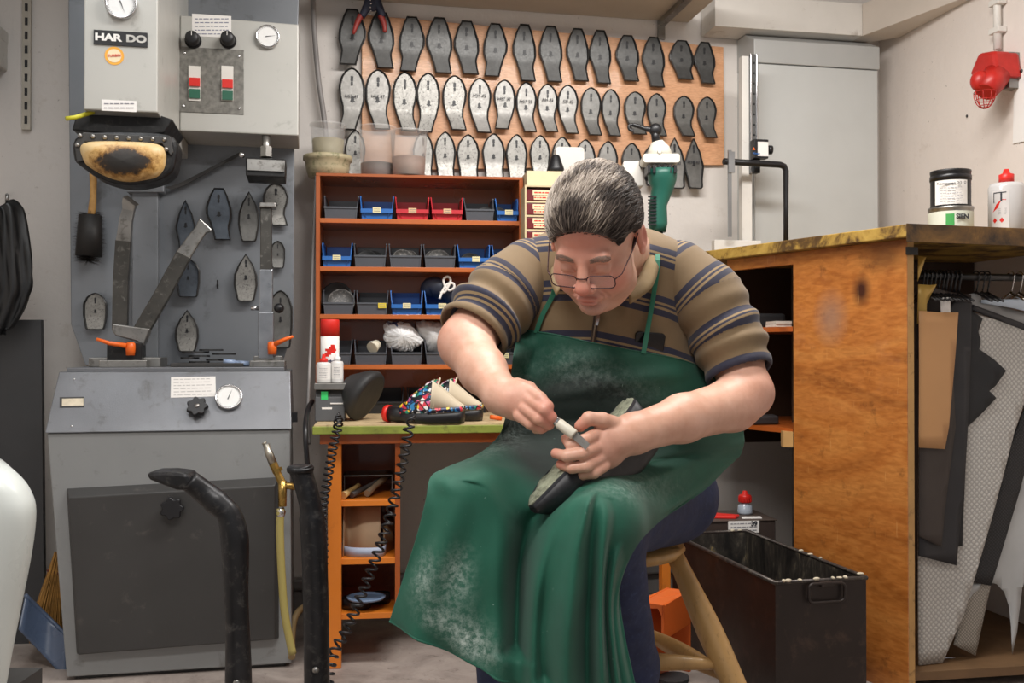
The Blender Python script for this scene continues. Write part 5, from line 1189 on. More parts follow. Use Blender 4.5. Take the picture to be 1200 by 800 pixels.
# hangers and sheets
m_hang = M('hanger_plastic', '1c1c1e', .3)
hx = [1079, 1083, 1088, 1093, 1098, 1103, 1107, 1112, 1117, 1122, 1143, 1150, 1156, 1184, 1194]
for i, px in enumerate(hx):
    c0 = rp(px, 324); mb = MB(); pts = [Vector((c0.x, .012 * math.cos(a) * 0 + .0, 0)) for a in ()]
    hk = [Vector((c0.x + .002 * math.sin(a), -.017 * math.cos(a), zr + .017 * math.sin(a))) for a in [R(200 - 25 * j) for j in range(9)]]
    hk.append(Vector((c0.x, -.004, zr - .045)))
    mb.tube(spline(hk, 3), .0022 + .001 * (i < 10), 6); mb.tube([(c0.x - .002, -.004, zr - .045), (c0.x - .006, -.04, zr - .06), (c0.x - .008, -.08, zr - .075)], .004, 6); mb.tube([(c0.x, -.004, zr - .045), (c0.x + .006, .04, zr - .06), (c0.x + .008, .08, zr - .075)], .004, 6)
    o = mb.build('hanger', m_hang if i < 13 else m_chrome); RL.place(o); tag(o, '%s, %s from the left on the rail under the counter' % ('black hanger' if i < 13 else 'shiny hook hanger', ORD[i]), 'hanger', 'hangers on the rail')
def sheet(pts, Y, deg, m, nm, lab, cat='leather sheet', wav=.006, th=.002, k=1.0, top_bow=0):
    """hanging sheet: outline in its own plane, gently waved, with thickness"""
    Y = 2.80 + (Y - 2.845) * .36; F_ = Fr(1076, Y, deg); P2 = [F_.p(x, y) for x, y in pts]
    for p in P2: p.z = max(p.z, .058)
    us = [p.x for p in P2]; zs_ = [p.z for p in P2]; u0, u1, z0, z1 = min(us), max(us), min(zs_), max(zs_)
    import bmesh
    bm = bmesh.new(); bv = [bm.verts.new((p.x, 0, p.z)) for p in P2]; bm.faces.new(bv)
    for ax, lo, hi, st in (((1, 0, 0), u0, u1, .025), ((0, 0, 1), z0, z1, .04)):
        x = lo + st
        while x < hi:
            bmesh.ops.bisect_plane(bm, geom=bm.verts[:] + bm.edges[:] + bm.faces[:], plane_co=(x * ax[0], 0, x * ax[2]), plane_no=ax); x += st
    sd = len(nm) % 7 + len(lab)
    for v in bm.verts: v.co.y = wav * math.sin(v.co.x * 22 * k + sd) * (.4 + .6 * (z1 - v.co.z) / max(.01, z1 - z0)) + wav * .5 * math.sin(v.co.z * 7 + sd)
    me = bpy.data.meshes.new(nm); bm.to_mesh(me); bm.free(); me.polygons.foreach_set('use_smooth', [True] * len(me.polygons)); me.materials.append(m)
    o = bpy.data.objects.new(nm, me); COL.objects.link(o); s_ = o.modifiers.new('t', 'SOLIDIFY'); s_.thickness = th; s_.offset = 0
    F_.place(o); tag(o, lab, cat, 'sheets hanging under the counter'); return o
def weave(name, c1, c2, sc, kind='scale'):
    n = NT(name); v = n.coord('Object', (1, 1, 1)); w = n.node('ShaderNodeTexWave', wave_type='BANDS', bands_direction='DIAGONAL'); w.inputs['Scale'].default_value = sc; w.inputs['Distortion'].default_value = 2.5; w.inputs['Detail'].default_value = .5; w.inputs['Detail Scale'].default_value = .6; n.link(v, w.inputs[0])
    v2 = n.coord('Object', (1, 1, 1), (0, R(90), 0)); w2 = n.node('ShaderNodeTexWave', bands_direction='DIAGONAL'); w2.inputs['Scale'].default_value = sc; w2.inputs['Distortion'].default_value = 2.5; w2.inputs['Detail'].default_value = .5; w2.inputs['Detail Scale'].default_value = .6; n.link(v2, w2.inputs[0])
    m_ = n.math('MULTIPLY', w.outputs['Fac'], w2.outputs['Fac']); c_ = n.ramp(m_, [(.05, srgb(c1)), (.35, srgb(c2))]); n.link(c_, n.b.inputs['Base Color']); n.b.inputs['Roughness'].default_value = .55; n.bump(m_, .4, .002); return n.m
m_scale = weave('embossed_white', 'a3a19d', 'c3c1bc', 38); m_mesh = weave('black_mesh', '0f0f11', '2b2c30', 60); m_grm = weave('grey_mesh', '7d7870', 'a49e94', 60)
sheet([(1090, 336), (1124, 344), (1138, 345), (1135, 420), (1076, 420), (1076, 336)], 2.955, 13, M('dark_brown_leather', '2c211d', .6), 'leather_sheet', 'dark brown leather sheet hanging behind the tan one', th=.003)
sheet([(1076, 364), (1100, 366), (1123, 366), (1118, 430), (1112, 500), (1107, 526), (1076, 524)], 2.845, 13, M('tan_card_leather', 'b88a5c', .6, var=.04), 'leather_sheet', 'light tan leather sheet hanging right beside the wooden panel', wav=.004)
sheet([(1076, 333), (1090, 334), (1097, 333), (1091, 344), (1086, 356), (1086, 370), (1090, 377), (1076, 379)], 2.865, 13, M('gold_leather', 'b8954a', .4, .2), 'leather_scrap', 'gold curved scrap above the tan sheet beside the panel edge')
sheet([(1076, 300), (1085, 301), (1076, 325), (1074, 330)], 2.90, 13, M('gold_leather', 'b8954a'), 'leather_scrap', 'narrow gold scrap tip poking up above the hangers')
sheet([(1076, 420), (1115, 420), (1120, 500), (1108, 600), (1104, 641), (1076, 628)], 2.885, 13, M('taupe_leather', '38302c', .6), 'leather_sheet', 'dark taupe leather sheet ending below the tan one', th=.003)
sheet([(1076, 400), (1121, 352), (1139, 354), (1137, 420), (1131, 560), (1123, 663), (1076, 651)], 2.915, 13, M('charcoal_leather', '222226', .55, var=.1), 'leather_sheet', 'long charcoal leather sheet ending beneath the taupe one', th=.003)
sheet([(1102, 349), (1114, 348), (1114, 366), (1103, 367)], 2.835, 13, m_paper, 'paper_tag', 'small white paper tag sticking up behind the tan sheet', 'tag', wav=.001, th=.001)
sheet([(1136, 362), (1151, 373), (1146, 388), (1149, 400), (1147, 409), (1163, 420), (1178, 434), (1166, 452), (1159, 458), (1167, 466), (1150, 485), (1134, 500), (1128, 640), (1110, 640), (1120, 420)], 2.945, 13, M('black_rubber_sheet', '1d1e21', .7, bump=.3, bs=400), 'rubber_sheet', 'black jagged edged rubber sheet lying against the white embossed one', 'rubber sheet', wav=.003, th=.004)
sheet([(1136, 366), (1168, 375), (1215, 392), (1215, 430), (1188, 506), (1160, 610), (1130, 720), (1106, 802), (1076, 784), (1076, 500), (1110, 420)], 2.985, 13, m_scale, 'embossed_sheet', 'large white sheet with wavy embossed scale pattern', 'leather sheet', wav=.005, th=.004)
sheet([(1215, 440), (1186, 512), (1160, 600), (1133, 681), (1161, 686), (1175, 640), (1195, 575), (1215, 500)], 3.02, 13, m_mesh, 'mesh_sheet', 'black mesh strip hanging right of the white embossed sheet', 'mesh sheet', wav=.004)
sheet([(1146, 640), (1170, 640), (1160, 690), (1143, 768), (1117, 755), (1132, 690)], 3.06, 13, m_grm, 'mesh_sheet', 'grey brown mesh corner hanging low between white sheets', 'mesh sheet', wav=.003)
sheet([(1120, 690), (1120, 684), (1150, 684), (1148, 690), (1141, 696), (1136, 704), (1130, 694)], 3.04, 13, M('white_leather', 'b4b7b8', .45), 'leather_scrap', 'small white hide tip hanging above the grey mesh corner')
sheet([(1215, 430), (1196, 560), (1178, 620), (1158, 682), (1168, 684), (1178, 694), (1184, 710), (1187, 735), (1188, 768), (1194, 740), (1200, 690), (1215, 640)], 3.05, 13, M('white_leather', 'b4b7b8'), 'leather_hide', 'smooth white hide with long pointed tail at the right edge')
sheet([(1140, 357), (1136, 362), (1215, 393), (1215, 385)], 3.0, 13, M('charcoal_leather', '222226'), 'rubber_strip', 'narrow black strip edge above the white embossed sheet', 'rubber sheet', wav=.001, th=.006)
sheet([(1133, 345), (1150, 342), (1150, 352), (1215, 370), (1215, 390), (1136, 361)], 3.05, 13, M('mid_grey_leather', '9a9998', .6), 'leather_sheet', 'mid grey leather sheet with raised corner above the white embossed one')
sheet([(1150, 351), (1215, 350), (1215, 368), (1185, 361), (1150, 355)], 3.03, 13, M('pale_blue_leather', 'b9c6d4', .5), 'leather_sheet', 'pale blue white leather sheet at the top right under the rail')
sheet([(1100, 760), (1108, 770), (1119, 800), (1112, 802), (1104, 795)], 3.1, 13, M('pale_blue_leather', 'b9c6d4'), 'leather_scrap', 'small pale blue scrap under the white embossed sheet')

# corner cabinet on the counter
CF = Fr(883, 3.86, 11); cp = CF.p; WX = cp(1028, 150).x; Z1 = cp(883, 74).z; Z2 = cp(883, 47).z; Z3 = BEAMZ - .002
t = thing('wall_cabinet', 'light grey metal cabinet with sloped hood in the corner on the counter', 'cabinet'); CF.place(t, (0, 0, ZC + .001)); zo = ZC + .001
m_cab = M('grey_white_metal', 'c3c5c3', .4, var=.03); m_cab2 = M('hood_grey', 'b1b2b0', .45, var=.03)
def cbx(nm, x0, x1, y0, y1, z0, z1, m, bev=.003, par=None):
    mb = MB(); mb.box(x0, x1, y0, y1, z0 - zo, z1 - zo); return mb.build(nm, m, par or t, bevel=bev)
cbx('cabinet_body', 0, WX, .006, .185, zo, Z1, m_cab)
cbx('cabinet_door', .004, WX - .004, -.012, .004, zo + .002, Z1 - .004, m_cab)
mb = MB(); mb.prism([(-.014, Z1 - zo), (-.014, Z2 - zo), (.075, Z3 - zo), (.185, Z3 - zo), (.185, Z1 - zo)], -.001, WX + .004, 'x'); mb.build('hood', m_cab2, t, bevel=.003)
# panel cutter: white post, slotted rail, slide block, black handle bar, blade
KF = Fr(880, 3.72, 11); kp = KF.p
t = thing('sheet_cutter', 'vertical cutter rail with black angled handle in front of the cabinet', 'cutter'); KF.place(t, (0, 0, ZC + .001))
def kbx(nm, x0, x1, y0, y1, ya, yb, m, bev=.0015, par=None, zb=None):
    a_, b_ = kp(x0, yb, 0), kp(x1, ya, 0); mb = MB(); mb.box(a_.x, b_.x, y0, y1, (a_.z - zo) if zb is None else zb, b_.z - zo); return mb.build(nm, m, par or t, bevel=bev)
kbx('white_post', 870, 881, .0, .03, 66, 290, m_white, zb=0)
rl = kbx('slotted_rail', 877.5, 886, -.014, -.001, 65, 204, M('dark_aluminium', '77797a', .35, .8))
mb = MB(); xc = kp(881.8, 100).x
for j in range(10): z_ = kp(882, 75 + 12 * j).z - zo; mb.lathe([(.004, .0), (0, .0005)], (xc, -.0145, z_), (0, -1, 0), 10)
mb.build('screw_row', m_black, rl)
kbx('rail_edge', 877.5, 879, -.018, -.014, 65, 204, m_chrome, par=rl); kbx('rail_edge', 884.5, 886, -.018, -.014, 65, 204, m_chrome, par=rl)
kbx('base_strip', 830, 884, -.06, -.03, 284, 292, m_white, zb=0)
sb = kbx('slide_block', 876.5, 893, -.055, -.019, 167, 188, m_black); kbx('block_label', 880.5, 892.5, -.057, -.0555, 170, 186, m_paper, par=sb, bev=0)
a_ = kp(886.5, 182, -.058); text('KSmart', 'lettering', .009, (a_.x, -.0578, kp(886, 183.5).z - zo), FACE, M('blue_letter', '2f5fa0', .6), sb, bold=.0003)
mb = MB(); a_ = kp(883.5, 174, -.058); mb.prism([(a_.x - .006, a_.z - zo - .005), (a_.x + .006, a_.z - zo - .005), (a_.x, a_.z - zo + .006)], -.0578, -.0572); mb.build('warning_triangle', m_orangep, sb)
mb = MB(); a_ = kp(894, 178); mb.cyl((a_.x, -.04, a_.z - zo), (a_.x + .016, -.04, a_.z - zo), .017); mb.build('side_knob', m_black, sb)
kbx('rail_foot', 881, 887, -.03, -.019, 188, 204, m_blackmetal)
B3 = lambda x, y, d=-.07: Vector((kp(x, y, d).x, d, kp(x, y, d).z - zo))
mb = MB(); mb.tube([B3(848, 189), B3(880, 191), B3(914, 193), B3(919, 195), B3(921, 200), B3(921, 240), B3(921, 288)], [.015, .015, .015, .014, .013, .0115, .0115], 8, sq=(1, .8)); mb.build('handle_bar', m_black, t)
mb = MB(); a_, b_ = kp(853, 275, -.09), kp(857, 186, -.09); mb.box(a_.x, b_.x, -.094, -.088, kp(855, 281).z - zo, kp(855, 182).z - zo); mb.build('blade', M('brushed_blade', 'a8abae', .3, .9), t)
mb = MB(); a_ = kp(856, 200, -.09); mb.box(a_.x - .011, a_.x + .013, -.100, -.094, kp(855, 208).z - zo, kp(855, 184).z - zo); mb.build('blade_clamp', M('brushed_blade', 'a8abae'), t)

# cans and bottle on the counter
QF = Fr(1114, 2.98, 11); qp = QF.p
a_, b_ = qp(1092, 250), qp(1136, 250); r = (b_.x - a_.x) / 2; zm = qp(1114, 244).z; zt4 = qp(1114, 201).z
def can(z0, z1, r, lab, cap):
    t = thing('glue_can', lab, 'can', 'two stacked glue cans'); QF.place(t, ((a_.x + b_.x) / 2, 0, z0)); t.rotation_euler.z = R(-22); h = z1 - z0
    mb = MB(); mb.lathe([(0, 0), (r * 1.02, 0), (r * 1.02, .004), (r, .006), (r, h - .008), (r * 1.02, h - .006), (r * 1.02, h), (r * .9, h), (r * .88, h - .004), (0, h - .004)], n=48); mb.build('can_body', m_steel if not cap else m_blackmetal, t)
    return t, h
t1, h1 = can(ZC + .001, zm, r, 'lower can with green square and printed band on the counter', False)
mb = MB(); mb.lathe([(r * 1.004, .012), (r * 1.006, .013), (r * 1.006, h1 - .016), (r * 1.004, h1 - .015)], n=48, cap=False); lb = mb.build('label', M('pale_green_label', 'cfd2c4', .6), t1)
def curved(x0, x1, z0, z1, r_, m, nm, par):
    rows = [[(r_ * math.sin(x0 / r_ + (x1 - x0) / r_ * j / 8), -r_ * math.cos(x0 / r_ + (x1 - x0) / r_ * j / 8), z) for j in range(9)] for z in (z0, z1)]; mb = MB(); mb.grid(rows); return mb.build(nm, m, par)
curved(-.016, .008, h1 * .26, h1 * .70, r * 1.012, M('leaf_green', '3f9a4c', .6), 'green_square', lb)
text('SIEN', 'lettering', .020, (.030, -r * .94, h1 * .58), (R(90), 0, R(28)), m_ink, lb, bold=.0006)
lines(lb, [(-.03, -r * .99, h1 * .14), (.03, -r * .99, h1 * .14), (.03, -r * .99, h1 * .24), (-.03, -r * .99, h1 * .24)], 1)
t2, h2 = can(zm + .0005, zt4, r * .9, 'upper can with white handwritten label and black lid', True)
curved(-.05, .05, h2 * .02, h2 * .70, r * .91, m_paper, 'label', t2)
text('Kompaten 2010', 'lettering', .0125, (0, -r * .925, h2 * .60), FACE, m_ink, t2)
lbx = [o for o in t2.children if o.name.startswith('label')][0]
lines(lbx, [(-.035, -r * .915, h2 * .08), (.035, -r * .915, h2 * .08), (.035, -r * .915, h2 * .52), (-.035, -r * .915, h2 * .52)], 6, M('grey_print', '9a9a9e'))
mb = MB(); mb.lathe([(r * .93, h2 * .74), (r * .93, h2 * .86), (r * .85, h2 * .88), (r * .85, h2 * .92), (r * .9, h2 * .93), (r * .9, h2), (0, h2)], n=40); mb.build('lid', m_black, t2)
mb = MB(); mb.lathe([(r * .87, h2 * .87), (r * .87, h2 * .92)], n=40, cap=False); mb.build('lid_ring', m_chrome, t2)
t, r_, h_ = bottle(1163, 1198, 198, ZC + .001, .02, M('milky_clear', 'c9c7c6', .2, var=.03), m_redp, 'solvent_bottle', 'translucent bottle with red cap standing right of the cans', shoulder=.80, capw=.42, F=QF, mlab=False); t.rotation_euler.z = R(-24)
curved(-r_ * .9, r_ * .1, h_ * .10, h_ * .66, r_ * 1.01, M('clear_label', 'd6d2d0', .4), 'label', t)
lb = [o for o in t.children if o.name.startswith('label')][0]
curved(-r_ * .8, -r_ * .75, h_ * .48, h_ * .62, r_ * 1.02, m_ink, 'mark', lb); curved(-r_ * .8, -r_ * .05, h_ * .62, h_ * .635, r_ * 1.02, m_ink, 'mark', lb); curved(-r_ * .38, -r_ * .28, h_ * .50, h_ * .62, r_ * 1.02, m_ink, 'mark', lb)
mb = MB(); rr = r_ * 1.02
def wr(x, z): return (rr * math.sin(x / r_), -rr * math.cos(x / r_), z * h_)
mb.add([wr(-r_ * .85, .34), wr(-r_ * .55, .40), wr(-r_ * .05, .52), wr(-r_ * .3, .53), wr(-r_ * .6, .46)], [(0, 1, 2, 3, 4)]); mb.build('red_arrow', m_redp, lb)
lines(lb, [wr(-r_ * .5, .30), wr(-r_ * .02, .30), wr(-r_ * .02, .40), wr(-r_ * .5, .40)], 4)
for x_ in (-.7, -.3):
    mb = MB(); c2, s2 = x_ * r_, .045 * 1; mb.add([wr(c2 - r_ * .13, .22), wr(c2, .18), wr(c2 + r_ * .13, .22), wr(c2, .26)], [(0, 1, 2, 3)]); mb.build('hazard_diamond', m_redp, lb)
mb = MB(); mb.prism([(0, 0), (.10, .01), (.12, .05), (.02, .05)], ZC + .001, ZC + .014, 'z'); o = mb.build('yellow_cloth', M('yellow_cloth_m', 'd2b41e', .7), bevel=.003); o.location = QF.w((.20, -.02, 0)); tag(o, 'flat yellow cloth on the counter at the right image edge', 'cloth')

# red siren / lamp on the right wall
RW = Fr(1031, 4.125, -79); wp = RW.p
t = thing('red_wall_lamp', 'red cage lamp fixed to the right wall below the white conduit', 'lamp'); RW.place(t)
a = lambda x, y, d=-.03: wp(x, y, d)
m_rl = M('worn_red_paint', 'b3231c', .4, var=.15, vs=20)
mb = MB(); pol = [(1159, 66), (1182, 60), (1185, 92), (1180, 95), (1148, 88)]
pol = [(1161, 63), (1180, 60), (1184, 90), (1172, 93), (1150, 89)]
c_ = [a(x, y, -.05) for x, y in pol]; mb.prism([(p.x, p.z) for p in c_], -.10, -.001); mb.build('lamp_housing', m_rl, t, bevel=.012)
mb = MB(); e0 = a(1168, 88, -.07); e1 = a(1155, 108, -.12); mb.tube([e0, e0.lerp(e1, .5), e1], [.045, .042, .035], 20); mb.build('lamp_neck', m_rl, t)
mb = MB(); e2 = a(1148, 95, -.13); mb.ell(e2, (.03, .03, .035)); mb.build('lamp_shade', m_rl, t)
mb = MB(); c0 = a(1154, 108, -.13)
for k in range(8):
    A1 = 2 * math.pi * k / 8; mb.tube([c0 + Vector((.034 * math.cos(A1) * math.cos(q), .034 * math.sin(A1) * math.cos(q), -.055 * math.sin(q))) for q in [R(90) * j / 6 for j in range(7)]], .0016, 5)
for q in (.0, .5, 1.0): mb.tube([c0 + Vector((.034 * math.cos(A1) * math.cos(q), .034 * math.sin(A1) * math.cos(q), -.055 * math.sin(q))) for A1 in [2 * math.pi * j / 16 for j in range(16)]], .0014, 5, closed=True)
mb.build('wire_cage', m_rl, t)
mb = MB(); p0 = a(1184, 70, -.02); mb.box(p0.x - .02, p0.x + .02, -.04, -.001, p0.z - .10, p0.z + .02); mb.build('wall_mount', M('mount_grey', '8d8b88', .4, .5), t)
t = thing('white_conduit', 'white conduit with clips running down the right wall to the lamp', 'conduit'); RW.place(t)
mb = MB(); mb.tube([a(1168, -40, -.02), a(1169, 58, -.02)], .013, 12); mb.build('tube', m_white, t)
for y in (3, 36): p0 = a(1168.5, y, -.02); mb = MB(); mb.box(p0.x - .026, p0.x + .026, -.036, -.001, p0.z - .010, p0.z + .010); mb.build('clip', m_white, t, bevel=.003)
mb = MB(); c_ = [a(x, y, -.004) for x, y in ((1187, 168), (1230, 160), (1230, 84), (1189, 80))]; mb.add(c_, [(0, 1, 2, 3)]); t = mb.build('wall_paper_sheet', m_paper, solid=.001); RW.place(t); tag(t, 'white paper sheet pinned to the right wall beside the lamp', 'paper')
mb = MB(); mb.ell(a(1197, 83, -.006), (.006, .004, .006), 10, 8); mb.build('pin', m_black, t)
mb = MB(); mb.ell(a(1133, 136, -.002), (.003, .004, .006), 8, 6); o = mb.build('wall_nail', m_black); RW.place(o); tag(o, 'tiny nail in the bare part of the right wall', 'nail')

# ---------------- scrap bin on the floor ----------------
XF = Fr(908, 2.57, 13); xp = XF.p; bw = xp(1015, 672).x; bh = xp(908, 683).z; bl = .70
t = thing('scrap_bin', 'dark rusty steel scrap bin with side handle on the floor', 'bin'); XF.place(t, (0, 0, 0))
n = NT('bin_inside_dirty'); v = n.coord('Object', (1, 1, .35)); c_ = n.ramp(n.noise(v, 18, 8, .75, .6), [(.42, srgb('141210')), (.56, srgb('37322c')), (.62, srgb('5a5348')), (.69, srgb('a58f55')), (.76, srgb('cfc6ae'))])
n.link(c_, n.b.inputs['Base Color']); n.b.inputs['Roughness'].default_value = .6; n.bump(n.noise(v, 30, 8), .6, .006); m_in = n.m
m_out = M('dark_rusty_sheet', '2e2623', .42, .35, var=.2, vs=5, dirt='4c3c34', dirt_amt=.4, bump=.06)
th = .004; mb = MB()
mb.box(0, bw, 0, th, .006, bh); mb.box(0, bw, bl - th, bl, .006, bh); mb.box(0, th, th, bl - th, .006, bh); mb.box(bw - th, bw, th, bl - th, .006, bh); mb.box(0, bw, 0, bl, 0, .006); mb.build('bin_shell', m_out, t)
mb = MB(); i_ = th + .0008; mb.add([(i_, i_, bh - .004), (bw - i_, i_, bh - .004), (bw - i_, bl - i_, bh - .004), (i_, bl - i_, bh - .004), (i_, i_, .007), (bw - i_, i_, .007), (bw - i_, bl - i_, .007), (i_, bl - i_, .007)], [(0, 1, 5, 4), (1, 2, 6, 5), (2, 3, 7, 6), (3, 0, 4, 7), (4, 5, 6, 7)]); mb.build('inside_lining', m_in, t)
mb = MB(); mb.tube([(0, 0, bh), (bw, 0, bh), (bw, bl, bh), (0, bl, bh)], .006, 8, closed=True); mb.build('rim', M('rim_steel', '4b4542', .4, .5, var=.3, vs=30, dirt='8b8374', dirt_amt=.4), t)
h0_, h1_ = xp(945, 690).x, xp(987, 690).x; zz0, zz1 = xp(966, 704).z, xp(966, 682).z
lp = [(x, -.012, z) for x, z in rrect(h0_, h1_, zz0, zz1, .014)]; mb = MB(); mb.tube(lp, .0042, 8, closed=True); mb.build('handle', m_out, t)
mb = MB(); xc = (h0_ + h1_) / 2; mb.box(xc - .018, xc + .018, -.016, 0, zz1 - .010, zz1 + .004); mb.build('handle_bracket', m_out, t, bevel=.003)
rnd = random.Random(11)
crumb = MB()
for k in range(16):
    s_ = rnd.random(); e_ = rnd.choice((0, 0, 1, 2)); p0 = [(rnd.uniform(.02, bw - .01), .0, bh + .005), (bw, rnd.uniform(.02, .4), bh + .005), (rnd.uniform(0, bw), bl, bh + .003)][e_]; crumb.ell(p0, (rnd.uniform(.004, .011), rnd.uniform(.004, .008), rnd.uniform(.002, .005)), 8, 6)
crumb.build('dried_glue', M('dried_glue_m', 'c9bfa8', .6, var=.2), t)['kind'] = 'stuff'
mb = MB(); mb.tube(spline([(.05, bl - .1, bh - .04), (.08, bl - .12, bh - .09), (.05, bl - .16, bh - .15), (.045, bl - .2, bh - .2)], 4), .002, 5); o = mb.build('glue_string', M('dried_glue_m', 'c9bfa8'), t)
# carton with bottle behind the bin
YF = Fr(830, 3.33, 8); yp = YF.p; cx0, cx1 = yp(831, 620).x, yp(909, 620).x; cz = yp(850, 611).z
t = thing('dark_carton', 'dark brown carton with white size label behind the scrap bin', 'carton'); YF.place(t)
mb = MB(); mb.box(cx0 - .03, cx1, 0, .20, 0.0, cz); mb.build('carton_body', M('dark_carton_board', '3b2f2a', .6, var=.1), t, bevel=.003)
mb = MB(); mb.box(cx0 - .034, cx1 + .004, -.004, .204, cz, cz + .004); mb.build('carton_lid', M('dark_carton_lid', '51453e', .6, var=.1), t, bevel=.001)
mb = MB(); mb.box(yp(853, 615).x, yp(889, 615).x, -.0055, -.0042 + .004, yp(870, 624).z, yp(870, 610).z); lb = mb.build('size_label', m_paper, t)
lines(lb, [(yp(854, 615).x, -.0056, yp(870, 623).z), (yp(888, 615).x, -.0056, yp(870, 623).z), (yp(888, 615).x, -.0056, yp(870, 611).z), (yp(854, 615).x, -.0056, yp(870, 611).z)], 3)
text('39', 'lettering', .022, (yp(883, 615).x, -.0062, yp(870, 613.5).z), FACE, m_ink, lb, bold=.001)
mb = MB(); mb.prism([(-.045, -.03), (.03, -.05), (.055, -.02), (-.02, .035), (-.04, .02)], 0, .010, 'z'); o = mb.build('red_card', m_redp, bevel=.002); YF.place(o, (yp(845, 605, .08).x, .07, cz + .0045)); tag(o, 'flat red plastic case lying on the dark carton', 'case')
mb = MB(); mb.prism([(-.04, -.02), (.03, -.025), (.04, .012), (-.03, .012)], 0, .002, 'z'); o = mb.build('white_note', m_paper); YF.place(o, (yp(880, 606, .04).x, .04, cz + .0045)); tag(o, 'small white note lying on the dark carton by the bottle', 'note')
t = thing('glue_bottle', 'small clear bottle with ribbed red cap on the dark carton', 'bottle'); YF.place(t, (yp(875.5, 600, .10).x, .12, cz + .0048)); kb = 78 / 2 * .0029 * .3
mb = MB(); mb.lathe([(0, 0), (.026, 0), (.027, .006), (.024, .030), (.014, .036), (.014, .04), (0, .04)], n=28); mb.build('bottle_body', M('clear_bottle', 'aab4c0', .15, var=.05), t)
mb = MB(); mb.lathe([(.021, .040), (.022, .062), (.020, .066), (.010, .070), (.008, .080), (0, .082)], n=20)
for k in range(14): A1 = 2 * math.pi * k / 14; mb.box(.0215 * math.cos(A1) - .0015, .0215 * math.cos(A1) + .0015, .0215 * math.sin(A1) - .0015, .0215 * math.sin(A1) + .0015, .042, .062)
mb.build('cap', m_redp, t)
# white wooden stool
# ---------------- stool ----------------
SB = 1.075
def Q(px, py, Y): return P(px, py, Y * SB)
m_beech = M('old_beech', 'b08a55', .45, var=.12, vs=6, dirt='7a5a34', dirt_amt=.25, stretch=(4, 4, 1), coat=.15)
sc = Q(708, 634, 2.22); sz = sc.z
t = thing('wooden_stool', 'old beech stool with turned legs under the seated man', 'stool'); t.location = (sc.x, sc.y, 0)
rel = lambda v: Vector((v[0] - sc.x, v[1] - sc.y, v[2]))
mb = MB(); mb.lathe([(0, sz - .035), (.14, sz - .035), (.185, sz - .026), (.195, sz - .012), (.19, sz - .002), (.12, sz), (0, sz - .003)], n=48); mb.build('seat', m_beech, t)
def leg(a, b):
    a, b = Vector(a), Vector(b); pts = [a.lerp(b, k / 12) for k in range(13)]
    rs = [.020, .022, .025, .028, .030, .030, .028, .026, .025, .0245, .024, .021, .017]
    mb = MB(); mb.tube(pts, rs, 18); mb.build('leg', m_beech, t)
rf0, rf1 = rel(Q(788, 634, 2.16)), rel(Q(860, 796, 2.03)); k_ = rf0.z / (rf0.z - rf1.z); rfe = rf0 + (rf1 - rf0) * k_; rf0.z -= .02
leg(rf0, rfe)
lb0, lb1 = rel(Q(744, 634, 2.32)), rel(Q(752, 780, 2.40)); k_ = lb0.z / (lb0.z - lb1.z); lbe = lb0 + (lb1 - lb0) * k_; lb0.z -= .02; leg(lb0, lbe)
lf0 = Vector((-.13, -.06, sz - .02)); lfe = Vector((-.26, -.26, 0)); leg(lf0, lfe)
bb0 = Vector((-.12, .10, sz - .02)); bbe = Vector((-.24, .24, 0)); leg(bb0, bbe)
at = lambda a, b, z: a + (b - a) * ((a.z - z) / (a.z - b.z))
def rung(A, B, z1, z2):
    p, q = at(*A, z1), at(*B, z2); mb = MB(); mb.tube([p.lerp(q, k / 8) for k in range(9)], [.011, .014, .018, .021, .022, .021, .018, .014, .011], 14); mb.build('stretcher', m_beech, t)
zr1 = Q(838, 776, 2.06).z
rung((rf0, rfe), (lf0, lfe), zr1, zr1 + .005); rung((rf0, rfe), (lb0, lbe), zr1 - .03, zr1 - .02); rung((lb0, lbe), (bb0, bbe), zr1 + .03, zr1 + .03); rung((lf0, lfe), (bb0, bbe), zr1 - .03, zr1 - .03)

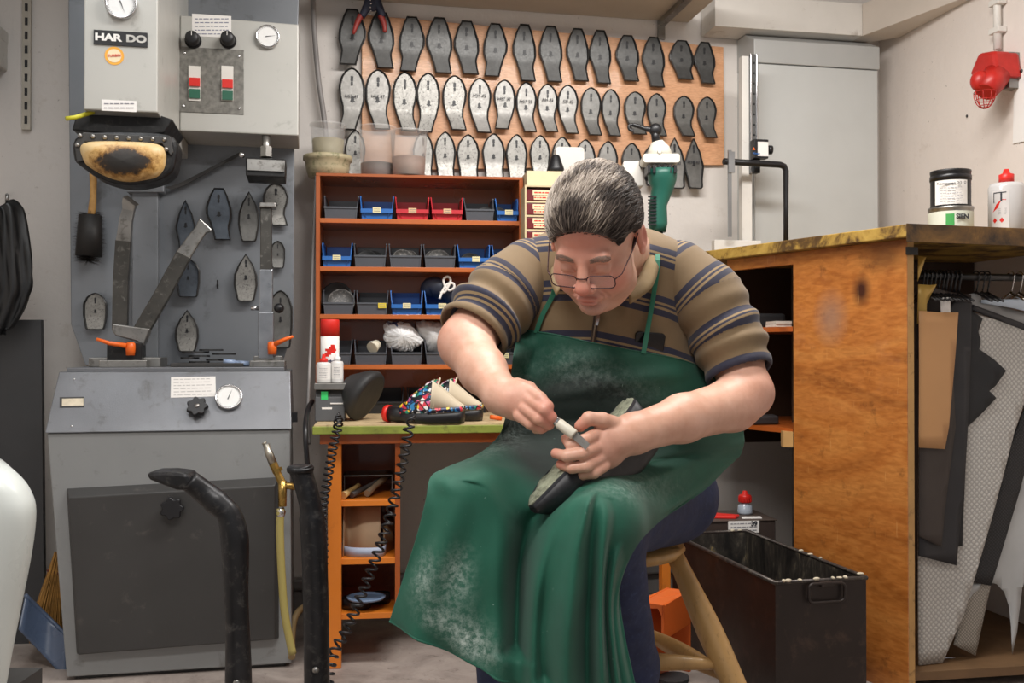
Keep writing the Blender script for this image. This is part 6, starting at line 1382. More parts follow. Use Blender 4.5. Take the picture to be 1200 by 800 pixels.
# ---------------- signed distance modelling ----------------
class SDF:
    def __init__(s, lo, hi, h):
        s.h = h; s.lo = np.array(lo, float); s.n = np.ceil((np.array(hi) - s.lo) / h).astype(int) + 1
        s.g = np.full(s.n, .05, np.float32)
    def _sub(s, lo, hi, m):
        a = np.maximum(0, np.floor((np.array(lo) - m - s.lo) / s.h).astype(int)); b = np.minimum(s.n, np.ceil((np.array(hi) + m - s.lo) / s.h).astype(int) + 1)
        if np.any(b <= a): return None, None
        ax = [np.float32(s.lo[i] + s.h * np.arange(a[i], b[i])) for i in range(3)]
        X = ax[0][:, None, None], ax[1][None, :, None], ax[2][None, None, :]
        return tuple(slice(a[i], b[i]) for i in range(3)), X
    def _comb(s, sl, d, k, op):
        g = s.g[sl]
        if op == 'add':
            hh = np.clip(.5 + .5 * (g - d) / k, 0, 1); s.g[sl] = g * (1 - hh) + d * hh - k * hh * (1 - hh)
        elif op == 'sub':
            hh = np.clip(.5 - .5 * (g + d) / k, 0, 1); s.g[sl] = g * (1 - hh) + (-d) * hh + k * hh * (1 - hh)
        else:
            hh = np.clip(.5 - .5 * (g - d) / k, 0, 1); s.g[sl] = g * (1 - hh) + d * hh + k * hh * (1 - hh)
    def ell(s, c, r, k=.01, op='add', Rm=None, frame=None):
        """ellipsoid; frame = (origin, 3x3, scale) places local coordinates in the world"""
        c = np.array(c, float); r = np.array(r, float); A = np.eye(3) if Rm is None else np.array(Rm)
        if frame: c = frame[0] + frame[1] @ (c * frame[2]); A = frame[1] @ A; r = r * frame[2]
        m = float(max(r)); sl, X = s._sub(c - m, c + m, k + .02)
        if sl is None: return s
        D = [X[i] - np.float32(c[i]) for i in range(3)]
        L = [(D[0] * A[0, j] + D[1] * A[1, j] + D[2] * A[2, j]) / r[j] for j in range(3)]
        k0 = np.sqrt(L[0] ** 2 + L[1] ** 2 + L[2] ** 2); k1 = np.sqrt((L[0] / r[0]) ** 2 + (L[1] / r[1]) ** 2 + (L[2] / r[2]) ** 2) + 1e-9
        s._comb(sl, (k0 * (k0 - 1) / k1).astype(np.float32), k, op); return s
    def cap(s, a, b, ra, rb, k=.01, op='add', frame=None):
        a = np.array(a, float); b = np.array(b, float)
        if frame: a = frame[0] + frame[1] @ (a * frame[2]); b = frame[0] + frame[1] @ (b * frame[2]); ra *= frame[2]; rb *= frame[2]
        m = max(ra, rb); sl, X = s._sub(np.minimum(a, b) - m, np.maximum(a, b) + m, k + .02)
        if sl is None: return s
        ab = b - a; D = [X[i] - np.float32(a[i]) for i in range(3)]
        tt = np.clip((D[0] * ab[0] + D[1] * ab[1] + D[2] * ab[2]) / (ab @ ab), 0, 1)
        d = np.sqrt((D[0] - tt * ab[0]) ** 2 + (D[1] - tt * ab[1]) ** 2 + (D[2] - tt * ab[2]) ** 2) - (ra + (rb - ra) * tt)
        s._comb(sl, d.astype(np.float32), k, op); return s
    def chain(s, pts, rs, k=.008, frame=None):
        for i in range(len(pts) - 1): s.cap(pts[i], pts[i + 1], rs[i], rs[i + 1], k, frame=frame)
        return s
    def mesh(s):
        g = s.g; n = g.shape; sg = g < 0
        def corner(a, dx, dy, dz): return a[dx:n[0] - 1 + dx, dy:n[1] - 1 + dy, dz:n[2] - 1 + dz]
        cs = [(i, j, k) for i in (0, 1) for j in (0, 1) for k in (0, 1)]
        cnt = sum(corner(sg, *c).astype(np.int8) for c in cs); act = (cnt > 0) & (cnt < 8); idx = np.argwhere(act)
        vid = np.full(act.shape, -1, np.int32); vid[act] = np.arange(len(idx))
        V = np.zeros((len(idx), 3)); C = np.zeros(len(idx))
        val = {c: g[idx[:, 0] + c[0], idx[:, 1] + c[1], idx[:, 2] + c[2]] for c in cs}
        for c in cs:
            for ax in range(3):
                if c[ax] == 0:
                    e = list(c); e[ax] = 1; e = tuple(e); va, vb = val[c], val[e]; cr = (va < 0) != (vb < 0)
                    tt = np.where(cr, va / np.where(cr, va - vb, 1), 0); p = np.tile(np.array(c, float), (len(idx), 1)); p[:, ax] = tt; V[cr] += p[cr]; C[cr] += 1
        V = (V / C[:, None] + idx) * s.h + s.lo; F = []
        for ax in range(3):
            sl0 = [slice(None)] * 3; sl1 = [slice(None)] * 3; sl0[ax] = slice(0, -1); sl1[ax] = slice(1, None)
            a = sg[tuple(sl0)]; b = sg[tuple(sl1)]; E = np.argwhere(a != b); u, v = (ax + 1) % 3, (ax + 2) % 3
            E = E[(E[:, u] > 0) & (E[:, v] > 0) & (E[:, u] < n[u] - 1) & (E[:, v] < n[v] - 1)]
            if len(E) == 0: continue
            def vi(du, dv): q = E.copy(); q[:, u] += du; q[:, v] += dv; return vid[q[:, 0], q[:, 1], q[:, 2]]
            q = np.stack([vi(-1, -1), vi(0, -1), vi(0, 0), vi(-1, 0)], 1); fl = ~a[E[:, 0], E[:, 1], E[:, 2]]; q[fl] = q[fl][:, ::-1]; F.append(q)
        return V, np.concatenate(F)
def np_mesh(name, V, F, m, parent=None, smooth_it=0):
    for _ in range(smooth_it):        # Laplacian relax
        acc = np.zeros_like(V); cn = np.zeros(len(V))
        for i in range(4):
            a, b = F[:, i], F[:, (i + 1) % 4]
            for ax in range(3): acc[:, ax] += np.bincount(a, V[b, ax], len(V)) + np.bincount(b, V[a, ax], len(V))
            cn += np.bincount(a, minlength=len(V)) + np.bincount(b, minlength=len(V))
        V = V + .5 * (acc / np.maximum(cn, 1)[:, None] - V)
    me = bpy.data.meshes.new(name); me.vertices.add(len(V)); me.vertices.foreach_set('co', V.astype(np.float32).ravel())
    me.loops.add(F.size); me.loops.foreach_set('vertex_index', F.astype(np.int32).ravel()); me.polygons.add(len(F))
    me.polygons.foreach_set('loop_start', np.arange(0, F.size, 4, dtype=np.int32)); me.polygons.foreach_set('loop_total', np.full(len(F), 4, np.int32))
    me.update(calc_edges=True); me.validate(); me.polygons.foreach_set('use_smooth', [True] * len(me.polygons))
    for q in (m if isinstance(m, list) else [m]): me.materials.append(q)
    o = bpy.data.objects.new(name, me); COL.objects.link(o)
    if parent: o.parent = parent
    return o, V
def vnoise(V, sc, seed):
    r = np.random.RandomState(seed); out = np.zeros(len(V))
    for _ in range(5):
        d = r.normal(size=3); d /= np.linalg.norm(d); out += np.sin((V @ d) * sc * r.uniform(.7, 1.4) + r.uniform(0, 6.3))
    return out / 5

# ---------------- the cobbler: body ----------------
HS = 1.075
def head_rot(phi, psi, rho):
    c, s_ = math.cos, math.sin; M0 = np.stack([[1, 0, 0], [0, -c(phi), -s_(phi)], [0, -s_(phi), c(phi)]], 1).astype(float)
    Rz = np.array([[c(-psi), -s_(-psi), 0], [s_(-psi), c(-psi), 0], [0, 0, 1]]); Ry = np.array([[c(rho), 0, s_(rho)], [0, 1, 0], [-s_(rho), 0, c(rho)]])
    return Ry @ Rz @ M0
HR = head_rot(R(45), R(20), R(4)); HO = np.array(P(698, 276, 1.94)); HF = (HO, HR, HS)
def HW(p): return Vector(HO + HR @ (np.array(p, float) * HS))
hd = SDF(HO - .21, HO + .21, .0019)
E = lambda c, r, k=.01, op='add', Rm=None: hd.ell(c, r, k, op, Rm, HF)
E((0, -.010, .038), (.079, .098, .090)); E((0, .030, -.030), (.069, .066, .085), .02); E((0, .032, -.074), (.062, .056, .046), .02)
for sx in (-1, 1):
    E((sx * .043, .052, -.048), (.030, .030, .034), .02); E((sx * .045, .020, -.085), (.026, .035, .030), .02)
E((0, .080, -.100), (.026, .020, .019), .015); E((0, .035, -.112), (.048, .042, .026), .02)
hd.cap((-.038, .083, .017), (.038, .083, .017), .012, .012, .014, frame=HF)
for sx in (-1, 1):
    E((sx * .033, .104, -.004), (.020, .016, .012), .010, 'sub'); E((sx * .032, .082, -.005), (.0150, .0145, .0125), .004)
    hd.cap((sx * .018, .094, -.009), (sx * .045, .088, -.011), .0022, .0018, .003, frame=HF); E((sx * .032, .088, -.021), (.016, .007, .005), .007)
hd.cap((0, .092, .010), (0, .114, -.028), .0085, .0130, .008, frame=HF); E((0, .117, -.031), (.0130, .0120, .0115), .005)
for sx in (-1, 1): E((sx * .013, .106, -.038), (.0095, .011, .0085), .005); E((sx * .006, .112, -.047), (.0035, .005, .003), .003, 'sub')
E((0, .092, -.066), (.028, .012, .014), .012)
E((0, .105, -.0635), (.021, .0065, .0045), .004); E((0, .102, -.0745), (.018, .0075, .0055), .004); hd.cap((-.020, .106, -.069), (.020, .106, -.069), .0016, .0016, .002, 'sub', HF)
E((0, .096, -.086), (.022, .008, .005), .008, 'sub')
for sx in (-1, 1):
    hd.cap((sx * .020, .097, -.045), (sx * .034, .084, -.072), .0018, .0014, .008, 'sub', HF)
    ra = np.array(Matrix.Rotation(R(-12), 3, 'X')); E((sx * .083, -.010, -.006), (.0095, .019, .033), .006, 'add', ra); E((sx * .092, -.006, -.004), (.0065, .0105, .019), .004, 'sub', ra); E((sx * .085, .000, -.030), (.006, .008, .009), .004)
nb = np.array(Q(728, 300, 2.02)); h0 = np.array(HW((0, -.035, -.05)))
hd.cap(h0, nb, .060, .072, .03); hd.cap(np.array(HW((0, .005, -.08))), nb + np.array([-.03, -.05, -.01]), .048, .055, .03)
hV, hF_ = hd.mesh(); del hd

def arm_sdf(chain, radii, fingers, palm, extra, lo, hi):
    s_ = SDF(lo, hi, .0021)
    s_.chain([np.array(Q(*p)) for p in chain], [r * SB for r in radii], .02)
    for c, r, Rm in palm: s_.ell(np.array(Q(*c)), [x * SB for x in r], .012, 'add', Rm)
    for pts, rr in fingers: s_.chain([np.array(Q(*p)) for p in pts], [r * SB for r in rr], .0035)
    for c, r in extra: s_.ell(np.array(Q(*c)), [x * SB for x in r], .008)
    return s_.mesh()
def bb(pts, m): A = np.array([Q(*p) for p in pts]); return A.min(0) - m, A.max(0) + m
def Rl(ax_, up=(0, 0, 1)):
    x = np.array(ax_, float); x /= np.linalg.norm(x); z = np.array(up, float); z -= z @ x * x; z /= np.linalg.norm(z); return np.stack([x, np.cross(z, x), z], 1)
FR = [.0115, .0105, .0098, .0088]
# right arm (image left): elbow out, hand closed on the knife handle
RA = [(622, 322, 2.05), (556, 388, 1.96), (546, 402, 1.93), (566, 434, 1.85), (588, 463, 1.76), (600, 470, 1.735)]
ax = np.array(Q(630, 476, 1.70)) - np.array(Q(590, 462, 1.77))
rV, rF = arm_sdf(RA, [.052, .050, .052, .043, .032, .030],
    [([(620, 457, 1.712), (633, 466, 1.685), (642, 476, 1.672), (640, 485, 1.682)], FR), ([(620, 468, 1.700), (638, 480, 1.668), (646, 489, 1.672), (641, 495, 1.692)], FR),
     ([(615, 478, 1.700), (632, 491, 1.674), (643, 497, 1.682), (636, 501, 1.705)], FR), ([(608, 487, 1.705), (622, 497, 1.692), (634, 502, 1.697), (628, 503, 1.715)], [.0105, .0095, .0088, .008]),
     ([(606, 452, 1.755), (620, 455, 1.735), (632, 466, 1.715), (641, 476, 1.705)], [.0150, .0125, .0108, .0095])],
    [((608, 469, 1.728), (.044, .022, .036), Rl(ax, (0.3, -.2, 1)))], [((603, 458, 1.745), (.022, .018, .018))], *bb(RA + [(650, 505, 1.66), (600, 510, 1.66), (520, 300, 2.0)], .09))
# left arm (image right): hand flat over the shoe
LA = [(794, 322, 2.05), (862, 420, 1.985), (876, 460, 1.94), (858, 474, 1.92), (800, 490, 1.83), (742, 508, 1.745), (728, 512, 1.725)]
ax = np.array(Q(700, 526, 1.70)) - np.array(Q(742, 508, 1.745))
lV, lF = arm_sdf(LA, [.052, .050, .048, .050, .043, .034, .032],
    [([(700, 508, 1.700), (684, 516, 1.670), (669, 521, 1.672), (663, 514, 1.692)], FR), ([(701, 523, 1.694), (682, 531, 1.660), (664, 534, 1.664), (651, 531, 1.680)], FR),
     ([(702, 537, 1.694), (686, 546, 1.664), (670, 548, 1.668), (657, 544, 1.684)], FR), ([(708, 546, 1.700), (696, 554, 1.678), (683, 556, 1.682), (671, 553, 1.698)], [.0105, .0098, .0090, .0082]),
     ([(726, 500, 1.725), (706, 492, 1.700), (690, 490, 1.690), (680, 499, 1.694)], [.0165, .0135, .0120, .0105])],
    [((714, 524, 1.716), (.042, .024, .040), Rl(ax, (0, -.3, 1)))], [((722, 506, 1.722), (.026, .020, .018))], *bb(LA + [(645, 560, 1.65)], .09))
# trunk and legs (under the clothes)
TR = [(708, 336, 2.09, .195, .115, .12), (710, 395, 2.10, .185, .135, .15), (716, 465, 2.10, .205, .165, .14), (722, 560, 2.17, .195, .150, .12)]
tb = SDF(Q(500, 900, 1.6) - Vector((.15, .15, .12)), Q(900, 240, 2.35) + Vector((.15, .25, .1)), .006)
def torso(sd, inf, k=.06):
    for px, py, Y, a, b, c in TR: sd.ell(np.array(Q(px, py, Y)), [a * SB + inf, b * SB + inf, c * SB + inf], k)
    sd.cap(nb + [0, .02, -.02], np.array(Q(628, 318, 2.06)), .060 + inf, .058 + inf, .04); sd.cap(nb + [0, .02, -.02], np.array(Q(786, 318, 2.06)), .060 + inf, .058 + inf, .04)
LEGR = [(668, 575, 2.14), (556, 600, 1.76), (600, 800, 1.86), (606, 850, 1.86)]; LEGL = [(772, 580, 2.14), (704, 612, 1.70), (735, 780, 1.90), (736, 850, 1.92)]
def legs(sd, inf, k=.03):
    for L_ in (LEGR, LEGL): sd.chain([np.array(Q(*p)) for p in L_], [x * SB + inf for x in (.098, .058, .046, .038)], k)
torso(tb, 0); legs(tb, 0)
for L_ in (LEGR, LEGL):
    e = np.array(Q(*L_[-1])); sd_ = tb; sd_.ell(e + [0, -.07, -.04], [.042, .12, .035], .02)
tV, tF = tb.mesh(); del tb
V = np.concatenate([hV, rV, lV, tV]); F = np.concatenate([hF_, rF + len(hV), lF + len(hV) + len(rV), tF + len(hV) + len(rV) + len(lV)])
n = NT('skin'); v = n.coord('Object'); at_ = n.node('ShaderNodeAttribute', attribute_name='blush'); at2 = n.node('ShaderNodeAttribute', attribute_name='stubble')
c_ = n.ramp(n.noise(v, 22, 5, .6), [(.3, srgb('c99880')), (.7, srgb('dcb09a'))])
c_ = n.mix(at_.outputs['Fac'], c_, srgb('c46a5c')); sp_ = n.ramp(n.noise(v, 900, 2, .6), [(.45, (0, 0, 0)), (.6, (1, 1, 1))])
c_ = n.mix(n.math('MULTIPLY', at2.outputs['Fac'], n.math('ADD', n.math('MULTIPLY', sp_, .5), .35)), c_, srgb('8b7a72'))
n.link(c_, n.b.inputs['Base Color']); n.b.inputs['Roughness'].default_value = .46; n.b.inputs['Subsurface Weight'].default_value = .12; n.b.inputs['Subsurface Radius'].default_value = (1, .35, .2); n.b.inputs['Subsurface Scale'].default_value = .012
n.bump(n.math('ADD', n.noise(v, 260, 4, .7), n.math('MULTIPLY', n.noise(v, 60, 3), 1.5)), .12, .0015); m_skin = n.m
man, V = np_mesh('person', V, F, m_skin, smooth_it=2)
tag(man, 'heavy man in striped polo and green apron seated on a stool, mending a shoe', 'person')
loc = (V - HO) @ HR / HS; bl = np.zeros(len(V)); st = np.zeros(len(V))
def blob(c, r, a): return a * np.exp(-(((loc - np.array(c)) / np.array(r)) ** 2).sum(1))
for sx in (-1, 1): bl += blob((sx * .045, .075, -.040), (.026, .03, .024), .55) + blob((sx * .088, -.008, -.005), (.02, .025, .035), .75)
bl += blob((0, .12, -.034), (.018, .02, .018), .8) + blob((0, .105, -.0635), (.022, .012, .005), .75) + blob((0, .102, -.0745), (.019, .012, .006), .75) + blob((0, .085, .06), (.07, .04, .05), .45) + blob((0, .09, -.09), (.04, .03, .02), .15)
bl += blob((0, .08, -.02), (.08, .06, .09), .22)
st += blob((0, .09, -.095), (.045, .04, .026), .8) + blob((0, .11, -.054), (.028, .02, .007), .5) + blob((.055, .04, -.075), (.03, .04, .025), .5) + blob((-.055, .04, -.075), (.03, .04, .025), .5)
for A2, rr, am in ((Q(642, 478, 1.67), .02, .5), (Q(646, 490, 1.67), .018, .5), (Q(640, 500, 1.69), .018, .5), (Q(665, 518, 1.69), .016, .55), (Q(652, 532, 1.68), .016, .55), (Q(658, 545, 1.68), .016, .5), (Q(680, 497, 1.69), .016, .5), (Q(706, 530, 1.69), .05, .25), (Q(612, 475, 1.7), .05, .25), (Q(888, 468, 1.94), .07, .3), (Q(530, 400, 1.94), .07, .3)):
    bl += am * np.exp(-((V - np.array(A2)) ** 2).sum(1) / rr ** 2)
for nm, arr in (('blush', bl), ('stubble', st)):
    a_ = man.data.attributes.new(nm, 'FLOAT', 'POINT'); a_.data.foreach_set('value', np.clip(arr, 0, 1).astype(np.float32))

# nails
def nail(tip, ang_dir, nrm, w=.0065):
    c = Vector(tip); d_ = Vector(ang_dir).normalized(); n_ = Vector(nrm).normalized(); s_ = d_.cross(n_).normalized(); mb = MB()
    rows = [[c + d_ * (w * 1.2 * a) + s_ * (w * b) - n_ * (.0025 * b * b) for b in (-1, -.5, 0, .5, 1)] for a in (-1, -.3, .4, .9)]
    mb.grid(rows); return mb
# ---------------- hair ----------------
def hair_surf(u, w, lift=0):
    """u: -1 hairline at the forehead .. 1 nape; w: side angle"""
    r = np.array((.0855, .1065, .0985)) + lift
    th = R(28) + (u + 1) / 2 * R(172)          # angle from the face direction over the crown
    p = np.array((math.sin(w), math.cos(w) * math.cos(th), math.cos(w) * math.sin(th)))
    q = np.array((0, -.010, .036)) + p * r
    return q
hs = SDF(HO - .19, HO + .19, .0025)
hs.ell((0, -.010, .037), (.0855, .1050, .0975), .004, 'add', None, HF)
hs.ell((0, .040, .078), (.058, .040, .040), .020, 'add', None, HF)
hs.ell((0, .095, -.008), (.074, .085, .080), .010, 'sub', None, HF)
for sx in (-1, 1):
    hs.ell((sx * .085, .040, -.022), (.040, .048, .062), .008, 'sub', None, HF); hs.ell((sx * .092, -.022, -.045), (.026, .030, .058), .006, 'sub', None, HF)
hs.ell((0, .06, -.16), (.16, .16, .12), .010, 'sub', None, HF); hs.ell((0, -.06, -.17), (.13, .13, .10), .010, 'sub', None, HF)
hV2, hF2 = hs.mesh(); del hs
n = NT('greying_hair_base'); n.b.inputs['Base Color'].default_value = srgb('4d4440'); n.b.inputs['Roughness'].default_value = .7; m_hb = n.m
hl = (hV2 - HO) @ HR / HS
# combed grooves run front to back
ang = np.arctan2(hl[:, 0], hl[:, 2] - .0 + .04); gro = np.sin(ang * 46 + 2.2 * np.sin(hl[:, 1] * 40)) * .5 + np.sin(ang * 83 + 1.5 * np.sin(hl[:, 1] * 61 + 1)) * .5
cN = np.array((0, -.01, .036)); dr = hl - cN; dr /= np.linalg.norm(dr, axis=1)[:, None]
hV2 = hV2 + (dr * (gro * .0011)[:, None]) @ HR.T
hair, _ = np_mesh('hair', hV2, hF2, m_hb, man, 1)
from mathutils.bvhtree import BVHTree
def bvh_of(o):
    me = o.data; return BVHTree.FromPolygons([v.co.copy() for v in me.vertices], [tuple(p.vertices) for p in me.polygons])
hb_ = bvh_of(hair); rnd = random.Random(21); mbs = [MB(), MB(), MB(), MB()]
hcen = HW((0, -.01, .030))
nf_ = len(hair.data.polygons); pol = hair.data.polygons
for k in range(15000):
    p0 = pol[rnd.randrange(nf_)]; c = Vector(p0.center); nrm = Vector(p0.normal)
    l0 = np.array(c - Vector(HO)) @ HR / HS
    if (c - hcen).dot(nrm) < 0 : continue
    if l0[2] < -.02 and l0[1] > .02: continue
    # comb direction: back over the crown; on the sides back and slightly down
    side = min(1, abs(l0[0]) / .08)
    d0 = np.array((.10 * l0[0] / .08 + .25 * (1 if l0[1] > .02 else .4), -1.0, .55 * (1 if l0[1] > .03 and l0[2] > .05 else 0) - .45 * side - (.9 if l0[1] < -.07 else 0)))
    d0 = d0 + np.array((rnd.gauss(0, .16), 0, rnd.gauss(0, .10))); d_ = Vector(HR @ d0).normalized(); L = rnd.uniform(.022, .045); pts = []; p = c.copy(); lift = rnd.uniform(.0003, .0034)
    for j in range(7):
        hit = hb_.find_nearest(p)
        if hit[0] is None: break
        q, qn = hit[0], hit[1]; pts.append(q + qn * (lift + .0012 * math.sin(math.pi * j / 6)))
        dd = (d_ - qn * d_.dot(qn)).normalized(); p = q + dd * (L / 6)
    if len(pts) < 7: continue
    wl = np.array(pts[3] - Vector(HO)) @ HR / HS
    gy = .62 + .30 * math.sin(wl[0] * 70 + 1.2 * math.sin(wl[1] * 60)) - wl[0] * 4.2 + (wl[2] - .10) * 4 - (.35 if wl[1] > .062 else 0) + .25 * math.sin(wl[1] * 90 + wl[0] * 40)
    gy += rnd.uniform(-.35, .35); i = 3 if gy > .85 else 2 if gy > .55 else 1 if gy > .15 else 0
    mbs[i].tube(pts, [.0004, .0007, .0007, .0007, .0006, .0004, .0001], 3, False)
for i, (m_, nm) in enumerate((('332b27', 'dark'), ('5e534c', 'mid'), ('938679', 'grey'), ('c2b6aa', 'light'))):
    n = NT('hair_' + nm); n.b.inputs['Base Color'].default_value = srgb(m_); n.b.inputs['Roughness'].default_value = .55; n.b.inputs['Specular IOR Level'].default_value = .3; mbs[i].hm = n.m
allm = MB()
for i, b_ in enumerate(mbs):
    allm.cur = i; allm.add(b_.v, b_.f, True)
ho = allm.build('hair_strands', [b_.hm for b_ in mbs], hair, merge=False)
# eyebrows
mb = MB(); hbv = BVHTree.FromPolygons([Vector(p) for p in hV], [tuple(int(i) for i in f) for f in hF_])
def onhead(p, k):
    q = hbv.find_nearest(HW(p)); n_ = q[1] if (q[0] - Vector(HO)).dot(q[1]) > 0 else -q[1]; return q[0] + n_ * k
for sx in (-1, 1):
    for k in range(190):
        u = rnd.random(); x = sx * (.014 + .036 * u); y = .096 - .010 * u; z = .0165 + .004 * math.sin(u * 3) + rnd.uniform(-.0045, .0045)
        a = onhead((x, y, z), .0004); b_ = onhead((x + sx * .006, y, z + rnd.uniform(-.0005, .002)), .0010); mb.tube([a, b_], [.0005, .0002], 3, False)
mb.build('eyebrows', M('brow_hair', '94796a', .6), man)
# glasses
gl = bpy.data.objects.new('glasses', None); COL.objects.link(gl); gl.parent = man; gl['label'] = 'thin metal framed reading glasses'
m_fr = M('glasses_frame', '4a3436', .3, .7)
n = NT('lens_glass'); n.b.inputs['Base Color'].default_value = (1, 1, 1, 1); n.b.inputs['Roughness'].default_value = .03; n.b.inputs['Alpha'].default_value = .12; m_lens = n.m
for sx in (-1, 1):
    out = rrect(-.025, .025, -.0155, .0125, .010, 6); cpt = lambda x, z: HW((sx * .034 + x, .113 - .10 * (abs(sx * .034 + x)) ** 1.6 / .07 ** .6, -.016 + z))
    loop = [cpt(x, z) for x, z in out]; mb = MB(); mb.tube(loop, .0012, 6, closed=True); mb.build('rim', m_fr, gl)
    mb = MB(); mb.add(loop, [tuple(range(len(loop)))]); mb.build('lens', m_lens, gl)
    mb = MB(); mb.tube([cpt(sx * .025, .004), HW((sx * .069, .092, -.011)), HW((sx * .079, .04, .002)), HW((sx * .083, .0, .016)), HW((sx * .087, -.018, .012))], .0013, 6); mb.build('temple_arm', m_fr, gl)
mb = MB(); mb.tube([HW((-.010, .112, -.010)), HW((-.004, .117, -.007)), HW((.004, .117, -.007)), HW((.010, .112, -.010))], .0012, 6); mb.build('bridge', m_fr, gl)

# ---------------- clothes ----------------
def stripe_mat(name):
    n = NT(name); a = n.node('ShaderNodeAttribute', attribute_name='band'); v = n.coord('Object')
    fr = n.math('FRACT', a.outputs['Fac']); tan_, nav = srgb('7a6549'), srgb('25273c')
    tan2 = srgb('8e7756')
    c_ = n.ramp(fr, [(0, tan_), (.02, nav), (.155, tan2), (.20, nav), (.25, tan2), (.30, nav), (.43, tan_)], 'CONSTANT')
    c_ = n.mix(n.ramp(n.noise(v, 40, 5, .7), [(.35, (.12,) * 3), (.65, (0, 0, 0))]), c_, srgb('5a4a34'))
    n.link(c_, n.b.inputs['Base Color']); n.b.inputs['Roughness'].default_value = .85; n.b.inputs['Sheen Weight'].default_value = .15
    n.bump(n.math('ADD', n.noise(v, 700, 2), n.math('MULTIPLY', n.noise(v, 30, 4), .8)), .12, .002); return n.m
m_shirt = stripe_mat('striped_knit')
PER = .108
sd = SDF(Q(560, 640, 1.75) - Vector((.12, .05, .05)), Q(880, 250, 2.35) + Vector((.1, .3, .06)), .0045)
torso(sd, .012)
# open neck: hollow around the neck
sd.cap(nb + [-.01, -.03, .03], nb + np.array([-.03, -.10, .14]), .060, .085, .012, 'sub')
sd.cap(np.array(Q(697, 352, 1.84)), np.array(Q(700, 330, 1.80)), .016, .05, .012, 'sub')
sV, sF = sd.mesh(); del sd
wr = vnoise(sV * np.array([1, 1, .45]), 40, 3) * .011 + vnoise(sV * np.array([.6, 1, 1.3]), 70, 4) * .003
cn_ = np.array(Q(712, 420, 2.12)); dn = sV - cn_; dn[:, 2] *= .4; dn /= np.linalg.norm(dn, axis=1)[:, None]; sV = sV + dn * wr[:, None]
shirt, sV = np_mesh('shirt', sV, sF, m_shirt, man, 2)
xc = Q(700, 300, 1.93).x
band = (Q(700, 327, 1.93).z - (sV[:, 2] + .13 * (sV[:, 0] - xc) + .10 * np.abs(sV[:, 0] - xc) + .004 * vnoise(sV, 20, 9) + .15 * np.maximum(0, sV[:, 1] - 2.12))) / PER + 0.0
a_ = shirt.data.attributes.new('band', 'FLOAT', 'POINT'); a_.data.foreach_set('value', (band + 10.02).astype(np.float32))
def sleeve(chain, radii, off, seed, per, kw=.02):
    pts = [np.array(Q(*p)) for p in chain]; lo = np.min(pts, 0) - .14; hi = np.max(pts, 0) + .14
    s_ = SDF(lo, hi, .0038); s_.chain(pts, [r * SB for r in radii], kw)
    d = pts[-1] - pts[-2]; d = d / np.linalg.norm(d); e = pts[-1]
    # open cuff: cut the rounded end and hollow it
    cc = e + d * (.5 + .006); sl, X = s_._sub(lo, hi, 0); pl = (X[0] - e[0]) * d[0] + (X[1] - e[1]) * d[1] + (X[2] - e[2]) * d[2] - .012
    s_._comb(sl, pl.astype(np.float32) + 0 * s_.g[sl], .006, 'int')
    s_.cap(e - d * .03, e + d * .06, radii[-1] * SB - .010, radii[-1] * SB - .006, .004, 'sub')
    sV, sF = s_.mesh()
    # arm coordinate
    best = np.full(len(sV), 9.0); arc = np.zeros(len(sV)); L = 0; ctr = np.zeros_like(sV)
    for a, b in zip(pts, pts[1:]):
        ab = b - a; l = np.linalg.norm(ab); tt = (sV - a) @ ab / l ** 2; tc = np.clip(tt, 0, 1); dd = np.linalg.norm(sV - a - tc[:, None] * ab, axis=1); mk = dd < best
        ex = np.where(a is pts[0], tt, tc) if False else tc
        best[mk] = dd[mk]; arc[mk] = L + (np.minimum(tt, 1.2) if a is pts[0] else tc)[mk] * l; ctr[mk] = (a + tc[:, None] * ab)[mk]; L += l
    nr = sV - ctr; nr /= np.linalg.norm(nr, axis=1)[:, None] + 1e-9
    w_ = np.clip((arc - L * .25) / (L * .5), 0, 1); f_ = np.sin(arc * 125 + 4.0 * vnoise(sV, 14, seed)) * .012 * w_ * (.5 + .5 * vnoise(sV, 11, seed + 2)) + vnoise(sV, 30, seed + 1) * .006
    sV = sV + nr * f_[:, None]
    o, sV = np_mesh('sleeve', sV, sF, m_shirt, shirt, 2)
    a_ = o.data.attributes.new('band', 'FLOAT', 'POINT'); a_.data.foreach_set('value', (arc / per + off + 10 + .03 * vnoise(sV, 16, 5)).astype(np.float32)); return o
sleeve([(622, 320, 2.05), (592, 345, 2.02), (570, 370, 1.985), (556, 388, 1.96)], [.070, .076, .074, .070], -.62, 11, .095)
sleeve([(794, 320, 2.05), (826, 352, 2.03), (854, 400, 2.00), (866, 434, 1.975)], [.070, .078, .074, .070], -.42, 17, .105)
# collar
def strip(up, lo, nm, m, parent, n_=6, solid=.004, mid=None):
    A2 = spline([Q(*p) for p in up], n_); B2 = spline([Q(*p) for p in lo], n_); rows = []
    for k in range(5):
        w = k / 4; rows.append([a.lerp(b, w) + Vector((0, -.006 * math.sin(math.pi * w), .003 * math.sin(math.pi * w))) for a, b in zip(A2, B2)])
    mb = MB(); mb.grid(rows); return mb.build(nm, m, parent, solid=solid)
m_collar = M('tan_knit_collar', '85704f', .85, var=.08, vs=20, bump=.15, bs=500)
strip([(736, 342, 1.86), (750, 322, 1.91), (757, 298, 1.98), (748, 280, 2.08), (715, 272, 2.14), (680, 278, 2.12), (664, 296, 2.02), (658, 318, 1.95), (662, 332, 1.90)],
      [(738, 356, 1.85), (764, 336, 1.89), (772, 303, 1.98), (762, 286, 2.11), (715, 282, 2.18), (664, 288, 2.15), (650, 302, 2.03), (645, 326, 1.94), (652, 346, 1.875)], 'collar', m_collar, shirt)
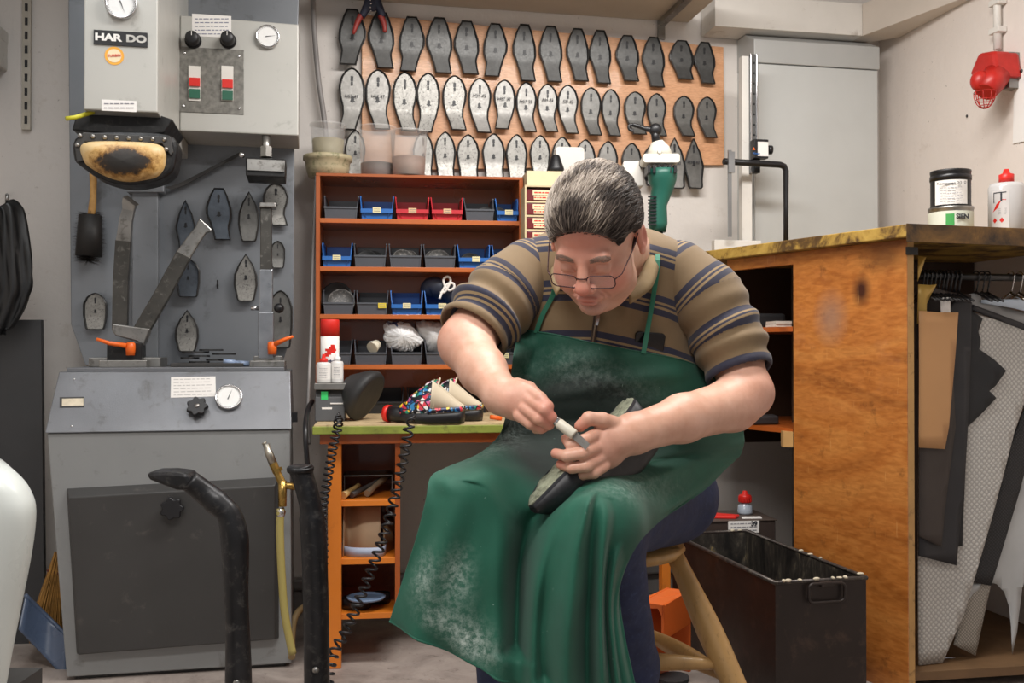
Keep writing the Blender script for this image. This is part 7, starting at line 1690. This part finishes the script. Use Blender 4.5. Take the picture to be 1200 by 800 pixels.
# zip, pocket, phone, apron, jeans, shoe and knife
mb = None
sb_ = bvh_of(shirt); CAMP = Vector((0, 0, CAMZ))
def onshirt(px, py, lift=.006, bv=None, dflt=None):
    d = ray(px, py).normalized(); h = (bv or sb_).ray_cast(CAMP, d)
    if h[0] is None: return P(px, py, dflt or 2.1)
    return h[0] - d * lift
zp = [onshirt(x, y, .003) for x, y in ((699, 362), (698, 375), (696, 390), (694, 405), (692, 425), (690, 445))]
def ribbon(pts, w, th, nm, m, parent, side=Vector((1, 0, 0)), bev=0):
    pts = spline(pts, 4); L = []
    for i, p in enumerate(pts):
        d_ = (pts[min(i + 1, len(pts) - 1)] - pts[max(i - 1, 0)]).normalized(); s_ = (side - d_ * side.dot(d_)).normalized(); n_ = s_.cross(d_).normalized()
        L.append([p - s_ * w / 2 - n_ * th / 2, p + s_ * w / 2 - n_ * th / 2, p + s_ * w / 2 + n_ * th / 2, p - s_ * w / 2 + n_ * th / 2])
    mb = MB()
    for A_, B_ in zip(L, L[1:]): mb.add(A_ + B_, [(j, (j + 1) % 4, 4 + (j + 1) % 4, 4 + j) for j in range(4)], False)
    mb.add(L[0], [(0, 1, 2, 3)]); mb.add(L[-1], [(3, 2, 1, 0)]); return mb.build(nm, m, parent, bevel=bev)
zo = ribbon(zp, .011, .003, 'zipper', M('zip_tape', '3d2f26', .7), shirt)
ribbon([p + Vector((0, -.003, 0)) for p in zp], .003, .002, 'zip_teeth', M('zip_teeth_m', '8d7c68', .35, .8), zo)
ribbon([onshirt(702, 363, .010), onshirt(701, 372, .010), onshirt(699, 381, .010)], .006, .003, 'zip_pull', m_chrome, zo)
t = thing('smartphone', 'black phone peeking out of the shirt breast pocket', 'phone'); c_ = onshirt(762, 394, .007); t.location = c_; t.rotation_euler = (R(15), R(4), R(14))
mb = MB(); mb.prism(rrect(-.034, .034, -.10, .009, .009), -.004, .004); mb.build('phone_body', M('phone_black', '101114', .15), t, bevel=.0015)
# jeans
m_jean = M('dark_denim', '232c4a', .85, var=.2, vs=30, dirt='3a4568', dirt_amt=.3, bump=.25, bs=500)
jd = SDF(Q(500, 880, 1.6) - Vector((.14, .12, .06)), Q(900, 480, 2.35) + Vector((.1, .25, .05)), .006)
legs(jd, .012); jd.ell(np.array(Q(722, 572, 2.17)), [.205 * SB, .165 * SB, .115 * SB], .04)
jd.ell(np.array(Q(800, 585, 2.18)), [.07, .10, .085], .05)
jV, jF = jd.mesh(); del jd
jV = jV + np.stack([vnoise(jV, 40, 7) * .003, vnoise(jV, 40, 8) * .003, vnoise(jV, 55, 6) * .004], 1)
jeans, _ = np_mesh('jeans', jV, jF, m_jean, man, 1)
for L_ in (LEGR, LEGL):
    e = Q(*L_[-1]); mb = MB(); ex = e + Vector((0, -.06, -.055))
    mb.ell(ex, (.052, .14, .045)); mb.box(ex.x - .048, ex.x + .048, ex.y - .13, ex.y + .12, ex.z - .055, ex.z - .03); mb.build('shoe', M('black_shoe', '1b1b1d', .45), man, bevel=.01)

# apron
n = NT('green_apron_cloth'); v = n.coord('Object'); g_ = n.ramp(n.noise(v, 6, 6, .6), [(.3, srgb('0a4a39')), (.7, srgb('105c47'))])
at_ = n.node('ShaderNodeAttribute', attribute_name='stain'); at2 = n.node('ShaderNodeAttribute', attribute_name='dust')
wn = n.noise(n.coord('Object', (1, 1, 1)), 75, 9, .8, .1)
dn_ = n.math('MULTIPLY', at2.outputs['Fac'], n.ramp(wn, [(.44, (0, 0, 0)), (.62, (1, 1, 1))])); 
g_ = n.mix(n.math('MULTIPLY', at2.outputs['Fac'], .20), g_, srgb('8aa79b'))
g_ = n.mix(n.math('MULTIPLY', at_.outputs['Fac'], .92), g_, n.ramp(n.noise(v, 16, 6, .7), [(.35, srgb('0c100f')), (.6, srgb('17201d')), (.75, srgb('2c3a35'))]))
g_ = n.mix(dn_, g_, srgb('c3d2cb'))
fk = n.ramp(n.noise(v, 120, 5, .7), [(.68, (0, 0, 0)), (.73, (.6,) * 3)]); g_ = n.mix(fk, g_, srgb('9db8ad'))
n.link(g_, n.b.inputs['Base Color']); n.b.inputs['Roughness'].default_value = .72; n.b.inputs['Sheen Weight'].default_value = .1
n.bump(n.math('ADD', n.math('MULTIPLY', n.noise(v, 900, 2), .4), n.noise(v, 14, 5, .6)), .22, .004); m_apron = n.m
jb = bvh_of(jeans)
A = None
rows_c = [
 [(607, 386, A), (630, 389, A), (655, 393, A), (690, 401, A), (725, 408, A), (760, 414, A), (795, 421, A), (822, 430, A), (842, 438, 2.00)],
 [(601, 420, A), (625, 422, A), (655, 424, A), (690, 428, A), (725, 434, A), (760, 440, A), (798, 446, A), (830, 454, A), (858, 462, 2.02)],
 [(597, 455, A), (622, 458, A), (655, 460, A), (690, 462, A), (725, 468, A), (760, 474, A), (802, 480, A), (840, 488, 1.99), (870, 496, 2.05)],
 [(592, 490, A), (620, 494, A), (655, 496, A), (690, 500, A), (725, 506, A), (762, 508, A), (806, 512, 1.93), (845, 514, 1.99), (872, 516, 2.06)],
 [(583, 512, 1.93), (612, 516, 1.90), (645, 526, 1.87), (680, 532, 1.86), (718, 532, 1.86), (760, 532, 1.88), (805, 532, 1.93), (842, 534, 1.99), (868, 532, 2.06)],
 [(560, 532, 1.85), (590, 530, 1.84), (622, 548, 1.80), (655, 562, 1.76), (695, 558, 1.76), (740, 548, 1.80), (785, 546, 1.87), (825, 552, 1.95), (850, 550, 2.02)],
 [(520, 549, 1.74), (550, 546, 1.74), (590, 552, 1.73), (640, 592, 1.72), (676, 578, 1.665), (715, 566, 1.69), (762, 568, 1.79), (805, 576, 1.89), (828, 572, 1.95)],
 [(504, 560, 1.68), (530, 560, 1.655), (570, 568, 1.66), (620, 612, 1.70), (672, 590, 1.615), (704, 580, 1.625), (745, 592, 1.72), (778, 600, 1.81), (800, 592, 1.87)],
 [(499, 585, 1.66), (525, 588, 1.635), (565, 596, 1.64), (612, 636, 1.69), (662, 622, 1.60), (702, 604, 1.598), (738, 616, 1.66), (757, 620, 1.73), (772, 612, 1.78)],
 [(489, 625, 1.665), (515, 632, 1.635), (558, 642, 1.635), (606, 672, 1.68), (650, 668, 1.60), (698, 652, 1.595), (722, 652, 1.625), (738, 648, 1.66), (748, 636, 1.70)],
 [(473, 675, 1.68), (505, 688, 1.64), (552, 700, 1.64), (604, 720, 1.675), (645, 722, 1.605), (695, 712, 1.60), (715, 705, 1.615), (724, 695, 1.635), (728, 674, 1.66)],
 [(461, 712, 1.69), (498, 730, 1.65), (548, 748, 1.645), (602, 764, 1.66), (645, 772, 1.61), (694, 768, 1.60), (718, 760, 1.61), (726, 742, 1.62), (727, 715, 1.64)],
 [(456, 728, 1.695), (494, 749, 1.655), (545, 773, 1.65), (602, 797, 1.655), (648, 812, 1.615), (694, 818, 1.605), (726, 820, 1.61), (737, 812, 1.615), (744, 800, 1.625)],
]
G = []
for r_ in rows_c:
    o_ = []
    for px, py, Y in r_:
        if Y is None: o_.append(onshirt(px, py, .010, None, 2.05))
        else: o_.append(Q(px, py, Y))
    G.append(o_)
NU, NV = 12, 14
cols = list(zip(*G)); dense = [spline(c, NV) for c in cols]; rws = list(zip(*dense)); grid = [spline(r_, NU) for r_ in rws]
GA = np.array([[list(p) for p in r_] for r_ in grid]); nr_, nc_ = GA.shape[:2]
rp_ = np.arange(nr_) / NV; cp_ = np.arange(nc_) / NU; Rg, Cg = np.meshgrid(rp_, cp_, indexing='ij')
def fold(c0, c1, r0, r1, amp, w, shift=0):
    """soft fold along a line from column c0 at row r0 to column c1 at row r1"""
    t_ = np.clip((Rg - r0) / (r1 - r0), 0, 1); cc = c0 + (c1 - c0) * t_; e = np.exp(-((Cg - cc) / w) ** 2) * np.clip((Rg - r0) / .8 + .2, 0, 1) * (Rg > r0 - .5) * (Rg < r1 + .6)
    return -amp * e * np.minimum(1, .35 + t_)
dY = fold(4.55, 4.3, 6.6, 12, .030, .20) + fold(5.15, 5.35, 6.8, 12, .022, .16) - fold(4.85, 4.9, 6.8, 12, .028, .20) + fold(5.9, 6.0, 7.6, 12, .014, .2) - fold(5.6, 5.7, 7.4, 12, .016, .2)
dY *= 1.35; dY += fold(2.55, 2.7, 6.5, 12, .036, .26) - fold(3.1, 3.05, 6.0, 10.5, .060, .24) + fold(3.55, 3.5, 7.2, 12, .036, .18) - fold(3.95, 3.8, 7.2, 11, .016, .2) + fold(1.2, .9, 8, 12, .010, .3) - fold(1.9, 1.7, 7.5, 12, .008, .3)
dY += fold(.5, 1.6, 4.2, 6.5, .012, .3) + fold(7.0, 5.5, 3.5, 6.5, .016, .3) - fold(6.2, 5.0, 3.5, 6.0, .012, .3) + fold(7.6, 6.6, 4.5, 8, .012, .25)
GA[..., 1] += dY
GA[..., 1] += .0035 * np.sin(Cg * 5.1 + 2 * np.sin(Rg * 1.3)) * np.clip(Rg - 6, 0, 1) + .004 * np.sin(Rg * 6 + Cg * 2.2) * (Rg < 4.5) * np.clip(Rg, 0, 1)
# keep the cloth outside shirt and jeans
for i in range(nr_):
    for j in range(nc_):
        p = Vector(GA[i, j])
        for bv, off in ((sb_, .006), (jb, .007)):
            if bv is sb_ and i > 6 * NV: continue
            d_ = (p - CAMP).normalized(); h = bv.ray_cast(CAMP, d_)
            if h[0] is not None and (h[0] - CAMP).length - off < (p - CAMP).length and ((p - CAMP).length - (h[0] - CAMP).length) < .22:
                p = h[0] - d_ * off
        GA[i, j] = p
for _ in range(3):     # relax a little
    Z = GA.copy(); Z[1:-1, 1:-1] = .5 * GA[1:-1, 1:-1] + .125 * (GA[:-2, 1:-1] + GA[2:, 1:-1] + GA[1:-1, :-2] + GA[1:-1, 2:]); GA = Z
mb = MB(); mb.grid([[tuple(p) for p in r_] for r_ in GA]); apron = mb.build('apron', m_apron, man, merge=False)
def scr(c, r):      # distance in the cloth's own grid
    return np.exp(-(((Rg - c[0]) / r[0]) ** 2 + ((Cg - c[1]) / r[1]) ** 2))
stn = np.clip(1.25 * scr((3.2, 2.2), (1.3, 2.4)) + .95 * scr((2.0, 3.4), (1.0, 2.2)) + .9 * scr((4.6, 2.6), (1.0, 1.6)) + .5 * scr((3.6, 5.5), (.7, 2.0)) + .9 * scr((3.6, 1.2), (.9, 1.2)) , 0, 1)
dst = np.clip(.95 * scr((11.1, 2.05), (.55, .45)) + .6 * scr((9.7, 1.6), (.5, .35)) + .5 * scr((9.9, .75), (.5, .3)) + .6 * scr((10.7, 1.3), (.4, .4)) +   .18 * scr((1.1, 2.6), (.6, 1.2)) + .1 * scr((1.6, 4.4), (.6, 1)) + .25 * scr((6.2, 5.5), (.7, 1)) + .3 * scr((3.5, .5), (2, .6)), 0, 1)
for nm, arr in (('stain', stn), ('dust', dst)):
    a_ = apron.data.attributes.new(nm, 'FLOAT', 'POINT'); a_.data.foreach_set('value', arr.astype(np.float32).ravel())
s_ = apron.modifiers.new('t', 'SOLIDIFY'); s_.thickness = .0022; s_.offset = 0
s_ = apron.modifiers.new('s', 'SUBSURF'); s_.levels = s_.render_levels = 1
# hems
def hem(line, nm):
    mb = MB(); mb.tube([tuple(p) for p in line], .0022, 6); mb.build(nm, m_apron, apron)
hem(GA[-1], 'bottom_hem'); hem(GA[0], 'bib_hem')
m_strap = M('green_strap', '2a7058', .7, var=.1)
def toward(p, k=.012): return p - (p - CAMP).normalized() * k
ribbon([Q(655, 318, 1.93), onshirt(648, 345, .010), onshirt(636, 368, .010), onshirt(628, 390, .012)], .010, .002, 'neck_strap', m_strap, apron)
ribbon([Q(752, 272, 2.12), Q(766, 286, 2.05), onshirt(771, 305, .020), onshirt(766, 345, .012), onshirt(760, 380, .014), onshirt(754, 414, .014)], .010, .002, 'neck_strap', m_strap, apron)

# shoe being mended
S0 = Q(622, 592, 1.662); S1 = Q(736, 468, 1.84)
xd = (S1 - S0).normalized(); up0 = Vector((-.765, -.25, .61)); zdn = (up0 - xd * up0.dot(xd)).normalized(); yd = zdn.cross(xd)
Ls = (S1 - S0).length
t = thing('black_shoe', 'black leather shoe held sole up on the lap, sole peeled open', 'shoe'); mw = Matrix((( xd.x, yd.x, zdn.x, S0.x), (xd.y, yd.y, zdn.y, S0.y), (xd.z, yd.z, zdn.z, S0.z), (0, 0, 0, 1))); t.matrix_world = mw
def hw_(u): return .048 * (math.sin(math.pi * min(1, (u + .012) * 2.3) / 2) ** .6) * (1 if u < .35 else 1 - .32 * math.sin((u - .35) / .3 * math.pi / 2) if u < .65 else .68 + .04 * math.sin((u - .65) / .35 * math.pi)) * (1 if u < .93 else math.sqrt(max(.02, 1 - ((u - .93) / .075) ** 2)))
def sh_(u): return .006 * math.sin(u * math.pi * 2) - .004
us = [i / 36 for i in range(37)]
ml = M('black_shoe_leather', '17171b', .5, var=.25, vs=20, dirt='333338', dirt_amt=.35)
rows = []
for u in us:
    dep = -(.062 + .045 * min(1, u * 1.6)) * (math.sin(math.pi * min(1, (u + .02) * 3.2) / 2) ** .7) * (1 if u < .95 else .9)
    r = []
    for k in range(17):
        a = math.pi * k / 16; w = hw_(u) * (1 if u < .5 else 1)
        r.append((u * Ls, -w * math.cos(a) * (1.06 - .12 * math.sin(a)), sh_(u) + dep * math.sin(a) ** .7))
    rows.append(r)
mb = MB(); mb.grid(rows); n_ = len(rows[0]); mb.add(rows[0], [tuple(range(n_))]); mb.add(rows[-1], [tuple(range(n_))[::-1]]); mb.build('upper', ml, t, solid=.003)
base = [(u * Ls, -hw_(u), sh_(u)) for u in us] + [(u * Ls, hw_(u), sh_(u)) for u in reversed(us)]
mb = MB(); L0 = [(x, y * .99, z - .012) for x, y, z in base]; L1 = [(x, y * 1.05, z - .001) for x, y, z in base]; L2 = [(x, y * 1.05, z + .006) for x, y, z in base]; N = len(base)
for A2, B2 in ((L0, L1), (L1, L2)): mb.add(A2 + B2, [(j, (j + 1) % N, N + (j + 1) % N, N + j) for j in range(N)], False)
mb.build('welt', M('grey_black_rubber', '333338', .55, var=.2, vs=30), t)
mb = MB(); fl_ = [[(u * Ls, hw_(u) * 1.0 * s2, sh_(u) + .0045 + .002 * math.sin(u * 40 + s2 * 5)) for s2 in (-1, -.5, 0, .5, 1)] for u in us]
mb.grid(fl_); mb.build('midsole', M('grey_green_midsole', '8c8f7a', .75, var=.25, vs=30, dirt='4b4c3c', dirt_amt=.7, bump=.4), t, solid=.003)
# knife with ferrule
K0, K1 = Q(629, 476, 1.69), Q(691, 523, 1.65)
kd = (K1 - K0).normalized(); t = thing('cobbler_knife', 'small knife with worn metal and white ferrule held in the right hand', 'knife')
at2_ = lambda u: K0.lerp(K1, u)
mb = MB(); mb.tube([at2_(-.1), at2_(.1), at2_(.30)], [.007, .0085, .0075], 14); mb.build('handle', M('worn_handle', '6b625c', .4, .4, var=.3, vs=60), t)
mb = MB(); mb.tube([at2_(.30), at2_(.34), at2_(.36), at2_(.42)], [.0078, .0088, .0082, .0092], 14); mb.build('ferrule', m_chrome, t)
mb = MB(); mb.tube([at2_(.42), at2_(.44), at2_(.70), at2_(.72)], [.0092, .0098, .0098, .009], 14); mb.build('white_sleeve', M('ivory_sleeve', 'd9d3c2', .4), t)
sd_ = kd.cross(Vector((0, 1, 0))).normalized(); mb = MB(); a, b = at2_(.72), at2_(.98)
mb.hexa([a - sd_ * .007 + Vector((0, -.001, 0)), b - sd_ * .009 + Vector((0, -.001, 0)), b + sd_ * .004 + Vector((0, -.001, 0)), a + sd_ * .007 + Vector((0, -.001, 0)), a - sd_ * .007 + Vector((0, .001, 0)), b - sd_ * .009 + Vector((0, .001, 0)), b + sd_ * .004 + Vector((0, .001, 0)), a + sd_ * .007 + Vector((0, .001, 0))]); mb.build('blade', m_steel, t)
